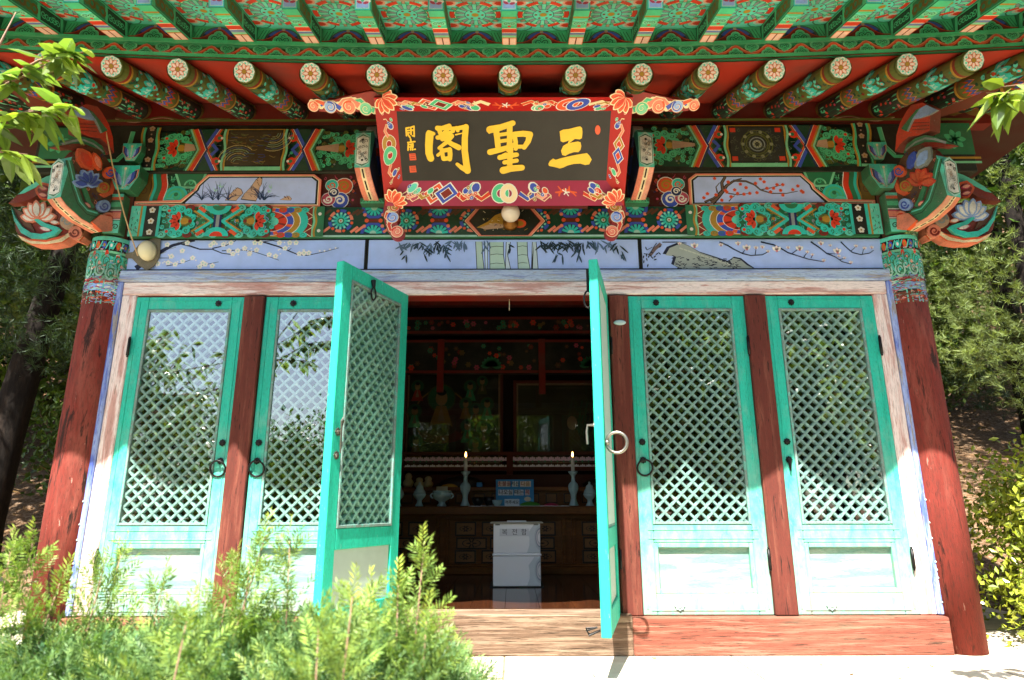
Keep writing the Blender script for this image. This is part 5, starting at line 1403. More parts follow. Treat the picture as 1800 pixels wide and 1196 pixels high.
GOLD = C['gold']
def blob(pts, c=GOLD): P.poly([g(*p) for p in pts], c)
def st(pts, w, w1=None):
    """brush stroke with rounded ends"""
    w = w*.00100; w1 = (w1*.00100 if w1 else w)
    q = [g(*p) for p in pts]
    P.stroke(q, w, GOLD, w1); P.disc(q[0][0], q[0][1], w/2, GOLD, 12); P.disc(q[-1][0], q[-1][1], w1/2, GOLD, 12)
    for i in range(1, len(q)-1): t = i/(len(q)-1); P.disc(q[i][0], q[i][1], (w+(w1-w)*t)/2, GOLD, 12)
# 三
blob([(1240, 283), (1262, 272), (1300, 268), (1340, 258), (1368, 252), (1381, 262), (1384, 290), (1380, 325), (1368, 333), (1335, 330), (1300, 340), (1262, 352), (1246, 344)])
blob([(1262, 374), (1285, 360), (1320, 352), (1355, 346), (1372, 352), (1376, 375), (1372, 398), (1358, 414), (1330, 414), (1300, 424), (1275, 438), (1256, 432), (1248, 405)])
st([(1335, 322), (1300, 350), (1290, 375)], 12, 10)
blob([(1168, 490), (1178, 470), (1198, 454), (1214, 463), (1250, 452), (1300, 440), (1350, 430), (1385, 424), (1412, 420), (1430, 440), (1442, 462), (1426, 493), (1400, 497), (1370, 488), (1330, 490), (1290, 500), (1262, 514), (1240, 520), (1205, 510), (1172, 503)])
mb.build('character', M_SIGN, sign)['label'] = 'gold brush character 三'
mb = MB(); P = Paint(mb, fs, .0006, .0001)
# 聖
st([(800, 272), (870, 258), (945, 232)], 40, 30)
st([(838, 262), (846, 330), (852, 398)], 34, 30); st([(925, 240), (925, 300), (925, 340), (918, 400)], 32, 30)
st([(846, 306), (910, 296)], 20); st([(848, 346), (915, 336)], 20); st([(800, 412), (860, 398), (930, 378), (960, 360)], 34, 24)
st([(955, 300), (1010, 296), (1052, 302)], 30, 36); st([(952, 300), (962, 345), (962, 390)], 26, 24); st([(1052, 302), (1040, 345), (1015, 382)], 36, 26); st([(962, 378), (1015, 376)], 22)
st([(930, 395), (926, 440), (922, 520)], 30, 32); st([(862, 446), (915, 436), (968, 428)], 30, 26); st([(890, 478), (930, 472), (968, 466)], 24); st([(882, 530), (930, 518), (1000, 512)], 42, 34)
st([(800, 270), (796, 290)], 14, 10); st([(880, 435), (900, 425)], 22)
mb.build('character', M_SIGN, sign)['label'] = 'gold brush character 聖'
mb = MB(); P = Paint(mb, fs, .0006, .0001)
# 閣
st([(420, 300), (414, 370), (414, 420), (424, 452)], 44, 40); st([(415, 288), (445, 296)], 26, 20)
st([(470, 262), (500, 262), (545, 246)], 28, 22); st([(545, 250), (520, 285), (480, 318)], 26, 20); st([(470, 320), (520, 314), (555, 306)], 24, 22)
st([(480, 270), (490, 300), (500, 330)], 24); st([(560, 310), (525, 350), (478, 386)], 26, 18); st([(515, 326), (555, 358), (602, 382)], 24, 32); st([(520, 300), (570, 280)], 18)
st([(496, 398), (500, 430), (504, 452)], 26, 22); st([(500, 402), (545, 394)], 24); st([(545, 394), (548, 425), (545, 456)], 28, 26); st([(505, 454), (545, 450)], 24); st([(470, 430), (500, 405)], 18, 14)
st([(545, 262), (590, 262), (652, 252)], 18, 26); st([(590, 258), (598, 275)], 20)
st([(650, 252), (642, 320), (640, 400), (648, 470), (656, 530)], 32, 40); st([(592, 488), (618, 510), (656, 530)], 20, 34); st([(585, 300), (630, 290)], 8, 6)
mb.build('character', M_SIGN, sign)['label'] = 'gold brush character 閣'
mb = MB(); P = Paint(mb, fs, .0006, .0001)
def sm(pts, w=9): st(pts, w)
for pts in ([(272, 262), (274, 308)], [(272, 262), (292, 258)], [(275, 278), (292, 275)], [(275, 292), (292, 290)], [(322, 250), (322, 312), (312, 308)], [(302, 256), (322, 250)], [(302, 256), (303, 300)], [(303, 275), (320, 272)], [(284, 300), (296, 318)],
            [(300, 328), (302, 345)], [(282, 350), (326, 344)], [(286, 350), (282, 398)], [(295, 362), (315, 358)], [(305, 360), (298, 396)], [(315, 366), (310, 396), (328, 392)], [(292, 378), (312, 374)]): sm(pts)
mb.build('signature', M_SIGN, sign)
for y in (420, 500):
    mb = MB(); P = Paint(mb, fs, .0006, .0001)
    blob([(288, y+2), (328, y), (334, y+43), (292, y+46)], C['orange'])
    for k in range(3): P.stroke([g(296, y+10+k*12), g(326, y+9+k*12)], .003, C['dred'])
    mb.build('seal', M_SIGN, sign)
mb = MB(); P = Paint(mb, fs, .0006, .0001)
blob([(1480+17*math.cos(t*PI/10), 275+29*math.sin(t*PI/10)) for t in range(20)], C['orange'])
mb.build('seal', M_SIGN, sign)
# frame: four splayed boards with painted treasures
mb = MB()
def fr(name, pin, pout, c):
    mb = MB()
    a, b = [fs(*p, -.002) for p in pin]; d, e = [fs(*p, .045) for p in pout]
    back = [fs(*p, -.05) for p in pout]
    mb.face([a, b, e, d], c); mb.face([d, e, back[1], back[0]], lin('#7c1a12')); mb.face([a, b, fs(*pin[1], -.05), fs(*pin[0], -.05)], c)
    return mb, (a, b, d, e)
RED = lin('#b0140a')
ib = [(-IB[0], IB[1]), (IB[0], IB[1])]; ob = [(-OB[0], OB[1]), (OB[0], OB[1])]
it = [(-IT[0], IT[1]), (IT[0], IT[1])]; ot = [(-OT[0], OT[1]), (OT[0], OT[1])]
boards = (('bottom', ib, ob, lin('#9c2a48')), ('top', it, ot, RED), ('left', [ib[0], it[0]], [ob[0], ot[0]], RED), ('right', [ib[1], it[1]], [ob[1], ot[1]], RED))  # bottom board pinker: the light its upturned face catches is in the colour
def cash(P, x, y, r, c): P.disc(x, y, r, C['white'], 12); P.disc(x, y, r*.86, C[c], 12); P.disc(x, y, r*.3, C['white'], 8)
def ribbon(P, x, y, s, c1, c2, hd=1):
    pts = [(x, y), (x+hd*.5*s, y+.35*s), (x+hd*.95*s, y+.1*s), (x+hd*.8*s, y-.35*s)]
    P.stroke(pts, .34*s, C['cream'], .3*s); P.stroke(pts, .24*s, C[c1], .2*s); P.disc(x+hd*1.0*s, y-.35*s, .36*s, C['white'], 10); P.disc(x+hd*1.0*s, y-.35*s, .28*s, C[c2], 10)
    P.stroke([(x+hd*1.2*s, y-.2*s), (x+hd*1.5*s, y+.1*s), (x+hd*1.4*s, y+.4*s)], .08*s, C['cream'])
def lozenge(P, x, y, s, c1, c2):
    for dx, c in ((-.28*s, c1), (.28*s, c2)):
        for k, cc in ((1.0, 'white'), (.88, c), (.55, 'white'), (.47, 'dred')):
            P.poly([(x+dx-k*s*.62, y), (x+dx, y+k*s*.5), (x+dx+k*s*.62, y), (x+dx, y-k*s*.5)], C[cc])
def rings(P, x, y, s, c1, c2):
    for dx, c in ((-.25*s, c1), (.25*s, c2)): P.arc(x+dx, y, .2*s, .55*s, 0, 2*PI, C['white'], 18); P.arc(x+dx, y, .24*s, .5*s, 0, 2*PI, C[c], 18)
def coral(P, x, y, s):
    for hd in (-1, 1):
        P.stroke([(x, y-.2*s), (x+hd*.5*s, y), (x+hd*.7*s, y+.3*s)], .2*s, C['orange'], .12*s); P.stroke([(x+hd*.5*s, y), (x+hd*.9*s, y+.02*s)], .18*s, C['orange'], .1*s); P.stroke([(x+hd*.3*s, y-.1*s), (x+hd*.5*s, y-.45*s)], .16*s, C['orange'], .1*s)
    P.bars(x, y, 5, 0, .3*s, .08*s, C['white'])
def corner_lotus(P, x, y, s, a):
    for da in (1.5, -1.5, .95, -.95, .45, -.45, 0):
        l = s*(1.0 if abs(da) < 1.2 else .8)
        P.up(); P.petal(x, y, a+da, l*1.06, s*.56, C['cream']); P.up(); P.petal(x, y, a+da, l*.96, s*.46, C['orange']); P.up(); P.petal(x, y, a+da, l*.72, s*.26, C['red'])
for nm, pin, pout, c in boards:
    mb, (a, b, d, e) = fr(nm, pin, pout, c)
    L = (Vector(b)-Vector(a)).length
    def fb(u, v, h=0, a=a, b=b, d=d, e=e):
        """u along the board from -1 to 1 (in metres about the middle), v from inner (0) to outer edge (1)"""
        t = u/ (L if True else 1) + .5
        w = Vector(a).lerp(b, t); z = Vector(d).lerp(e, t)
        n_ = (Vector(b)-Vector(a)).cross(Vector(d)-Vector(a)).normalized()
        if n_.dot(sn) < 0: n_ = -n_
        return w.lerp(z, v/.12) + n_*h
    P = Paint(mb, fb, .0008, .00006)
    rr = random.Random(len(nm))
    if nm in ('top', 'bottom'):
        s = .075
        if nm == 'top':
            lozenge(P, -.33, .06, .09, 'green', 'orange') if False else lozenge(P, -.34, .06, .105, 'orange', 'green'); rings(P, .34, .06, .10, 'orange', 'blue'); coral(P, 0.01, .055, .075)
            rib = ((-.42, 'salmon', 'blue', -1), (-.25, 'salmon', 'blue', 1), (-.07, 'cream', 'green', -1), (.09, 'orange', 'green', 1), (.26, 'red', 'green', -1), (.42, 'cream', 'green', 1))
        else:
            lozenge(P, -.34, .06, .11, 'orange', 'blue'); rings(P, 0.0, .06, .088, 'green', 'cream'); coral(P, .33, .055, .065)
            rib = ((-.43, 'rose', 'teal', -1), (-.25, 'red', 'teal', 1), (-.08, 'red', 'blue', -1), (.08, 'blue', 'red', 1), (.24, 'rose', 'blue', -1), (.42, 'red', 'blue', 1))
        for x, c1, c2, hd in rib: ribbon(P, x, .06, .078, c1, c2, hd)
        for x, c1, c2, hd in ((-.52, 'pink', 'teal', 1), (-.16, 'salmon', 'blue', -1), (.17, 'pink', 'orange', 1), (.52, 'salmon', 'blue', -1), (-.45, 'ochre', 'green', 1), (.46, 'ochre', 'red', 1)): ribbon(P, x, .065, .05, c1, c2, hd)
        for k, x in enumerate((-.53, -.505, -.48, -.2, -.17, -.155, .17, .155, .2, .5, .52, .545, -.185, .185)):
            cash(P, x, .025+.07*((k*7) % 10)/10, .010, ('blue', 'orange', 'green', 'ochre')[k % 4])
    else:
        s = 1
        if nm == 'left': 
            P.at(0, .06, 1, 1, PI/2); P.at(); 
            P.arc(.03, .06, .014, .042, 0, 2*PI, C['white'], 18); P.arc(.03, .06, .017, .039, 0, 2*PI, C['ochre'], 18); P.arc(-.02, .06, .014, .042, 0, 2*PI, C['white'], 18); P.arc(-.02, .06, .017, .039, 0, 2*PI, C['green'], 18)
        else:
            for dx, c1 in ((.025, 'ochre'), (-.025, 'blue')):
                for k, cc in ((1.0, 'white'), (.88, c1), (.5, 'white'), (.42, 'red')): P.poly([(dx-k*.045, .06), (dx, .06+k*.035), (dx+k*.045, .06), (dx, .06-k*.035)], C[cc])
        ribbon(P, .06, .06, .05, 'salmon', 'blue', 1); ribbon(P, -.06, .06, .05, 'salmon', 'green' if nm == 'right' else 'blue', -1)
        for k, x in enumerate((-.15, -.135, .14, .155, .12, -.11)): cash(P, x, .02+.08*((k*3) % 5)/5, .009, ('blue', 'ochre', 'green', 'orange')[k % 4])
    mb.build('frame', M_SIGN, sign)
for sx in (-1, 1):
    for x, v in ((.635, .055), (.63, .575)):
        mb = MB(); P = Paint(mb, lambda u, w, h=0: fs(u, w, .032+h), .012, .0003)
        corner_lotus(P, sx*(x+.012), v-.03*(1 if v < .3 else -1), .078, math.atan2((.33-v)*1.3, -sx*.3))
        mb.build('corner_lotus', M_SIGN, sign)
# scroll ears at the top and scroll legs below
def vfs(u, v, h=0): return Vector((u, -.012-h, v))       # hanging straight down from the lower board
def scroll_piece(name, fnc, pts, w0, waves, curls):
    """shaped board with a wavy edge, painted with a chain of curling clouds"""
    mb = MB(); BR = lin('#8e2416')
    def ribbon_of(pts, w0):
        L = []
        for i, p in enumerate(pts):
            a = pts[max(i-1, 0)]; b = pts[min(i+1, len(pts)-1)]; dx, dy = b[0]-a[0], b[1]-a[1]; l = math.hypot(dx, dy) or 1
            w = w0[i]/2; L.append(((p[0]-dy/l*w, p[1]+dx/l*w), (p[0]+dy/l*w, p[1]-dx/l*w)))
        return L
    L = ribbon_of(pts, w0)
    mb.prism([l[0] for l in L] + [l[1] for l in reversed(L)], fnc, -.035, .012, BR)
    for x, y, r, *_ in curls:
        mb.prism([(x+r*1.22*math.cos(t*PI/9), y+r*1.22*math.sin(t*PI/9)) for t in range(18)], fnc, -.0345, .0115, BR)
    P = Paint(mb, fnc, .0126, .0002)
    for q, w, c in waves:
        P.stroke(q, w, C['cream'], w*.5, True); 
    for q, w, c in waves:
        P.stroke(q, w*.7, C[c], w*.3)
    for x, y, r, c, c2, a0, hd in curls:
        P.disc(x, y, r*1.08, C['cream'], 20); P.disc(x, y, r*.98, C[c], 20)
        k = 20; sp = [(x + r*(.92-.80*i/k)*math.cos(a0+hd*2*PI*1.25*i/k), y + r*(.92-.80*i/k)*math.sin(a0+hd*2*PI*1.25*i/k)) for i in range(k+1)]
        P.stroke(sp, r*.34, C[c2], r*.12); P.stroke([(x+(a-x)*.86, y+(b-y)*.86) for a, b in sp[3:]], r*.12, C['cream'], r*.08)
    return mb.build(name, M_SIGN, sign)
for sx in (-1, 1):
    X = lambda pts: [(sx*a, b) for a, b in pts]
    scroll_piece('scroll_ear', fs, X([(.65, .60), (.70, .585), (.78, .575), (.86, .565), (.93, .555), (1.0, .55)]), [.06, .10, .09, .075, .06, .04],
                 [(X([(.70, .535), (.735, .55), (.77, .59), (.80, .585)]), .04, 'green'), (X([(.78, .56), (.82, .59), (.86, .585), (.89, .56)]), .045, 'salmon'), (X([(.88, .545), (.92, .575), (.96, .575), (.985, .56)]), .035, 'blue'), (X([(.965, .57), (1.0, .585), (1.03, .58)]), .03, 'orange')],
                 [(sx*.745, .545, .032, 'lgreen', 'green', 0, sx), (sx*.835, .555, .034, 'salmon', 'orange', 1, -sx), (sx*.935, .555, .030, 'lblue', 'blue', 2, sx), (sx*1.025, .56, .027, 'salmon', 'orange', 0, -sx)])
    scroll_piece('scroll_leg', vfs, X([(.645, .03), (.66, -.03), (.665, -.09), (.66, -.14), (.645, -.18), (.625, -.205)]), [.10, .095, .085, .07, .06, .04],
                 [(X([(.635, .01), (.665, -.015), (.675, -.045), (.66, -.065)]), .035, 'ochre'), (X([(.68, -.075), (.69, -.1), (.67, -.13)]), .034, 'orange'), (X([(.655, -.12), (.672, -.15), (.66, -.185), (.635, -.2)]), .034, 'red')],
                 [(sx*.645, -.038, .029, 'ochre', 'orange', 0, sx), (sx*.652, -.105, .033, 'lblue', 'blue', 2, -sx), (sx*.622, -.195, .034, 'salmon', 'red', 3, sx)])
mb = MB()
for sx in (-1, 1): mb.tube([fs(sx*.45, .58, -.04), (sx*.45, .06, .6)], .006, n=6)
mb.box(-.5, -.03, .01, .5, .1, .05, lin('#6a1d14')); mb.build('hanger', M_RED, sign)

# ---- lamps under the eaves
lamp = thing('globe_lamp', 'round opal globe lamp on a brass collar below the name board', 'lamp', (.035, -.022, 3.25))
mb = MB(); mb.lathe([(.048, 0), (.046, .02), (.03, .03), (.028, .055)], 0, 0, n=20)
rot = Matrix.Rotation(R(75), 4, 'X')
m2 = MB(); m2.add(mb, rot); m2.build('collar', m_flat('old_brass', '#8a5a1c', .4, .6, .5, .3, 40), lamp, True)
mb = MB(); rows = []
for i in range(13):
    t = PI*i/12; rows.append([(.056*math.sin(t)*math.cos(2*PI*j/24), -.085+.056*math.sin(t)*math.sin(2*PI*j/24), .035-.056*math.cos(t)) for j in range(24)])
mb.grid(rows, closed=True); mb.build('globe', M_BULB, lamp, True)
x, z = trace(255, 440, -.03)
sp = thing('spot_lamp', 'cream oval lamp cap in a grey patch on the blue panel, wire above', 'lamp', (x, -.008, z))
mb = MB(); f = lambda u, v, d: (u, -.0-d, v)
mb.prism([(-.14, -.01), (-.08, .0), (-.05, .05), (.03, .09), (.075, .085), (.08, .03), (.085, -.03), (.06, -.09), (.02, -.12), (-.04, -.08), (-.08, -.04), (-.14, -.035)], f, 0, .004, lin('#7d7461'))
mb.build('filler_patch', M_DANO, sp)
mb = MB(); ax = Matrix.Rotation(R(12), 4, 'Y')
rows = [[(.018+.046*q*math.cos(2*PI*j/24), -.004-d, .0+.058*q*math.sin(2*PI*j/24)) for j in range(24)] for q, d in ((1.05, 0), (1.05, .02), (.95, .045), (.6, .058), (.1, .062))]
mb.grid(rows, closed=True, caps=True); mb.build('cap', m_flat('yellowed_plastic', '#d8cfa8', .4, 0, .4, .08, 14), sp, True)
mb = MB(); A = Vector((trace(186, 222, -.2)[0]-x, -.19, trace(186, 222, -.2)[1]-z)); B = Vector((-.03, -.03, -.035))
mb.tube([A.lerp(B, t/8) + Vector((0, 0, -.05*math.sin(PI*t/8))) for t in range(9)], .0042, n=6); mb.build('wire', m_flat('cream_wire', '#c9a878', .6), sp)
# ================================================================ INSIDE THE SHRINE
def free(name, mb, mats, parent, smooth=False):
    return mb.build(name, mats, parent, smooth)
# inner red beam with carved flower boards
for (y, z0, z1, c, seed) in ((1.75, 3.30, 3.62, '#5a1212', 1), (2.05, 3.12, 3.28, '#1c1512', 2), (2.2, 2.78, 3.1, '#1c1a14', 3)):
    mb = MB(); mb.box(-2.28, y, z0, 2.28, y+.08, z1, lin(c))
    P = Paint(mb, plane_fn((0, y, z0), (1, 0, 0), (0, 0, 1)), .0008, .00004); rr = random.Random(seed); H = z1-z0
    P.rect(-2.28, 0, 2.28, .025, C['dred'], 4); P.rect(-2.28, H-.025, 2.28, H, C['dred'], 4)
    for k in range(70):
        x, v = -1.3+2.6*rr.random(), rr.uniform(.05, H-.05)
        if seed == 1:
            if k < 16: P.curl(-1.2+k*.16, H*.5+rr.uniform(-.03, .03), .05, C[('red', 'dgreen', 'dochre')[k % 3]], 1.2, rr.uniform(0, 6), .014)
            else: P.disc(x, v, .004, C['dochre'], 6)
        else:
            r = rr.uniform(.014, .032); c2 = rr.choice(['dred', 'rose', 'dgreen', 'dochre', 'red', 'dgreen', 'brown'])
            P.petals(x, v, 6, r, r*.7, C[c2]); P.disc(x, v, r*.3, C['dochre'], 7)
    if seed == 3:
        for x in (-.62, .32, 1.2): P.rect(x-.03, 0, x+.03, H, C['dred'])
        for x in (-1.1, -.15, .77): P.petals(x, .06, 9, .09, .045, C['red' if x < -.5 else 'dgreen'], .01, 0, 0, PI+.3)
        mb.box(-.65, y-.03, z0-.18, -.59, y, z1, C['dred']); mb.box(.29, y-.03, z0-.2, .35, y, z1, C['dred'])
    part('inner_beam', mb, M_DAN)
# ---- altar
alt = thing('altar_table', 'long varnished altar table with carved panel front', 'altar', (0, 1.85, 1.05))
def L_(mb): return mb
mb = MB(); mb.box(-2.2, -.03, .47, 2.2, .35, .535, bev=.006); mb.box(-2.2, .02, .44, 2.2, .34, .4695); free('top', mb, M_WOODD, alt)
mb = MB(); mb.box(-2.15, .07, .0, 2.15, .34, .4395); mb.box(-2.17, .02, .0, 2.17, .069, .055, bev=.006); mb.box(-2.16, .035, .0555, 2.16, .069, .08, bev=.006); free('body', mb, M_WOODD, alt)
M_CARV = m_worn('carved_panel_wood', '#7d5228', [('#5a3717', .5, .15, .7, 3.0)], (1, 4, 6), .5, 34, .2)
M_CW = m_paint('carved_wood', .5, .1, '#3a2410', .35)
for b in range(-2, 3):
    x0 = -.015 + b*1.05
    for sx in (-1, 1):
        mb = MB()
        for q in (.475, .4935): mb.box(x0+sx*q-.009, .045, .081, x0+sx*q+.009, .0695, .4385, bev=.003)
        free('pilaster', mb, M_WOODD, alt)
    rows_ = ((.31, .40, (-.33, -.11, .11, .33), .075), (.205, .275, (-.28, .0, .28), .115), (.095, .175, (-.33, -.11, .11, .33), .075))
    for z0, z1, xs, hw in rows_:
        for x in xs:
            if b not in (-1, 0, 1): continue
            X = x0+x; mb = MB()
            mb.box(X-hw-.012, .058, z0-.012, X+hw+.012, .0695, z0, lin('#2a1608')); mb.box(X-hw-.012, .058, z1, X+hw+.012, .0695, z1+.012, lin('#2a1608'))
            mb.box(X-hw-.012, .058, z0, X-hw, .0695, z1, lin('#2a1608')); mb.box(X+hw, .058, z0, X+hw+.012, .0695, z1, lin('#2a1608'))
            mb.box(X-hw, .064, z0, X+hw, .0693, z1, lin('#8a5c2e'))
            P = Paint(mb, plane_fn((X, .064, (z0+z1)/2), (1, 0, 0), (0, 0, 1)), .001, .0001)
            P.arc(0, 0, hw*.62, hw*.7, 0, 2*PI, lin('#2e1a0a'), 12, .4); P.petals(0, 0, 6, hw*.4, .014, lin('#3a210c')); P.disc(0, 0, .008, lin('#8a5c2e'), 7)
            free('carved_panel', mb, M_CW, alt)
mb = MB(); mb.box(-.42, .0, .5355, .42, .30, .5385, lin('#e8e8ea')); tag(free('white_paper', mb, M_PLAIN, None), 'white paper sheet spread on the altar table', 'paper').location = (.1, 1.83, 1.05)
shelf = thing('altar_shelf', 'narrow raised wooden shelf behind the altar table', 'shelf', (0, 2.2, 1.05))
mb = MB(); mb.box(-2.2, .0, .665, 2.2, .28, .70, bev=.004); free('board', mb, M_WOODD, shelf)
mb = MB(); mb.box(-2.2, .03, .0, 2.2, .27, .6645); free('riser', mb, M_WOODD, shelf)
for k in range(-6, 7):
    X = .16*k+.07; mb = MB()
    mb.box(X-.05, .018, .56, X+.05, .0295, .645, lin('#2a1608')); mb.box(X-.042, .012, .568, X+.042, .0179, .637, lin('#7d5228'))
    free('carved_panel', mb, M_CW, shelf)
rail = thing('lotus_rail', 'red wooden rail with two rows of small white and pink lotus heads below the paintings', 'rail', (0, 2.46, 1.75))
mb = MB()
mb.box(-2.2, .0, .0, 2.2, .04, .12, lin('#4a2010')); mb.box(-2.2, .0, .155, 2.2, .04, .19, lin('#5a2414')); mb.box(-2.2, .0, .30, 2.2, .05, .33, lin('#5e2616'))
for x in (-1.0, .02, 1.1): mb.box(x-.03, -.006, .121, x+.03, .05, .299, lin('#5a2414'))
free('rail_bars', mb, M_RED, rail)
HM = []
for r_ in range(2):
    mb = MB(); P = Paint(mb, plane_fn((0, 0, 0), (1, 0, 0), (0, 0, 1)), .001, .00002)
    mb.prism([(-.004, -.012), (.004, -.012), (.004, .0), (-.004, .0)], lambda u, v, d: (u, d, v), 0, .012, C['green'])
    for a in (.35, .95, PI/2, 2.2, 2.8): P.up(); P.petal(0, 0, a, .036, .022, lin('#f2eef4' if r_ == 0 else '#f0d2e2'), .004)  # pale petal colour stands in for light coming through the heads
    HM.append(mb.mesh('lotus_head', M_PLAIN))
for r_, z in enumerate((.177, .247)):
    for k in range(-16, 20):
        o = bpy.data.objects.new('lotus_head', HM[r_]); COL.objects.link(o); o.parent = rail; o.location = (.0585*k, .006, z)
def painting(x0, x1, z1, label, seed):
    p = thing('framed_painting', label, 'painting', ((x0+x1)/2, 2.60, 1.95))
    w = (x1-x0)/2; H = z1-1.95
    mb = MB(); f = .03
    for q in ((-w, 0, -w+f, H), (w-f, 0, w, H), (-w+f, 0, w-f, f), (-w+f, H-f, w-f, H)): mb.box(q[0], 0, q[1], q[2], .05, q[3], lin('#5a2414'), bev=.004)
    free('frame', mb, M_RED, p)
    mb = MB(); mb.box(-w+f, .03, f, w-f, .045, H-f, lin('#2c2a14')); P = Paint(mb, plane_fn((0, .03, 0), (1, 0, 0), (0, 0, 1)), .0005, .00003); rr = random.Random(seed)
    P.rect(-w+f, f, w-f, f+.018, C['tan']); P.rect(-w+f, H-f-.018, w-f, H-f, C['tan']); P.rect(-w+f, f, -w+f+.018, H-f, C['tan']); P.rect(w-f-.018, f, w-f, H-f, C['tan'])
    if seed == 1:
        fig = lambda x, y, s, c, h: (P.disc(x, y, s*1.5, C[h], 16), P.disc(x, y, s*1.36, C['dgreen'], 16), P.poly([(x-s*1.3, y-s*3.2), (x-s*.5, y-s*.8), (x+s*.5, y-s*.8), (x+s*1.3, y-s*3.2)], C[c]), P.poly([(x-s*.4, y-s*2.4), (x, y-s*.7), (x+s*.4, y-s*2.4)], C['tan']), P.disc(x, y, s*.62, lin('#c49a6a'), 12, s*.8), P.disc(x, y+s*.6, s*.5, C['black'], 10, s*.35))
        P.disc(-.12, H*.5, .27, C['ochre'], 24); P.disc(-.12, H*.5, .255, C['xred'], 24)
        fig(-.12, H*.68, .095, 'ochre', 'olive')
        P.disc(-.12, H*.3, .22, C['dred'], 14, .07); P.disc(-.12, H*.36, .14, C['brown'], 14, .06)
        for x, y, s, c in ((.16, .80, .045, 'green'), (.28, .85, .04, 'olive'), (.12, .62, .045, 'ochre'), (.22, .56, .05, 'dred'), (.33, .62, .048, 'green'), (.14, .4, .05, 'green'), (.3, .38, .055, 'olive'), (-.36, .8, .045, 'red'), (-.38, .55, .05, 'green'), (.22, .22, .05, 'tan'), (-.36, .25, .05, 'ochre')):
            fig(x, H*y, s, c, 'olive')
    else:
        P.rect(-w+.05, .05, w-.05, H-.05, lin('#4d4420')); P.poly([(-.05, .05), (.1, H*.4), (.2, H*.62), (.35, H*.75), (w-.05, H*.6), (w-.05, .05)], C['soot'])
        for k in range(50): x = rr.uniform(.0, w-.1); P.stroke([(x, H*.3+rr.uniform(0, .3)), (x+.05, H*.45+rr.uniform(0, .3)), (x+.09, H*.42+rr.uniform(0, .3))], .006, C[rr.choice(['olive', 'dochre', 'dgreen'])])
        P.disc(.05, H*.5, .05, C['tan'], 12, .07); P.poly([(-.05, H*.15), (.0, H*.42), (.1, H*.42), (.16, H*.15)], C['dochre'])
        P.stroke([(.3, .1), (.42, H*.4), (.46, H*.7)], .008, C['tan'])
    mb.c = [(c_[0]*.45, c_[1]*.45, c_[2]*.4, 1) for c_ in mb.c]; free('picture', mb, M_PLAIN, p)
    mb = MB(); mb.face([(-w+f, .012, f), (w-f, .012, f), (w-f, .012, H-f), (-w+f, .012, H-f)]); free('glass', mb, m_glass('picture_glass', .08) if seed == 1 else bpy.data.materials['picture_glass'], p)
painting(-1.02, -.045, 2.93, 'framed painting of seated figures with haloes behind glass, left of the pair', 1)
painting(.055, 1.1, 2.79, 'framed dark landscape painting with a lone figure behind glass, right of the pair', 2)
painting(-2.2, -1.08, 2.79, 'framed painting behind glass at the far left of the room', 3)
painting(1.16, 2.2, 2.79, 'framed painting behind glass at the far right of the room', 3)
# ---- candles, vessels
M_FLAME, nt, b, L = nodes('candle_flame')
b.inputs['Emission Color'].default_value = (1, .42, .1, 1); b.inputs['Emission Strength'].default_value = 9; b.inputs['Base Color'].default_value = (1, .5, .2, 1)
def candlestick(x, label):
    t = thing('candlestick', label, 'candlestick', (x, 1.97, 1.5885), 0, 'celadon candlesticks with burning candles')
    mb = MB(); mb.lathe([(.038, 0), (.040, .008), (.03, .03), (.022, .06), (.024, .09), (.042, .135), (.046, .16), (.038, .18), (.018, .2), (.015, .24), (.022, .255), (.04, .275), (.042, .285), (.012, .287)], 0, 0, n=24); free('holder', mb, M_CERAM, t, True)
    mb = MB(); mb.lathe([(.0155, .2875), (.0155, .395), (.010, .402)], 0, 0, n=16); mb.tube([(0, 0, .40), (0, 0, .412)], .0015, lin('#111111'), n=5); free('candle', mb, M_WAX, t, True)
    mb = MB(); mb.lathe([(.001, .408), (.006, .414), (.0075, .424), (.005, .438), (.001, .452)], 0, 0, n=12); free('flame', mb, M_FLAME, t, True)
candlestick(-.357, 'celadon candlestick with burning candle on the altar, left of the notice'); candlestick(.563, 'celadon candlestick with burning candle on the altar, right of the notice')
def jar(x, label):
    t = thing('lidded_jar', label, 'jar', (x, 1.97, 1.5855), 0, 'celadon lidded jars')
    mb = MB(); mb.lathe([(.034, 0), (.036, .006), (.022, .03), (.02, .05), (.045, .075), (.056, .1), (.05, .104)], 0, 0, n=24); free('bowl', mb, M_CERAM, t, True)
    mb = MB(); mb.lathe([(.052, .1045), (.048, .12), (.034, .145), (.03, .165), (.014, .178), (.009, .185), (.011, .195), (.004, .203)], 0, 0, n=24); free('lid', mb, M_CERAM, t, True)
jar(-.745, 'celadon lidded jar left of the incense bowl'); jar(.70, 'celadon lidded jar right of the right candlestick'); jar(-.93, 'celadon lidded jar at the far left by the open leaf')
t = thing('incense_bowl', 'celadon incense bowl with two handles on the altar', 'bowl', (-.555, 1.97, 1.5855))
mb = MB(); mb.lathe([(.04, 0), (.042, .008), (.028, .025), (.03, .04), (.065, .06), (.08, .085), (.078, .105), (.07, .115), (.083, .125), (.078, .128), (.06, .11)], 0, 0, n=28); free('bowl', mb, M_CERAM, t, True)
for sx in (-1, 1): mb = MB(); mb.tube([(sx*(.074+.022*math.sin(PI*k/8)), 0, .065+.045*k/8) for k in range(9)], .007, n=8); free('handle', mb, M_CERAM, t, True)
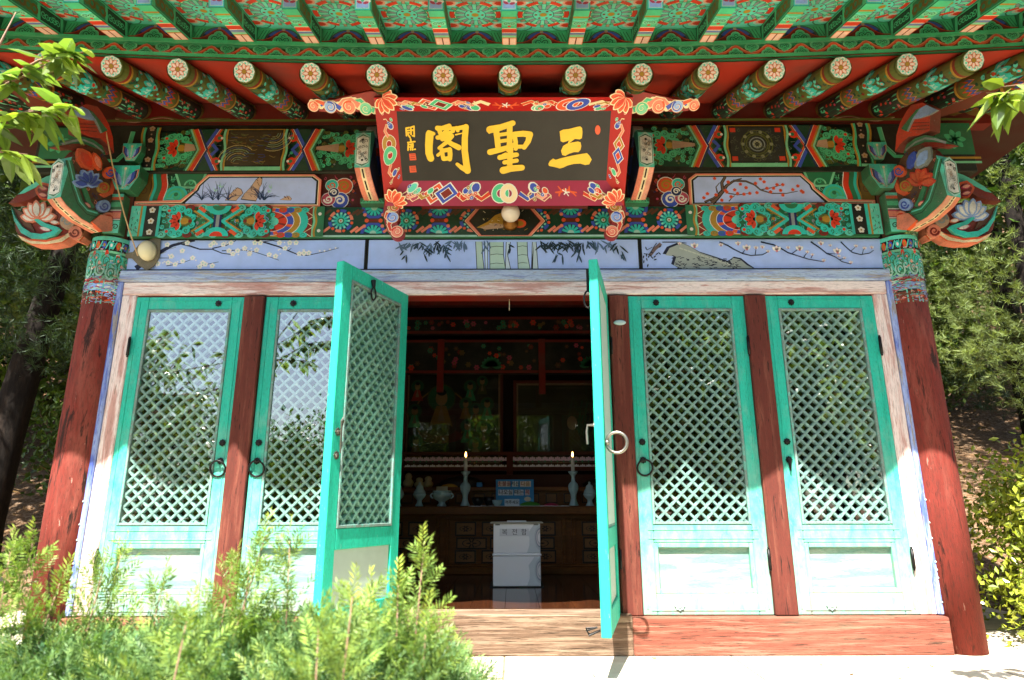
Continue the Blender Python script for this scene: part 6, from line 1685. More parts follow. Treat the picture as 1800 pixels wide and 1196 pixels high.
# notice and small things on the table
t = thing('notice_board', 'blue notice with white text strips leaning on the altar', 'notice', (.065, 2.08, 1.5855))
tilt = Matrix.Rotation(R(-8), 4, 'X')
mb = MB(); mb.box(-.165, 0, .0, .165, .008, .228, lin('#2f8fc9'), M=tilt)
fnn = lambda u, v, h=0: tilt @ Vector((u, -.0005-h, v))
P = Paint(mb, fnn, .0005, .0001); P.rect(-.16, .004, .16, .06, lin('#3aa0d4'), 1); P.disc(.11, .06, .03, lin('#d8cfae'), 10, .02)
for x0, x1, z, c in ((-.145, -.04, .165, '#e8dcc8'), (-.025, .03, .165, '#d8dfd8'), (.045, .14, .165, '#e8d8c0'), (-.145, -.015, .092, '#dfe6ee'), (-.005, .075, .092, '#dfe6ee'), (.088, .13, .092, '#d8c4c0')): P.rect(x0, z, x1, z+.048, lin(c))
free('board', mb, M_PLAIN, t)
for body, x, z, c in (('촛불을', -.092, .189, '#a03a30'), ('켜신', .003, .189, '#25303c'), ('다음', .092, .189, '#a86a28'), ('나오실', -.08, .116, '#20242c'), ('때는', .035, .116, '#20242c'), ('꼭', .109, .116, '#b03028')):
    mb = MB(); text_faces(mb, body, .045, lambda u, v, x=x, z=z: tilt @ Vector((x+u, -.0022, z+v)), lin(c), bold=.0006)
    free('word', mb, M_PLAIN, t)
t = thing('text_card', 'small white card with black writing in front of the blue notice', 'card', (.04, 1.98, 1.5885))
mb = MB(); mb.box(-.062, 0, 0, .062, .003, .056, lin('#dfe8ee')); free('card', mb, M_PLAIN, t)
mb = MB(); text_faces(mb, '꺼주세요', .032, lambda u, v: (u, -.0006, .028+v), lin('#20303a'), bold=.0005); free('lettering', mb, M_PLAIN, t)
def lump(name, label, cat, loc, sx, sy, sz, col, seed=0, rough=.6):
    rr = random.Random(seed); mb = MB(); rows = []
    for i in range(9):
        a = PI/2*i/8; q = math.cos(a)
        rows.append([((sx*q*math.cos(2*PI*j/16))*(1+.12*rr.uniform(-1, 1)), sy*q*math.sin(2*PI*j/16)*(1+.12*rr.uniform(-1, 1)), sz*math.sin(a)*(1+.06*rr.uniform(-1, 1))) for j in range(16)])
    mb.grid(rows, lin(col), closed=True, caps=True)
    o = mb.build(name, M_PLAIN, None, True, loc); tag(o, label, cat); return o
def cup(name, label, cat, loc, r, h, mat):
    mb = MB(); mb.lathe([(r*.5, 0), (r*.55, h*.1), (r*.85, h*.45), (r, h), (r*.94, h), (r*.78, h*.5), (r*.3, h*.2)], 0, 0, n=22); o = mb.build(name, mat, None, True, loc); tag(o, label, cat); return o
cup('small_bowl', 'white bowl beside the text card', 'bowl', (-.085, 1.95, 1.5885), .045, .048, M_CERAM)
M_BLACKL = m_flat('black_lacquer', '#12100f', .3)
cup('black_bowl', 'black lacquer bowl next to the candlestick', 'bowl', (-.25, 1.98, 1.5885), .055, .07, M_BLACKL); cup('black_bowl', 'black lacquer bowl nearer to the white bowl', 'bowl', (-.155, 2.02, 1.5885), .05, .075, M_BLACKL)
lump('green_cloth', 'folded green cloth on the white paper', 'cloth', (.19, 1.95, 1.5885), .085, .05, .035, '#3f8a2c', 3)
lump('red_cloth', 'small red cloth bundle at the right end of the paper', 'cloth', (.37, 1.95, 1.5885), .065, .04, .022, '#b03048', 4)
lump('black_bag', 'black bag lying on the shelf left of the notice', 'bag', (-.42, 2.33, 1.7505), .22, .08, .10, '#0e0e10', 5)
lump('black_bag', 'black bag lying on the shelf at the right', 'bag', (.86, 2.33, 1.7505), .2, .08, .08, '#0e1412', 6)
lump('yellow_cloth', 'folded yellow cloth at the edge of the shelf', 'cloth', (-.52, 2.225, 1.7505), .075, .018, .028, '#b08a2c', 7)
def gourd(x, h, label):
    mb = MB(); mb.lathe([(.03, 0), (.045, h*.15), (.048, h*.35), (.028, h*.6), (.034, h*.75), (.024, h*.92), (.006, h)], 0, 0, n=18); o = mb.build('gourd_figure', m_flat('pale_clay', '#b5a682', .6) if 'pale_clay' not in bpy.data.materials else bpy.data.materials['pale_clay'], None, True, (x, 2.32, 1.7505)); tag(o, label, 'figurine', 'pale clay figurines')
gourd(-.90, .13, 'tall pale clay figurine at the left end of the shelf'); gourd(-.80, .09, 'pale clay figurine beside the tallest one'); gourd(-.72, .10, 'pale clay figurine nearest the black bag')
mb = MB(); mb.box(-.024, -.015, 0, .024, .015, .04, lin('#2f7fc0'), bev=.003); tag(mb.build('blue_box', M_PLAIN, None, False, (-.25, 2.23, 1.7505)), 'tiny blue box on the shelf edge', 'box')
mb = MB(); mb.box(-.05, -.002, 0, .05, .0, .036, lin('#cfc8a8')); tag(mb.build('name_card', M_PLAIN, None, False, (-.58, 2.195, 1.72)), 'cream card fixed to the shelf edge over the incense bowl', 'card')
# ---- donation box
t = thing('donation_box', 'white donation box with a grey lid standing on the polished floor', 'box', (.073, 1.05, 1.0505))
mb = MB(); mb.box(-.165, 0, .006, .165, .26, .20, bev=.003); mb.box(-.160, .004, .2005, .160, .256, .2205); mb.box(-.163, .001, .221, .163, .259, .42, bev=.003); mb.box(-.170, -.005, .203, .170, .265, .2185, bev=.004)
free('body', mb, M_WHITE, t)
mb = MB(); mb.box(-.185, -.015, .4205, .185, .275, .428, lin('#a8a598'), bev=.002); mb.box(-.07, .03, .4285, .07, .2, .436, lin('#e2e2e0'), bev=.003); free('lid', mb, M_PLAIN, t)
mb = MB(); mb.box(-.185, -.015, -.0, .185, .275, .0055, lin('#1a1a1e')); free('base_plate', mb, M_PLAIN, t)
mb = MB(); fnn = plane_fn((0, 0, 0), (1, 0, 0), (0, 0, 1)); P = Paint(mb, fnn, .0008, .00008)
def swirl(z0, z1):  # grey curved bands and half rings at the right edge
    H = z1-z0
    pts = [(.163, z0+.002), (.07, z0+.002), (.075+.012, z0+.25*H), (.088, z0+.5*H), (.08, z0+.7*H), (.11, z0+.9*H), (.12, z1-.002), (.163, z1-.002)]
    P.poly(pts, lin('#c3cbd2'))
    for k, (r, c) in enumerate(((.075, '#b3bcc4'), (.06, '#8d94a4'), (.05, '#c9c2c8'), (.04, '#a9b0b8'), (.03, '#d8d4d8'))):
        q = [(.163-.55*r*math.sin(PI*j/12), z0+.52*H-r*math.cos(PI*j/12)*1.1) for j in range(13)]
        q = [(x, max(z0+.003, min(z1-.003, y))) for x, y in q]; P.poly(q, lin(c))
swirl(.008, .199); swirl(.223, .418)
P.rect(-.12, .335, .085, .385, lin('#c9ccd4'))
for x in (-.135, .135): P.rect(x-.016, .408, x+.016, .417, lin('#70726e'))
free('front_pattern', mb, M_PLAIN, t)
for ch, x in (('복', -.085), ('전', -.015), ('함', .05)):
    mb = MB(); text_faces(mb, ch, .045, lambda u, v, x=x: (x+u, -.0022, .36+v), lin('#30323a'))
    free('character', mb, M_PLAIN, t)
# thin cord hanging in the doorway
x, z = trace(896, 535, .05)
mb = MB(); mb.tube([(0, 0, 0), (0, 0, -.07)], .0028, n=5); tag(mb.build('pull_cord', m_flat('cord', '#c9b890', .7), None, False, (x, .05, 2.795)), 'short pale cord hanging from the lintel in the doorway', 'cord')
# ================================================================ SITE: ground, trees, shrubs
import numpy as np
def ground_z(x, y):
    side = max(0.0, abs(x)-3.4)
    s = lambda a: max(0.0, min(1.0, a))
    a = s((y+1.6)/1.4)
    lvl = .62*a*a*(3-2*a) if abs(x) > 3.0 or y > 3 else .5*a
    hill = max(0.0, y-1.4)*.38 + max(0, y-6)*.22
    hill += side*.10*s((y+1)/2)
    hill = min(hill, 26+0.0*y)
    far = s((y+3)/2)
    return lvl + hill*far + (.05*math.sin(x*1.7+y*.8)+.04*math.sin(y*2.3-x))*s((abs(x)-3.2)/1.0)*far
m, nt, b, L = nodes('earth')
M_EARTH = m
a = nt.nodes.new('ShaderNodeVertexColor'); a.layer_name = 'Col'
v = posvec(nt)
n1 = noise(nt, 6, 6, v, .7); n2 = noise(nt, 28, 5, v, .75)
c = mix(nt, ramp(nt, n1, [(.35, (0, 0, 0)), (.65, (.8, .8, .8))]), a.outputs[0], (.05, .034, .022, 1), 'MIX')
c2 = mix(nt, ramp(nt, n2, [(.5, (0, 0, 0)), (.6, (.7, .7, .7))]), c, (.30, .21, .14, 1))
sep = nt.nodes.new('ShaderNodeSeparateColor'); L.new(a.outputs[0], sep.inputs[0])
L.new(mix(nt, ramp(nt, sep.outputs[0], [(.3, (0, 0, 0)), (.5, (1, 1, 1))]), c2, mix(nt, ramp(nt, n2, [(.3, (.25, .25, .25)), (.7, (0, 0, 0))]), a.outputs[0], (.25, .2, .15, 1))), b.inputs['Base Color'])
b.inputs['Roughness'].default_value = .95; b.inputs['Specular IOR Level'].default_value = .1
bump(nt, b, n2, .6, .03)
ax = sorted(set([-400, -200, -100, -60, -40, -25] + [round(-16+.4*i, 2) for i in range(81)] + [25, 40, 60, 100, 200, 400]))
mb = MB()
n = len(ax)
for y in ax:
    for x in ax: mb.v.append((x, y, ground_z(x, y)))
for j in range(n-1):
    for i in range(n-1):
        mb.f.append((j*n+i, j*n+i+1, (j+1)*n+i+1, (j+1)*n+i)); mb.m.append(0)
        xc, yc = (ax[i]+ax[i+1])/2, (ax[j]+ax[j+1])/2
        yard = yc < -.2 and abs(xc) < 8 and yc > -8
        mb.c.append(lin('#cdbfa6') if yard else lin('#6e5238'))
g_ = mb.build('ground', M_EARTH, None, True); g_['kind'] = 'structure'

class Fol:
    """many small leaves or needles gathered into one crown"""
    def __init__(s, seed): s.r = np.random.RandomState(seed); s.V = []; s.F = []; s.C = []; s.n = 0
    def blades(s, base, dirs, side, L, W, col, fold=0.0):
        """base, dirs, side: (n,3); L, W: (n,) ; one four-cornered blade each, col (n,3)"""
        n = len(base)
        L = np.broadcast_to(L, (n,))[:, None]; W = np.broadcast_to(W, (n,))[:, None]
        nor = np.cross(dirs, side)
        p = np.stack([base, base + dirs*L*.45 + side*W*.5 + nor*W*fold, base + dirs*L, base + dirs*L*.45 - side*W*.5 + nor*W*fold], 1)
        s.V.append(p.reshape(-1, 3)); s.F.append((np.arange(n*4).reshape(n, 4) + s.n)); s.n += n*4; s.C.append(col)
    def leaves(s, base, dirs, side, L, W, col, curl=.25):
        """broad leaf of two halves folded on the midrib and bending at the tip"""
        n = len(base)
        L = np.broadcast_to(L, (n,))[:, None]; W = np.broadcast_to(W, (n,))[:, None]
        nor = np.cross(dirs, side)
        dn = np.array([0, 0, -1.0])*curl
        m0 = base; m1 = base + dirs*L*.35 + dn*L*.10; m2 = base + dirs*L*.7 + dn*L*.35; m3 = base + dirs*L*.97 + dn*L*.75
        up = nor*W*.22
        l1 = m1 + side*W*.5 + up; r1 = m1 - side*W*.5 + up; l2 = m2 + side*W*.36 + up*.8; r2 = m2 - side*W*.36 + up*.8
        p = np.stack([m0, m1, m2, m3, l1, l2, r1, r2], 1); s.V.append(p.reshape(-1, 3))
        k = np.arange(n)[:, None]*8 + s.n
        for q in ([0, 1, 4, 4], [1, 2, 5, 4], [2, 3, 5, 5], [0, 6, 1, 1], [6, 7, 2, 1], [7, 3, 2, 2]):
            s.F.append(k + np.array(q)[None]); s.C.append(col)
        s.n += n*8
    def mesh(s, name, mat):
        V = np.concatenate(s.V); F = np.concatenate(s.F); Cc = np.concatenate(s.C)
        faces = []
        for f in F.tolist(): faces.append(tuple(f) if f[2] != f[3] else tuple(f[:3]))
        me = bpy.data.meshes.new(name); me.from_pydata(V.tolist(), [], faces)
        ca = me.color_attributes.new('Col', 'FLOAT_COLOR', 'CORNER')
        ln = np.array([len(f) for f in faces]); cc = np.repeat(np.concatenate([Cc, np.ones((len(Cc), 1))], 1), ln, axis=0)
        ca.data.foreach_set('color', cc.ravel().astype(np.float32)); me.materials.append(mat); me.update()
        return me
def unit(a): return a / np.maximum(1e-9, np.linalg.norm(a, axis=-1, keepdims=True))
def rside(r, d):
    q = r.normal(size=d.shape); return unit(np.cross(d, q))
def vary(r, n, base, dv=.25, yellow=.15):
    b = np.array(base)[None]; k = 1 + dv*(r.rand(n, 1)*2-1); y = r.rand(n, 1)*yellow
    return b*k*np.concatenate([1+y*1.2, 1+y*.4, 1-y*.5], 1)
def obj(name, me, parent=None, loc=None):
    o = bpy.data.objects.new(name, me); COL.objects.link(o)
    if parent: o.parent = parent
    if loc: o.location = loc
    return o

# ---- yew shrubs in the foreground
def yew_shoot(fol, p0, d0, L, col, droop=.15, L0=.022):
    r = fol.r; n = max(14, int(L/.0038))
    t = np.linspace(.06, 1, n)[:, None]
    d0 = unit(np.array([d0], float))[0]
    bend = np.array([r.uniform(-.2, .2), r.uniform(-.2, .2), -droop])
    P = p0 + d0*L*t + bend*L*t*t*.5
    tan = unit(d0 + bend*t)
    s0 = rside(r, d0[None])[0]; u0 = np.cross(d0, s0)
    sgn = np.where(np.arange(n) % 2 == 0, 1, -1)[:, None]
    ang = r.normal(0, .45, (n, 1))
    sd = s0*np.cos(ang)*sgn + u0*(np.sin(ang)+.35)
    dirs = unit(sd + tan*(.65 + .9*t**3))
    fol.blades(P, dirs, unit(np.cross(dirs, u0[None])), L0*(.75+.5*r.rand(n))*(1.05-.35*t[:, 0]**4), .0040, vary(r, n, col, .25, .3)*(1+.5*t**2), .25)
    return P[-1]
YC = (.105, .195, .075)
def yew(loc, rx, ry, top, n, seed, label, extra=()):
    """loc on the ground; dome of shoots; extra: long shoots given by (x, y, z of tip, length)"""
    f = Fol(seed); r = f.r; gz = ground_z(*loc)
    root = thing('yew_shrub', label, 'shrub', (loc[0], loc[1], gz), 0, 'yew shrubs in front of the shrine')
    wood = MB(); h = top-gz
    for i in range(n):
        a = r.uniform(0, 2*PI); q = math.sqrt(r.uniform(0, 1))
        x, y = rx*q*math.cos(a), ry*q*math.sin(a)
        zt = h - .16*q*q*(1+r.rand()*.4) - r.exponential(.05)
        d = np.array([x/rx*.7+r.normal(0, .35), y/ry*.7+r.normal(0, .35), .8+r.normal(0, .25)])
        yew_shoot(f, np.array([x, y, zt-.07]), d, r.uniform(.08, .15), YC if r.rand() > .22 else (.17, .25, .065) if r.rand() > .5 else (.045, .11, .05))
    for x, y, z, l in extra:
        tip = np.array([x-loc[0], y-loc[1], z-gz]); d = unit(np.array([[r.uniform(-.12, .12)+.10, r.uniform(-.1, .1), 1.0]]))[0]
        base = tip - d*l
        wood.tube([tuple(base-d*.1), tuple(base+d*l*.95)], [.0022, .0010], n=5)
        for k in range(int(l/.011)):
            t = k*.011/l; side = rside(r, d[None])[0]
            yew_shoot(f, base+d*l*t, side*.85+d*(.75+.5*t), (.10*(1-t)+.035)*r.uniform(.7, 1.2), (.15, .25, .06), .05)
        yew_shoot(f, base+d*l*.8, d, l*.2+.04, (.22, .31, .06), 0)
    for k in range(14):
        a = r.uniform(0, 2*PI); q = r.uniform(.2, .9)
        wood.tube([(0, 0, 0), (rx*q*.4*math.cos(a), ry*q*.4*math.sin(a), h*.45), (rx*q*math.cos(a), ry*q*math.sin(a), h*.8)], [.012, .007, .002], n=6)
    wood.build('stems', M_TWIG, root, True)
    obj('foliage', f.mesh('yew_foliage', M_YEW), root)
def at_depth(px, py, dep):
    a, b_ = (px-900)/1120, (598-py)/1120; t = dep/(_c-b_*_s)
    return (.04+a*t, -3.6+dep, 1.6+(_s+b_*_c)*t)
def sprigs(lst): return [(*at_depth(px, py, d), l) for px, py, d, l in lst]
yew((-1.28, -1.95), .36, .30, 1.27, 1900, 11, 'yew shrub at the left end of the row, by the left post', sprigs([(60, 945, 1.55, .22), (20, 960, 1.5, .2), (110, 1010, 1.55, .18)]))
yew((-.92, -2.0), .34, .28, 1.32, 2300, 12, 'yew shrub second from the left, with dark upright sprigs before the first door', sprigs([(185, 985, 1.6, .2), (215, 965, 1.65, .22), (290, 1015, 1.55, .16)]))
yew((-.60, -2.05), .32, .28, 1.35, 2400, 13, 'yew shrub below the first mullion, with the two tallest feathery shoots', sprigs([(410, 985, 1.55, .2), (470, 930, 1.5, .26), (510, 940, 1.5, .24), (440, 990, 1.5, .18)]))
yew((-.30, -2.1), .27, .26, 1.36, 2100, 14, 'yew shrub at the right end of the row, with a bright shoot before the doorway', sprigs([(745, 962, 1.42, .26), (700, 1020, 1.45, .2), (650, 1035, 1.45, .2), (750, 1080, 1.4, .16)]))
yew((-.62, -2.42), .48, .22, 1.23, 2200, 15, 'low yew shrub nearest the camera', sprigs([(620, 1040, 1.2, .16), (330, 1080, 1.2, .16), (560, 1090, 1.2, .14)]))

# ---- peach trees whose twigs hang into the picture
LC = (.14, .245, .055)
def peach(base, h, seed, label, boughs, crown):
    f = Fol(seed); r = f.r; gz = ground_z(base[0], base[1])
    root = thing('peach_tree', label, 'tree', (base[0], base[1], gz), 0, 'young peach trees beside the shrine')
    w = MB(); B = np.array([base[0], base[1], gz])
    w.tube([(0, 0, 0), (.03, .02, h*.35), (-.02, .03, h*.6), (.02, .0, h)], [.055, .045, .032, .012], n=10)
    def twig(pts, r0, nl, ll):
        pts = np.array(pts); w.tube([tuple(p) for p in pts], [r0*(1-.8*i/(len(pts)-1)) for i in range(len(pts))], n=6)
        seg = np.linalg.norm(np.diff(pts, axis=0), axis=1); cum = np.concatenate([[0], np.cumsum(seg)])
        t = np.sort(r.uniform(cum[-1]*.25, cum[-1], nl)); P = np.stack([np.interp(t, cum, pts[:, k]) for k in range(3)], 1)
        ax = unit(pts[-1:]-pts[:1]); rad = unit(r.normal(size=(nl, 3))*np.array([1, 1, .5]))
        d = unit(rad*.8 + ax*.55 + np.array([0, 0, -.45]))
        sd = unit(np.cross(d, np.array([0, 0, 1.0])) + r.normal(0, .35, (nl, 3)))
        sd = unit(sd - d*np.sum(sd*d, 1, keepdims=True))
        f.leaves(P, d, sd, ll*(.7+.5*r.rand(nl)), ll*.40*(.8+.4*r.rand(nl)), vary(r, nl, LC, .5, .45), .45)
    for pts, nl in boughs:
        twig([np.array(p)-B for p in pts], .007, nl, .115)
    cx, cyy, cz, cr = crown
    for k in range(60):
        a = r.uniform(0, 2*PI); e = r.uniform(-.5, 1.2); q = cr*r.uniform(.6, 1.05)
        tip = np.array([cx-B[0]+q*math.cos(a)*math.cos(e), cyy-B[1]+q*math.sin(a)*math.cos(e), cz-gz+q*math.sin(e)])
        s0 = np.array([0, 0, h*r.uniform(.4, .95)]); mid = (s0*.45+tip*.55)+r.normal(0, .06, 3)
        twig([s0, mid, tip], .009, 30, .125)
    w.build('trunk', M_TWIG, root, True)
    obj('crown', f.mesh('peach_leaves', M_LEAF), root)
D1 = 1.95
A_ = lambda px, py, d=D1: at_depth(px, py, d)
peach((-3.3, -1.7), 2.9, 21, 'young peach tree left of the camera whose twigs hang before the left post', [
    ([(-3.28, -1.68, 2.2), A_(-250, 330), A_(-60, 240), A_(60, 190), A_(135, 205)], 44), ([A_(-60, 240), A_(20, 200), A_(130, 185)], 26), ([A_(-120, 260), A_(0, 265), A_(50, 270)], 14),
    ([(-3.28, -1.68, 2.6), A_(-200, 250), A_(-30, 165), A_(60, 125), A_(130, 85)], 40), ([A_(-30, 165), A_(70, 105), A_(150, 90)], 30), ([A_(-100, 180), A_(0, 80), A_(30, 20)], 3)], (-3.35, -2.0, 2.6, .85))
peach((3.5, -1.7), 3.0, 22, 'young peach tree right of the camera whose leaf tips hang before the right eave', [
    ([(3.5, -1.7, 2.5), A_(2050, 190), A_(1880, 140), A_(1760, 155)], 40), ([A_(1900, 150), A_(1820, 165), A_(1735, 165)], 26)], (3.6, -2.0, 2.75, .85))

# ---- trees
def pine_crown(seed, n, rx, rz, needle=.085, col=(.05, .09, .035)):
    f = Fol(seed); r = f.r; K = 22
    # tufts gathered on boughs
    tuft = []; lim = []
    ax_ = []
    for k in range(max(8, n//18)):
        a = r.uniform(0, 2*PI); z = r.uniform(-rz, rz); q = rx*(.45+.6*r.rand())*math.sqrt(max(.05, 1-(z/rz)**2))
        c = np.array([q*math.cos(a), q*math.sin(a), z]); lim.append(c)
        o_ = np.array([math.cos(a), math.sin(a), .2]); m = r.normal(0, 1, (32, 3))*np.array([.24, .24, .10])*(rx/1.6) + c + np.outer(r.uniform(-.5, .3, 32), o_)*rx*.35; ax_.append(np.repeat(o_[None], 32, 0) + r.normal(0, .45, (32, 3)))
        tuft.append(m)
    T = np.concatenate(tuft); N = len(T)
    base = np.repeat(T, K, 0); d = unit(r.normal(size=(N*K, 3))*.55 + np.repeat(unit(np.concatenate(ax_)), K, 0)*.8 + np.array([0, 0, .15])); base = base + d*0 + np.repeat(unit(np.concatenate(ax_)), K, 0)*(r.rand(N*K, 1)*.10-.05)
    tone = np.repeat(.7+.7*r.rand(N, 1), K, 0)
    f.blades(base, d, rside(r, d), needle*(.7+.5*r.rand(N*K)), .0065, vary(r, N*K, col, .2, .25)*tone, .1)
    return f.mesh('pine_needles', M_PINE), lim
def leaf_crown(seed, n, rx, rz, leaf, col, clumps=40, mat=None, spread=.26):
    f = Fol(seed); r = f.r; pts = []; lim = []
    for k in range(clumps):
        v_ = unit(r.normal(size=(1, 3)))[0]; q = r.uniform(.45, 1.0)
        c = v_*np.array([rx, rx, rz])*q; lim.append(c)
        pts.append(c + r.normal(0, 1, (n//clumps, 3))*np.array([rx, rx, rz*.7])*spread*r.uniform(.6, 1.2))
    P = np.concatenate(pts); N = len(P)
    d = unit(r.normal(size=(N, 3)) + np.array([0, 0, -.35])); sd = rside(r, d)
    tone = np.repeat(.75+.6*r.rand(clumps, 1), n//clumps, 0)
    f.blades(P, d, sd, leaf*(.6+.7*r.rand(N)), leaf*.55, vary(r, N, col, .3, .4)*tone, .18)
    return f.mesh('leaves', mat or M_LEAFD), lim
def trunk_mesh(h, r0, lean, limbs, cz, seed):
    r = random.Random(seed); mb = MB(); pts = []; rad = []
    for i in range(9):
        t = i/8; pts.append((lean[0]*t + .05*math.sin(t*5+seed), lean[1]*t + .05*math.cos(t*4+seed), h*t)); rad.append(r0*(1.25 if i == 0 else 1)*(1-.75*t))
    mb.tube(pts, rad, n=12)
    for c in limbs[:26]:
        z = max(.3*h, min(h*.95, cz+c[2]-.3)); t = z/h; b0 = (lean[0]*t, lean[1]*t, z)
        e = (lean[0]*cz/h+c[0], lean[1]*cz/h+c[1], cz+c[2])
        mb.tube([b0, ((b0[0]+e[0])/2, (b0[1]+e[1])/2, (b0[2]+e[2])/2-.05), e], [r0*.25, r0*.14, .012], n=6)
    return mb.mesh('trunk', M_BARK, True)
def make_tree(name, label, loc, tm, cm, cz, lean, group, rz=0, sc=1):
    root = thing(name, label, 'tree', (loc[0], loc[1], ground_z(loc[0], loc[1])-.35), rz, group)
    root.scale = (sc, sc, sc)
    obj('trunk', tm, root); obj('crown', cm, root, (lean[0]*.7, lean[1]*.7, cz))
    return root
# pines to the right and left of the shrine
pc1, l1 = pine_crown(31, 1500, 1.7, 2.2, .095, (.03, .06, .03)); pt1 = trunk_mesh(6.2, .16, (.3, .1), l1[:8], 3.6, 1)  # needle colour darkened to stand for forest shade
pc2, l2 = pine_crown(32, 1300, 1.5, 1.9, .085, (.13, .185, .06)); pt2 = trunk_mesh(5.4, .13, (-.2, .2), l2[:6], 3.2, 2)  # needle colour lightened to stand for sunlight
PG = 'pines around the shrine'
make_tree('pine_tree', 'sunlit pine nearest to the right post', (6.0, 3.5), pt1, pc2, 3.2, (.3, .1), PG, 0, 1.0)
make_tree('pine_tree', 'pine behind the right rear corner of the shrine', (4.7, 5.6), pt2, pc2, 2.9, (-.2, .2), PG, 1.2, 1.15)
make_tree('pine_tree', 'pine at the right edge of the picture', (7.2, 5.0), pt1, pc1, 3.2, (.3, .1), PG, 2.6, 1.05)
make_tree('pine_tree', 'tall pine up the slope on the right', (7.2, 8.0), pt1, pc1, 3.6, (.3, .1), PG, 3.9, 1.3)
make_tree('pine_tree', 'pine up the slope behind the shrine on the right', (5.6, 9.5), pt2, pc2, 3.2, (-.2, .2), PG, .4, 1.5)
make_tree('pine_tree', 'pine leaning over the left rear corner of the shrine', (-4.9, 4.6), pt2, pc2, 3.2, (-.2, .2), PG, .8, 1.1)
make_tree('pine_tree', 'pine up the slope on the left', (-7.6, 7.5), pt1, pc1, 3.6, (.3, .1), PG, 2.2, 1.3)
# the dark leaning trunk on the left
b0 = Vector((*trace(-5, 900, 2.2), 0)); t0 = Vector((*trace(118, 440, 2.2), 0))
lx = (t0.x-b0.x)/(t0.y-b0.y)
pt3 = trunk_mesh(6.0, .18, (lx*6.0, .1), l1[:5], 4.4, 3)
make_tree('pine_tree', 'large dark pine with a leaning trunk left of the left post', (b0.x-.12, 2.2), pt3, pc1, 4.5, (lx*6.0, .1), PG, 0, 1.0)
# broadleaf wood behind
bc1, m1 = leaf_crown(41, 9000, 1.6, 1.7, .10, (.045, .10, .015)); bt1 = trunk_mesh(4.6, .10, (.1, .1), m1, 3.1, 4)
bc2, m2 = leaf_crown(42, 9000, 1.5, 1.3, .12, (.07, .14, .02)); bt2 = trunk_mesh(3.6, .08, (-.1, .1), m2, 2.2, 5)
WG = 'broadleaf trees of the wood behind the shrine'
for k, (x, y, v_, sc, lb) in enumerate(((-6.4, 4.6, 2, 1.0, 'bright green broadleaf tree seen between the leaning trunk and the left post'), (-8.6, 4.2, 1, 1.1, 'broadleaf tree at the left edge behind the leaning trunk'), (-6.2, 8.6, 1, 1.3, 'tall broadleaf tree up the slope on the left'),
        (-9.6, 9.0, 2, 1.5, 'broadleaf tree far up the left slope'), (-4.2, 8.2, 2, 1.2, 'broadleaf tree behind the left rear of the shrine'), (6.4, 6.6, 2, 1.1, 'pale green broadleaf tree behind the right pines'), (9.0, 7.4, 1, 1.3, 'broadleaf tree at the far right of the slope'), (4.9, 12.0, 1, 1.7, 'tall broadleaf tree high on the right slope'),
        (8.6, 12.5, 2, 1.8, 'broadleaf tree on the skyline at the right'), (-7.4, 13.0, 1, 1.9, 'broadleaf tree on the skyline at the left'), (0.5, 12.0, 1, 1.9, 'broadleaf tree straight behind the shrine'), (-3.0, 13.5, 2, 2.0, 'broadleaf tree on the slope behind the shrine, left of the middle'), (11.5, 10.5, 1, 1.8, 'broadleaf tree high at the far right'), (-12.5, 12.0, 2, 2.0, 'broadleaf tree high at the far left'))):
    make_tree('broadleaf_tree', lb, (x, y), bt1 if v_ == 1 else bt2, bc1 if v_ == 1 else bc2, 3.1 if v_ == 1 else 2.2, (.1, .1) if v_ == 1 else (-.1, .1), WG, k*1.3, sc)
SG = 'tall trees added to shade the sides of the shrine'  # high crowns added to darken the ground and wood at both sides
for k, (x, y, sc, lb) in enumerate(((-6.6, 1.6, 1.7, 'added tall tree shading the left side of the shrine'), (-8.8, 3.0, 1.9, 'added tall tree shading the slope at the far left'), (-5.6, 6.2, 1.8, 'added tall tree shading the ground behind the leaning trunk'), (8.2, 2.6, 1.8, 'added tall tree shading the slope on the right'), (9.6, 5.6, 2.0, 'added tall tree shading the far right slope'))):
    make_tree('added_shade_tree', lb, (x, y), bt1, bc1, 3.3, (.1, .1), SG, k*1.7, sc)
FG = 'trees across the yard mirrored in the door panes'
for k, (x, y, v_, sc, lb) in enumerate(((1.6, -8.0, 1, 1.35, 'dense tree across the yard mirrored in the doorway pictures'), (3.6, -7.4, 2, 1.5, 'tree across the yard mirrored in the third door'), (5.6, -7.6, 1, 1.45, 'tree across the yard mirrored in the last door'), (7.8, -8.2, 2, 1.8, 'tree across the yard at the far right'), (-.4, -8.8, 2, 1.5, 'tree straight behind the camera'),
        (4.6, -10.5, 1, 1.8, 'tall tree in the second row across the yard'), (2.4, -11, 2, 1.9, 'bushy tree in the second row across the yard'), (-3.8, -7.8, 2, .95, 'low tree across the yard mirrored in the first door'), (-2.2, -9.0, 1, .95, 'slim low tree across the yard mirrored in the second door'), (-6.0, -8.2, 1, .8, 'small tree across the yard at the far left'))):
    make_tree('yard_tree', lb, (x, y), bt1 if v_ == 1 else bt2, bc1 if v_ == 1 else bc2, 3.1 if v_ == 1 else 2.2, (.1, .1) if v_ == 1 else (-.1, .1), FG, k*2.1, sc)
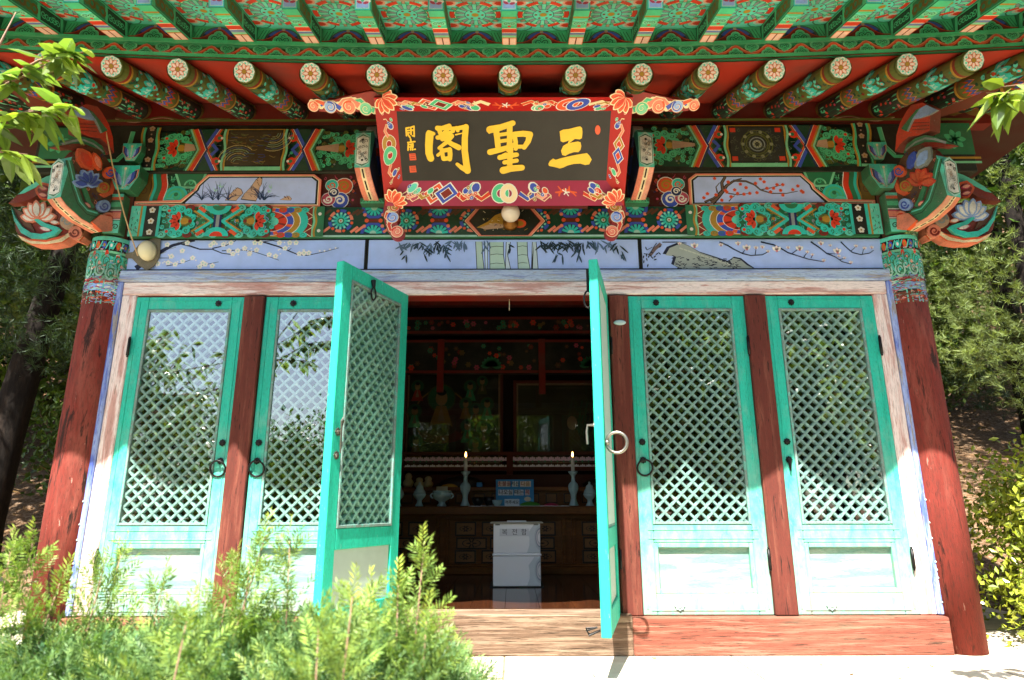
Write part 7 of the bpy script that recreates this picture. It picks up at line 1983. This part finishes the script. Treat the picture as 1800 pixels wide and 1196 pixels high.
# low shrubs: sunlit one by the right post, others on the slope
def shrub(name, label, loc, rx, rz, n, leaf, col, seed, mat=None):
    f, lim = leaf_crown(seed, n, rx, rz, leaf, col, 26, mat, .3)
    gz = ground_z(*loc); root = thing(name, label, 'shrub', (loc[0], loc[1], gz))
    mb = MB()
    for c in lim[:16]: mb.tube([(0, 0, 0), (c[0]*.5, c[1]*.5, rz*.6+c[2]*.5), (c[0], c[1], rz+c[2])], [.012, .008, .003], n=5)
    mb.build('stems', M_TWIG, root); obj('foliage', f, root, (0, 0, rz))
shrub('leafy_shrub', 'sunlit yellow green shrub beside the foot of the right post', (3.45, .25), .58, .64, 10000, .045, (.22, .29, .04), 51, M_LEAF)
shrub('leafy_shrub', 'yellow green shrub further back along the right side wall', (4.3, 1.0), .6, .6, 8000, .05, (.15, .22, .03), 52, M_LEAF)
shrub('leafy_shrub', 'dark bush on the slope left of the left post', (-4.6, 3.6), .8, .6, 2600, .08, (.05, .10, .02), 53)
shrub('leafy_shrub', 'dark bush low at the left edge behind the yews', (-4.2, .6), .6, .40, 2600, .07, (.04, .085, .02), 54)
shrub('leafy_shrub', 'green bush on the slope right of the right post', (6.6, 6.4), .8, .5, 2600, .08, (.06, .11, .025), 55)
shrub('small_plant', 'small leafy plant at the right corner of the stone base', (2.62, -.35), .12, .07, 160, .045, (.14, .2, .04), 56, M_LEAF)
bpy.data.objects['small_plant'].location.z = .85
# grey stones on the slope at the right
for k, (x, y, s_, lb) in enumerate(((4.9, 2.6, .15, 'grey stone on the leaf litter right of the post'), (5.6, 3.4, .2, 'larger grey stone up the right slope'), (4.4, 2.9, .12, 'small grey stone near the right rear corner'), (-4.3, 1.8, .22, 'grey stone beside the leaning trunk'))):
    rr = random.Random(k); mb = MB(); rows = []
    for i in range(8):
        a_ = PI*i/7; rows.append([(s_*math.sin(a_)*math.cos(2*PI*j/14)*rr.uniform(.85, 1.15)*1.3, s_*math.sin(a_)*math.sin(2*PI*j/14)*rr.uniform(.85, 1.15), -s_*.6*math.cos(a_)*rr.uniform(.9, 1.1)) for j in range(14)])
    mb.grid(rows, closed=True, caps=True); tag(mb.build('stone', m_flat('field_stone', '#4f4b44', .9, 0, .2, .3, 9, .5) if k == 0 else bpy.data.materials['field_stone'], None, True, (x, y, ground_z(x, y)+s_*.2)), lb, 'stone')
# fallen leaves on the slope and yard edge
f = Fol(61); r = f.r; N = 9000
x = r.uniform(-12, 12, N); y = r.uniform(.2, 11, N); keep = (np.abs(x) > 3.2) | (y > 4); x, y = x[keep], y[keep]; N = len(x)
z = np.array([ground_z(a_, b_) for a_, b_ in zip(x, y)])+.012
px_ = r.uniform(-3.4, 3.5, 46); py_ = r.uniform(-1.0, -.1, 46); x = np.concatenate([x, px_]); y = np.concatenate([y, py_]); z = np.concatenate([z, np.full(46, .858)]); N = len(x)
sz = np.where(np.arange(N) >= N-46, .4, 1.0)
d = unit(np.stack([r.normal(size=N), r.normal(size=N), r.normal(0, .25, N)*sz], 1)); sd = unit(np.cross(d, np.array([0, 0, 1.0])) + r.normal(0, .2, (N, 3)))
f.blades(np.stack([x, y, z], 1), d, sd, .09*(.6+.7*r.rand(N))*sz, .05*sz, vary(r, N, (.26, .17, .09), .5, .2), .2)
o = obj('fallen_leaves', f.mesh('fallen_leaves', M_LEAFD)); tag(o, 'brown fallen leaves scattered over the slope', 'leaf litter', None, 'stuff')
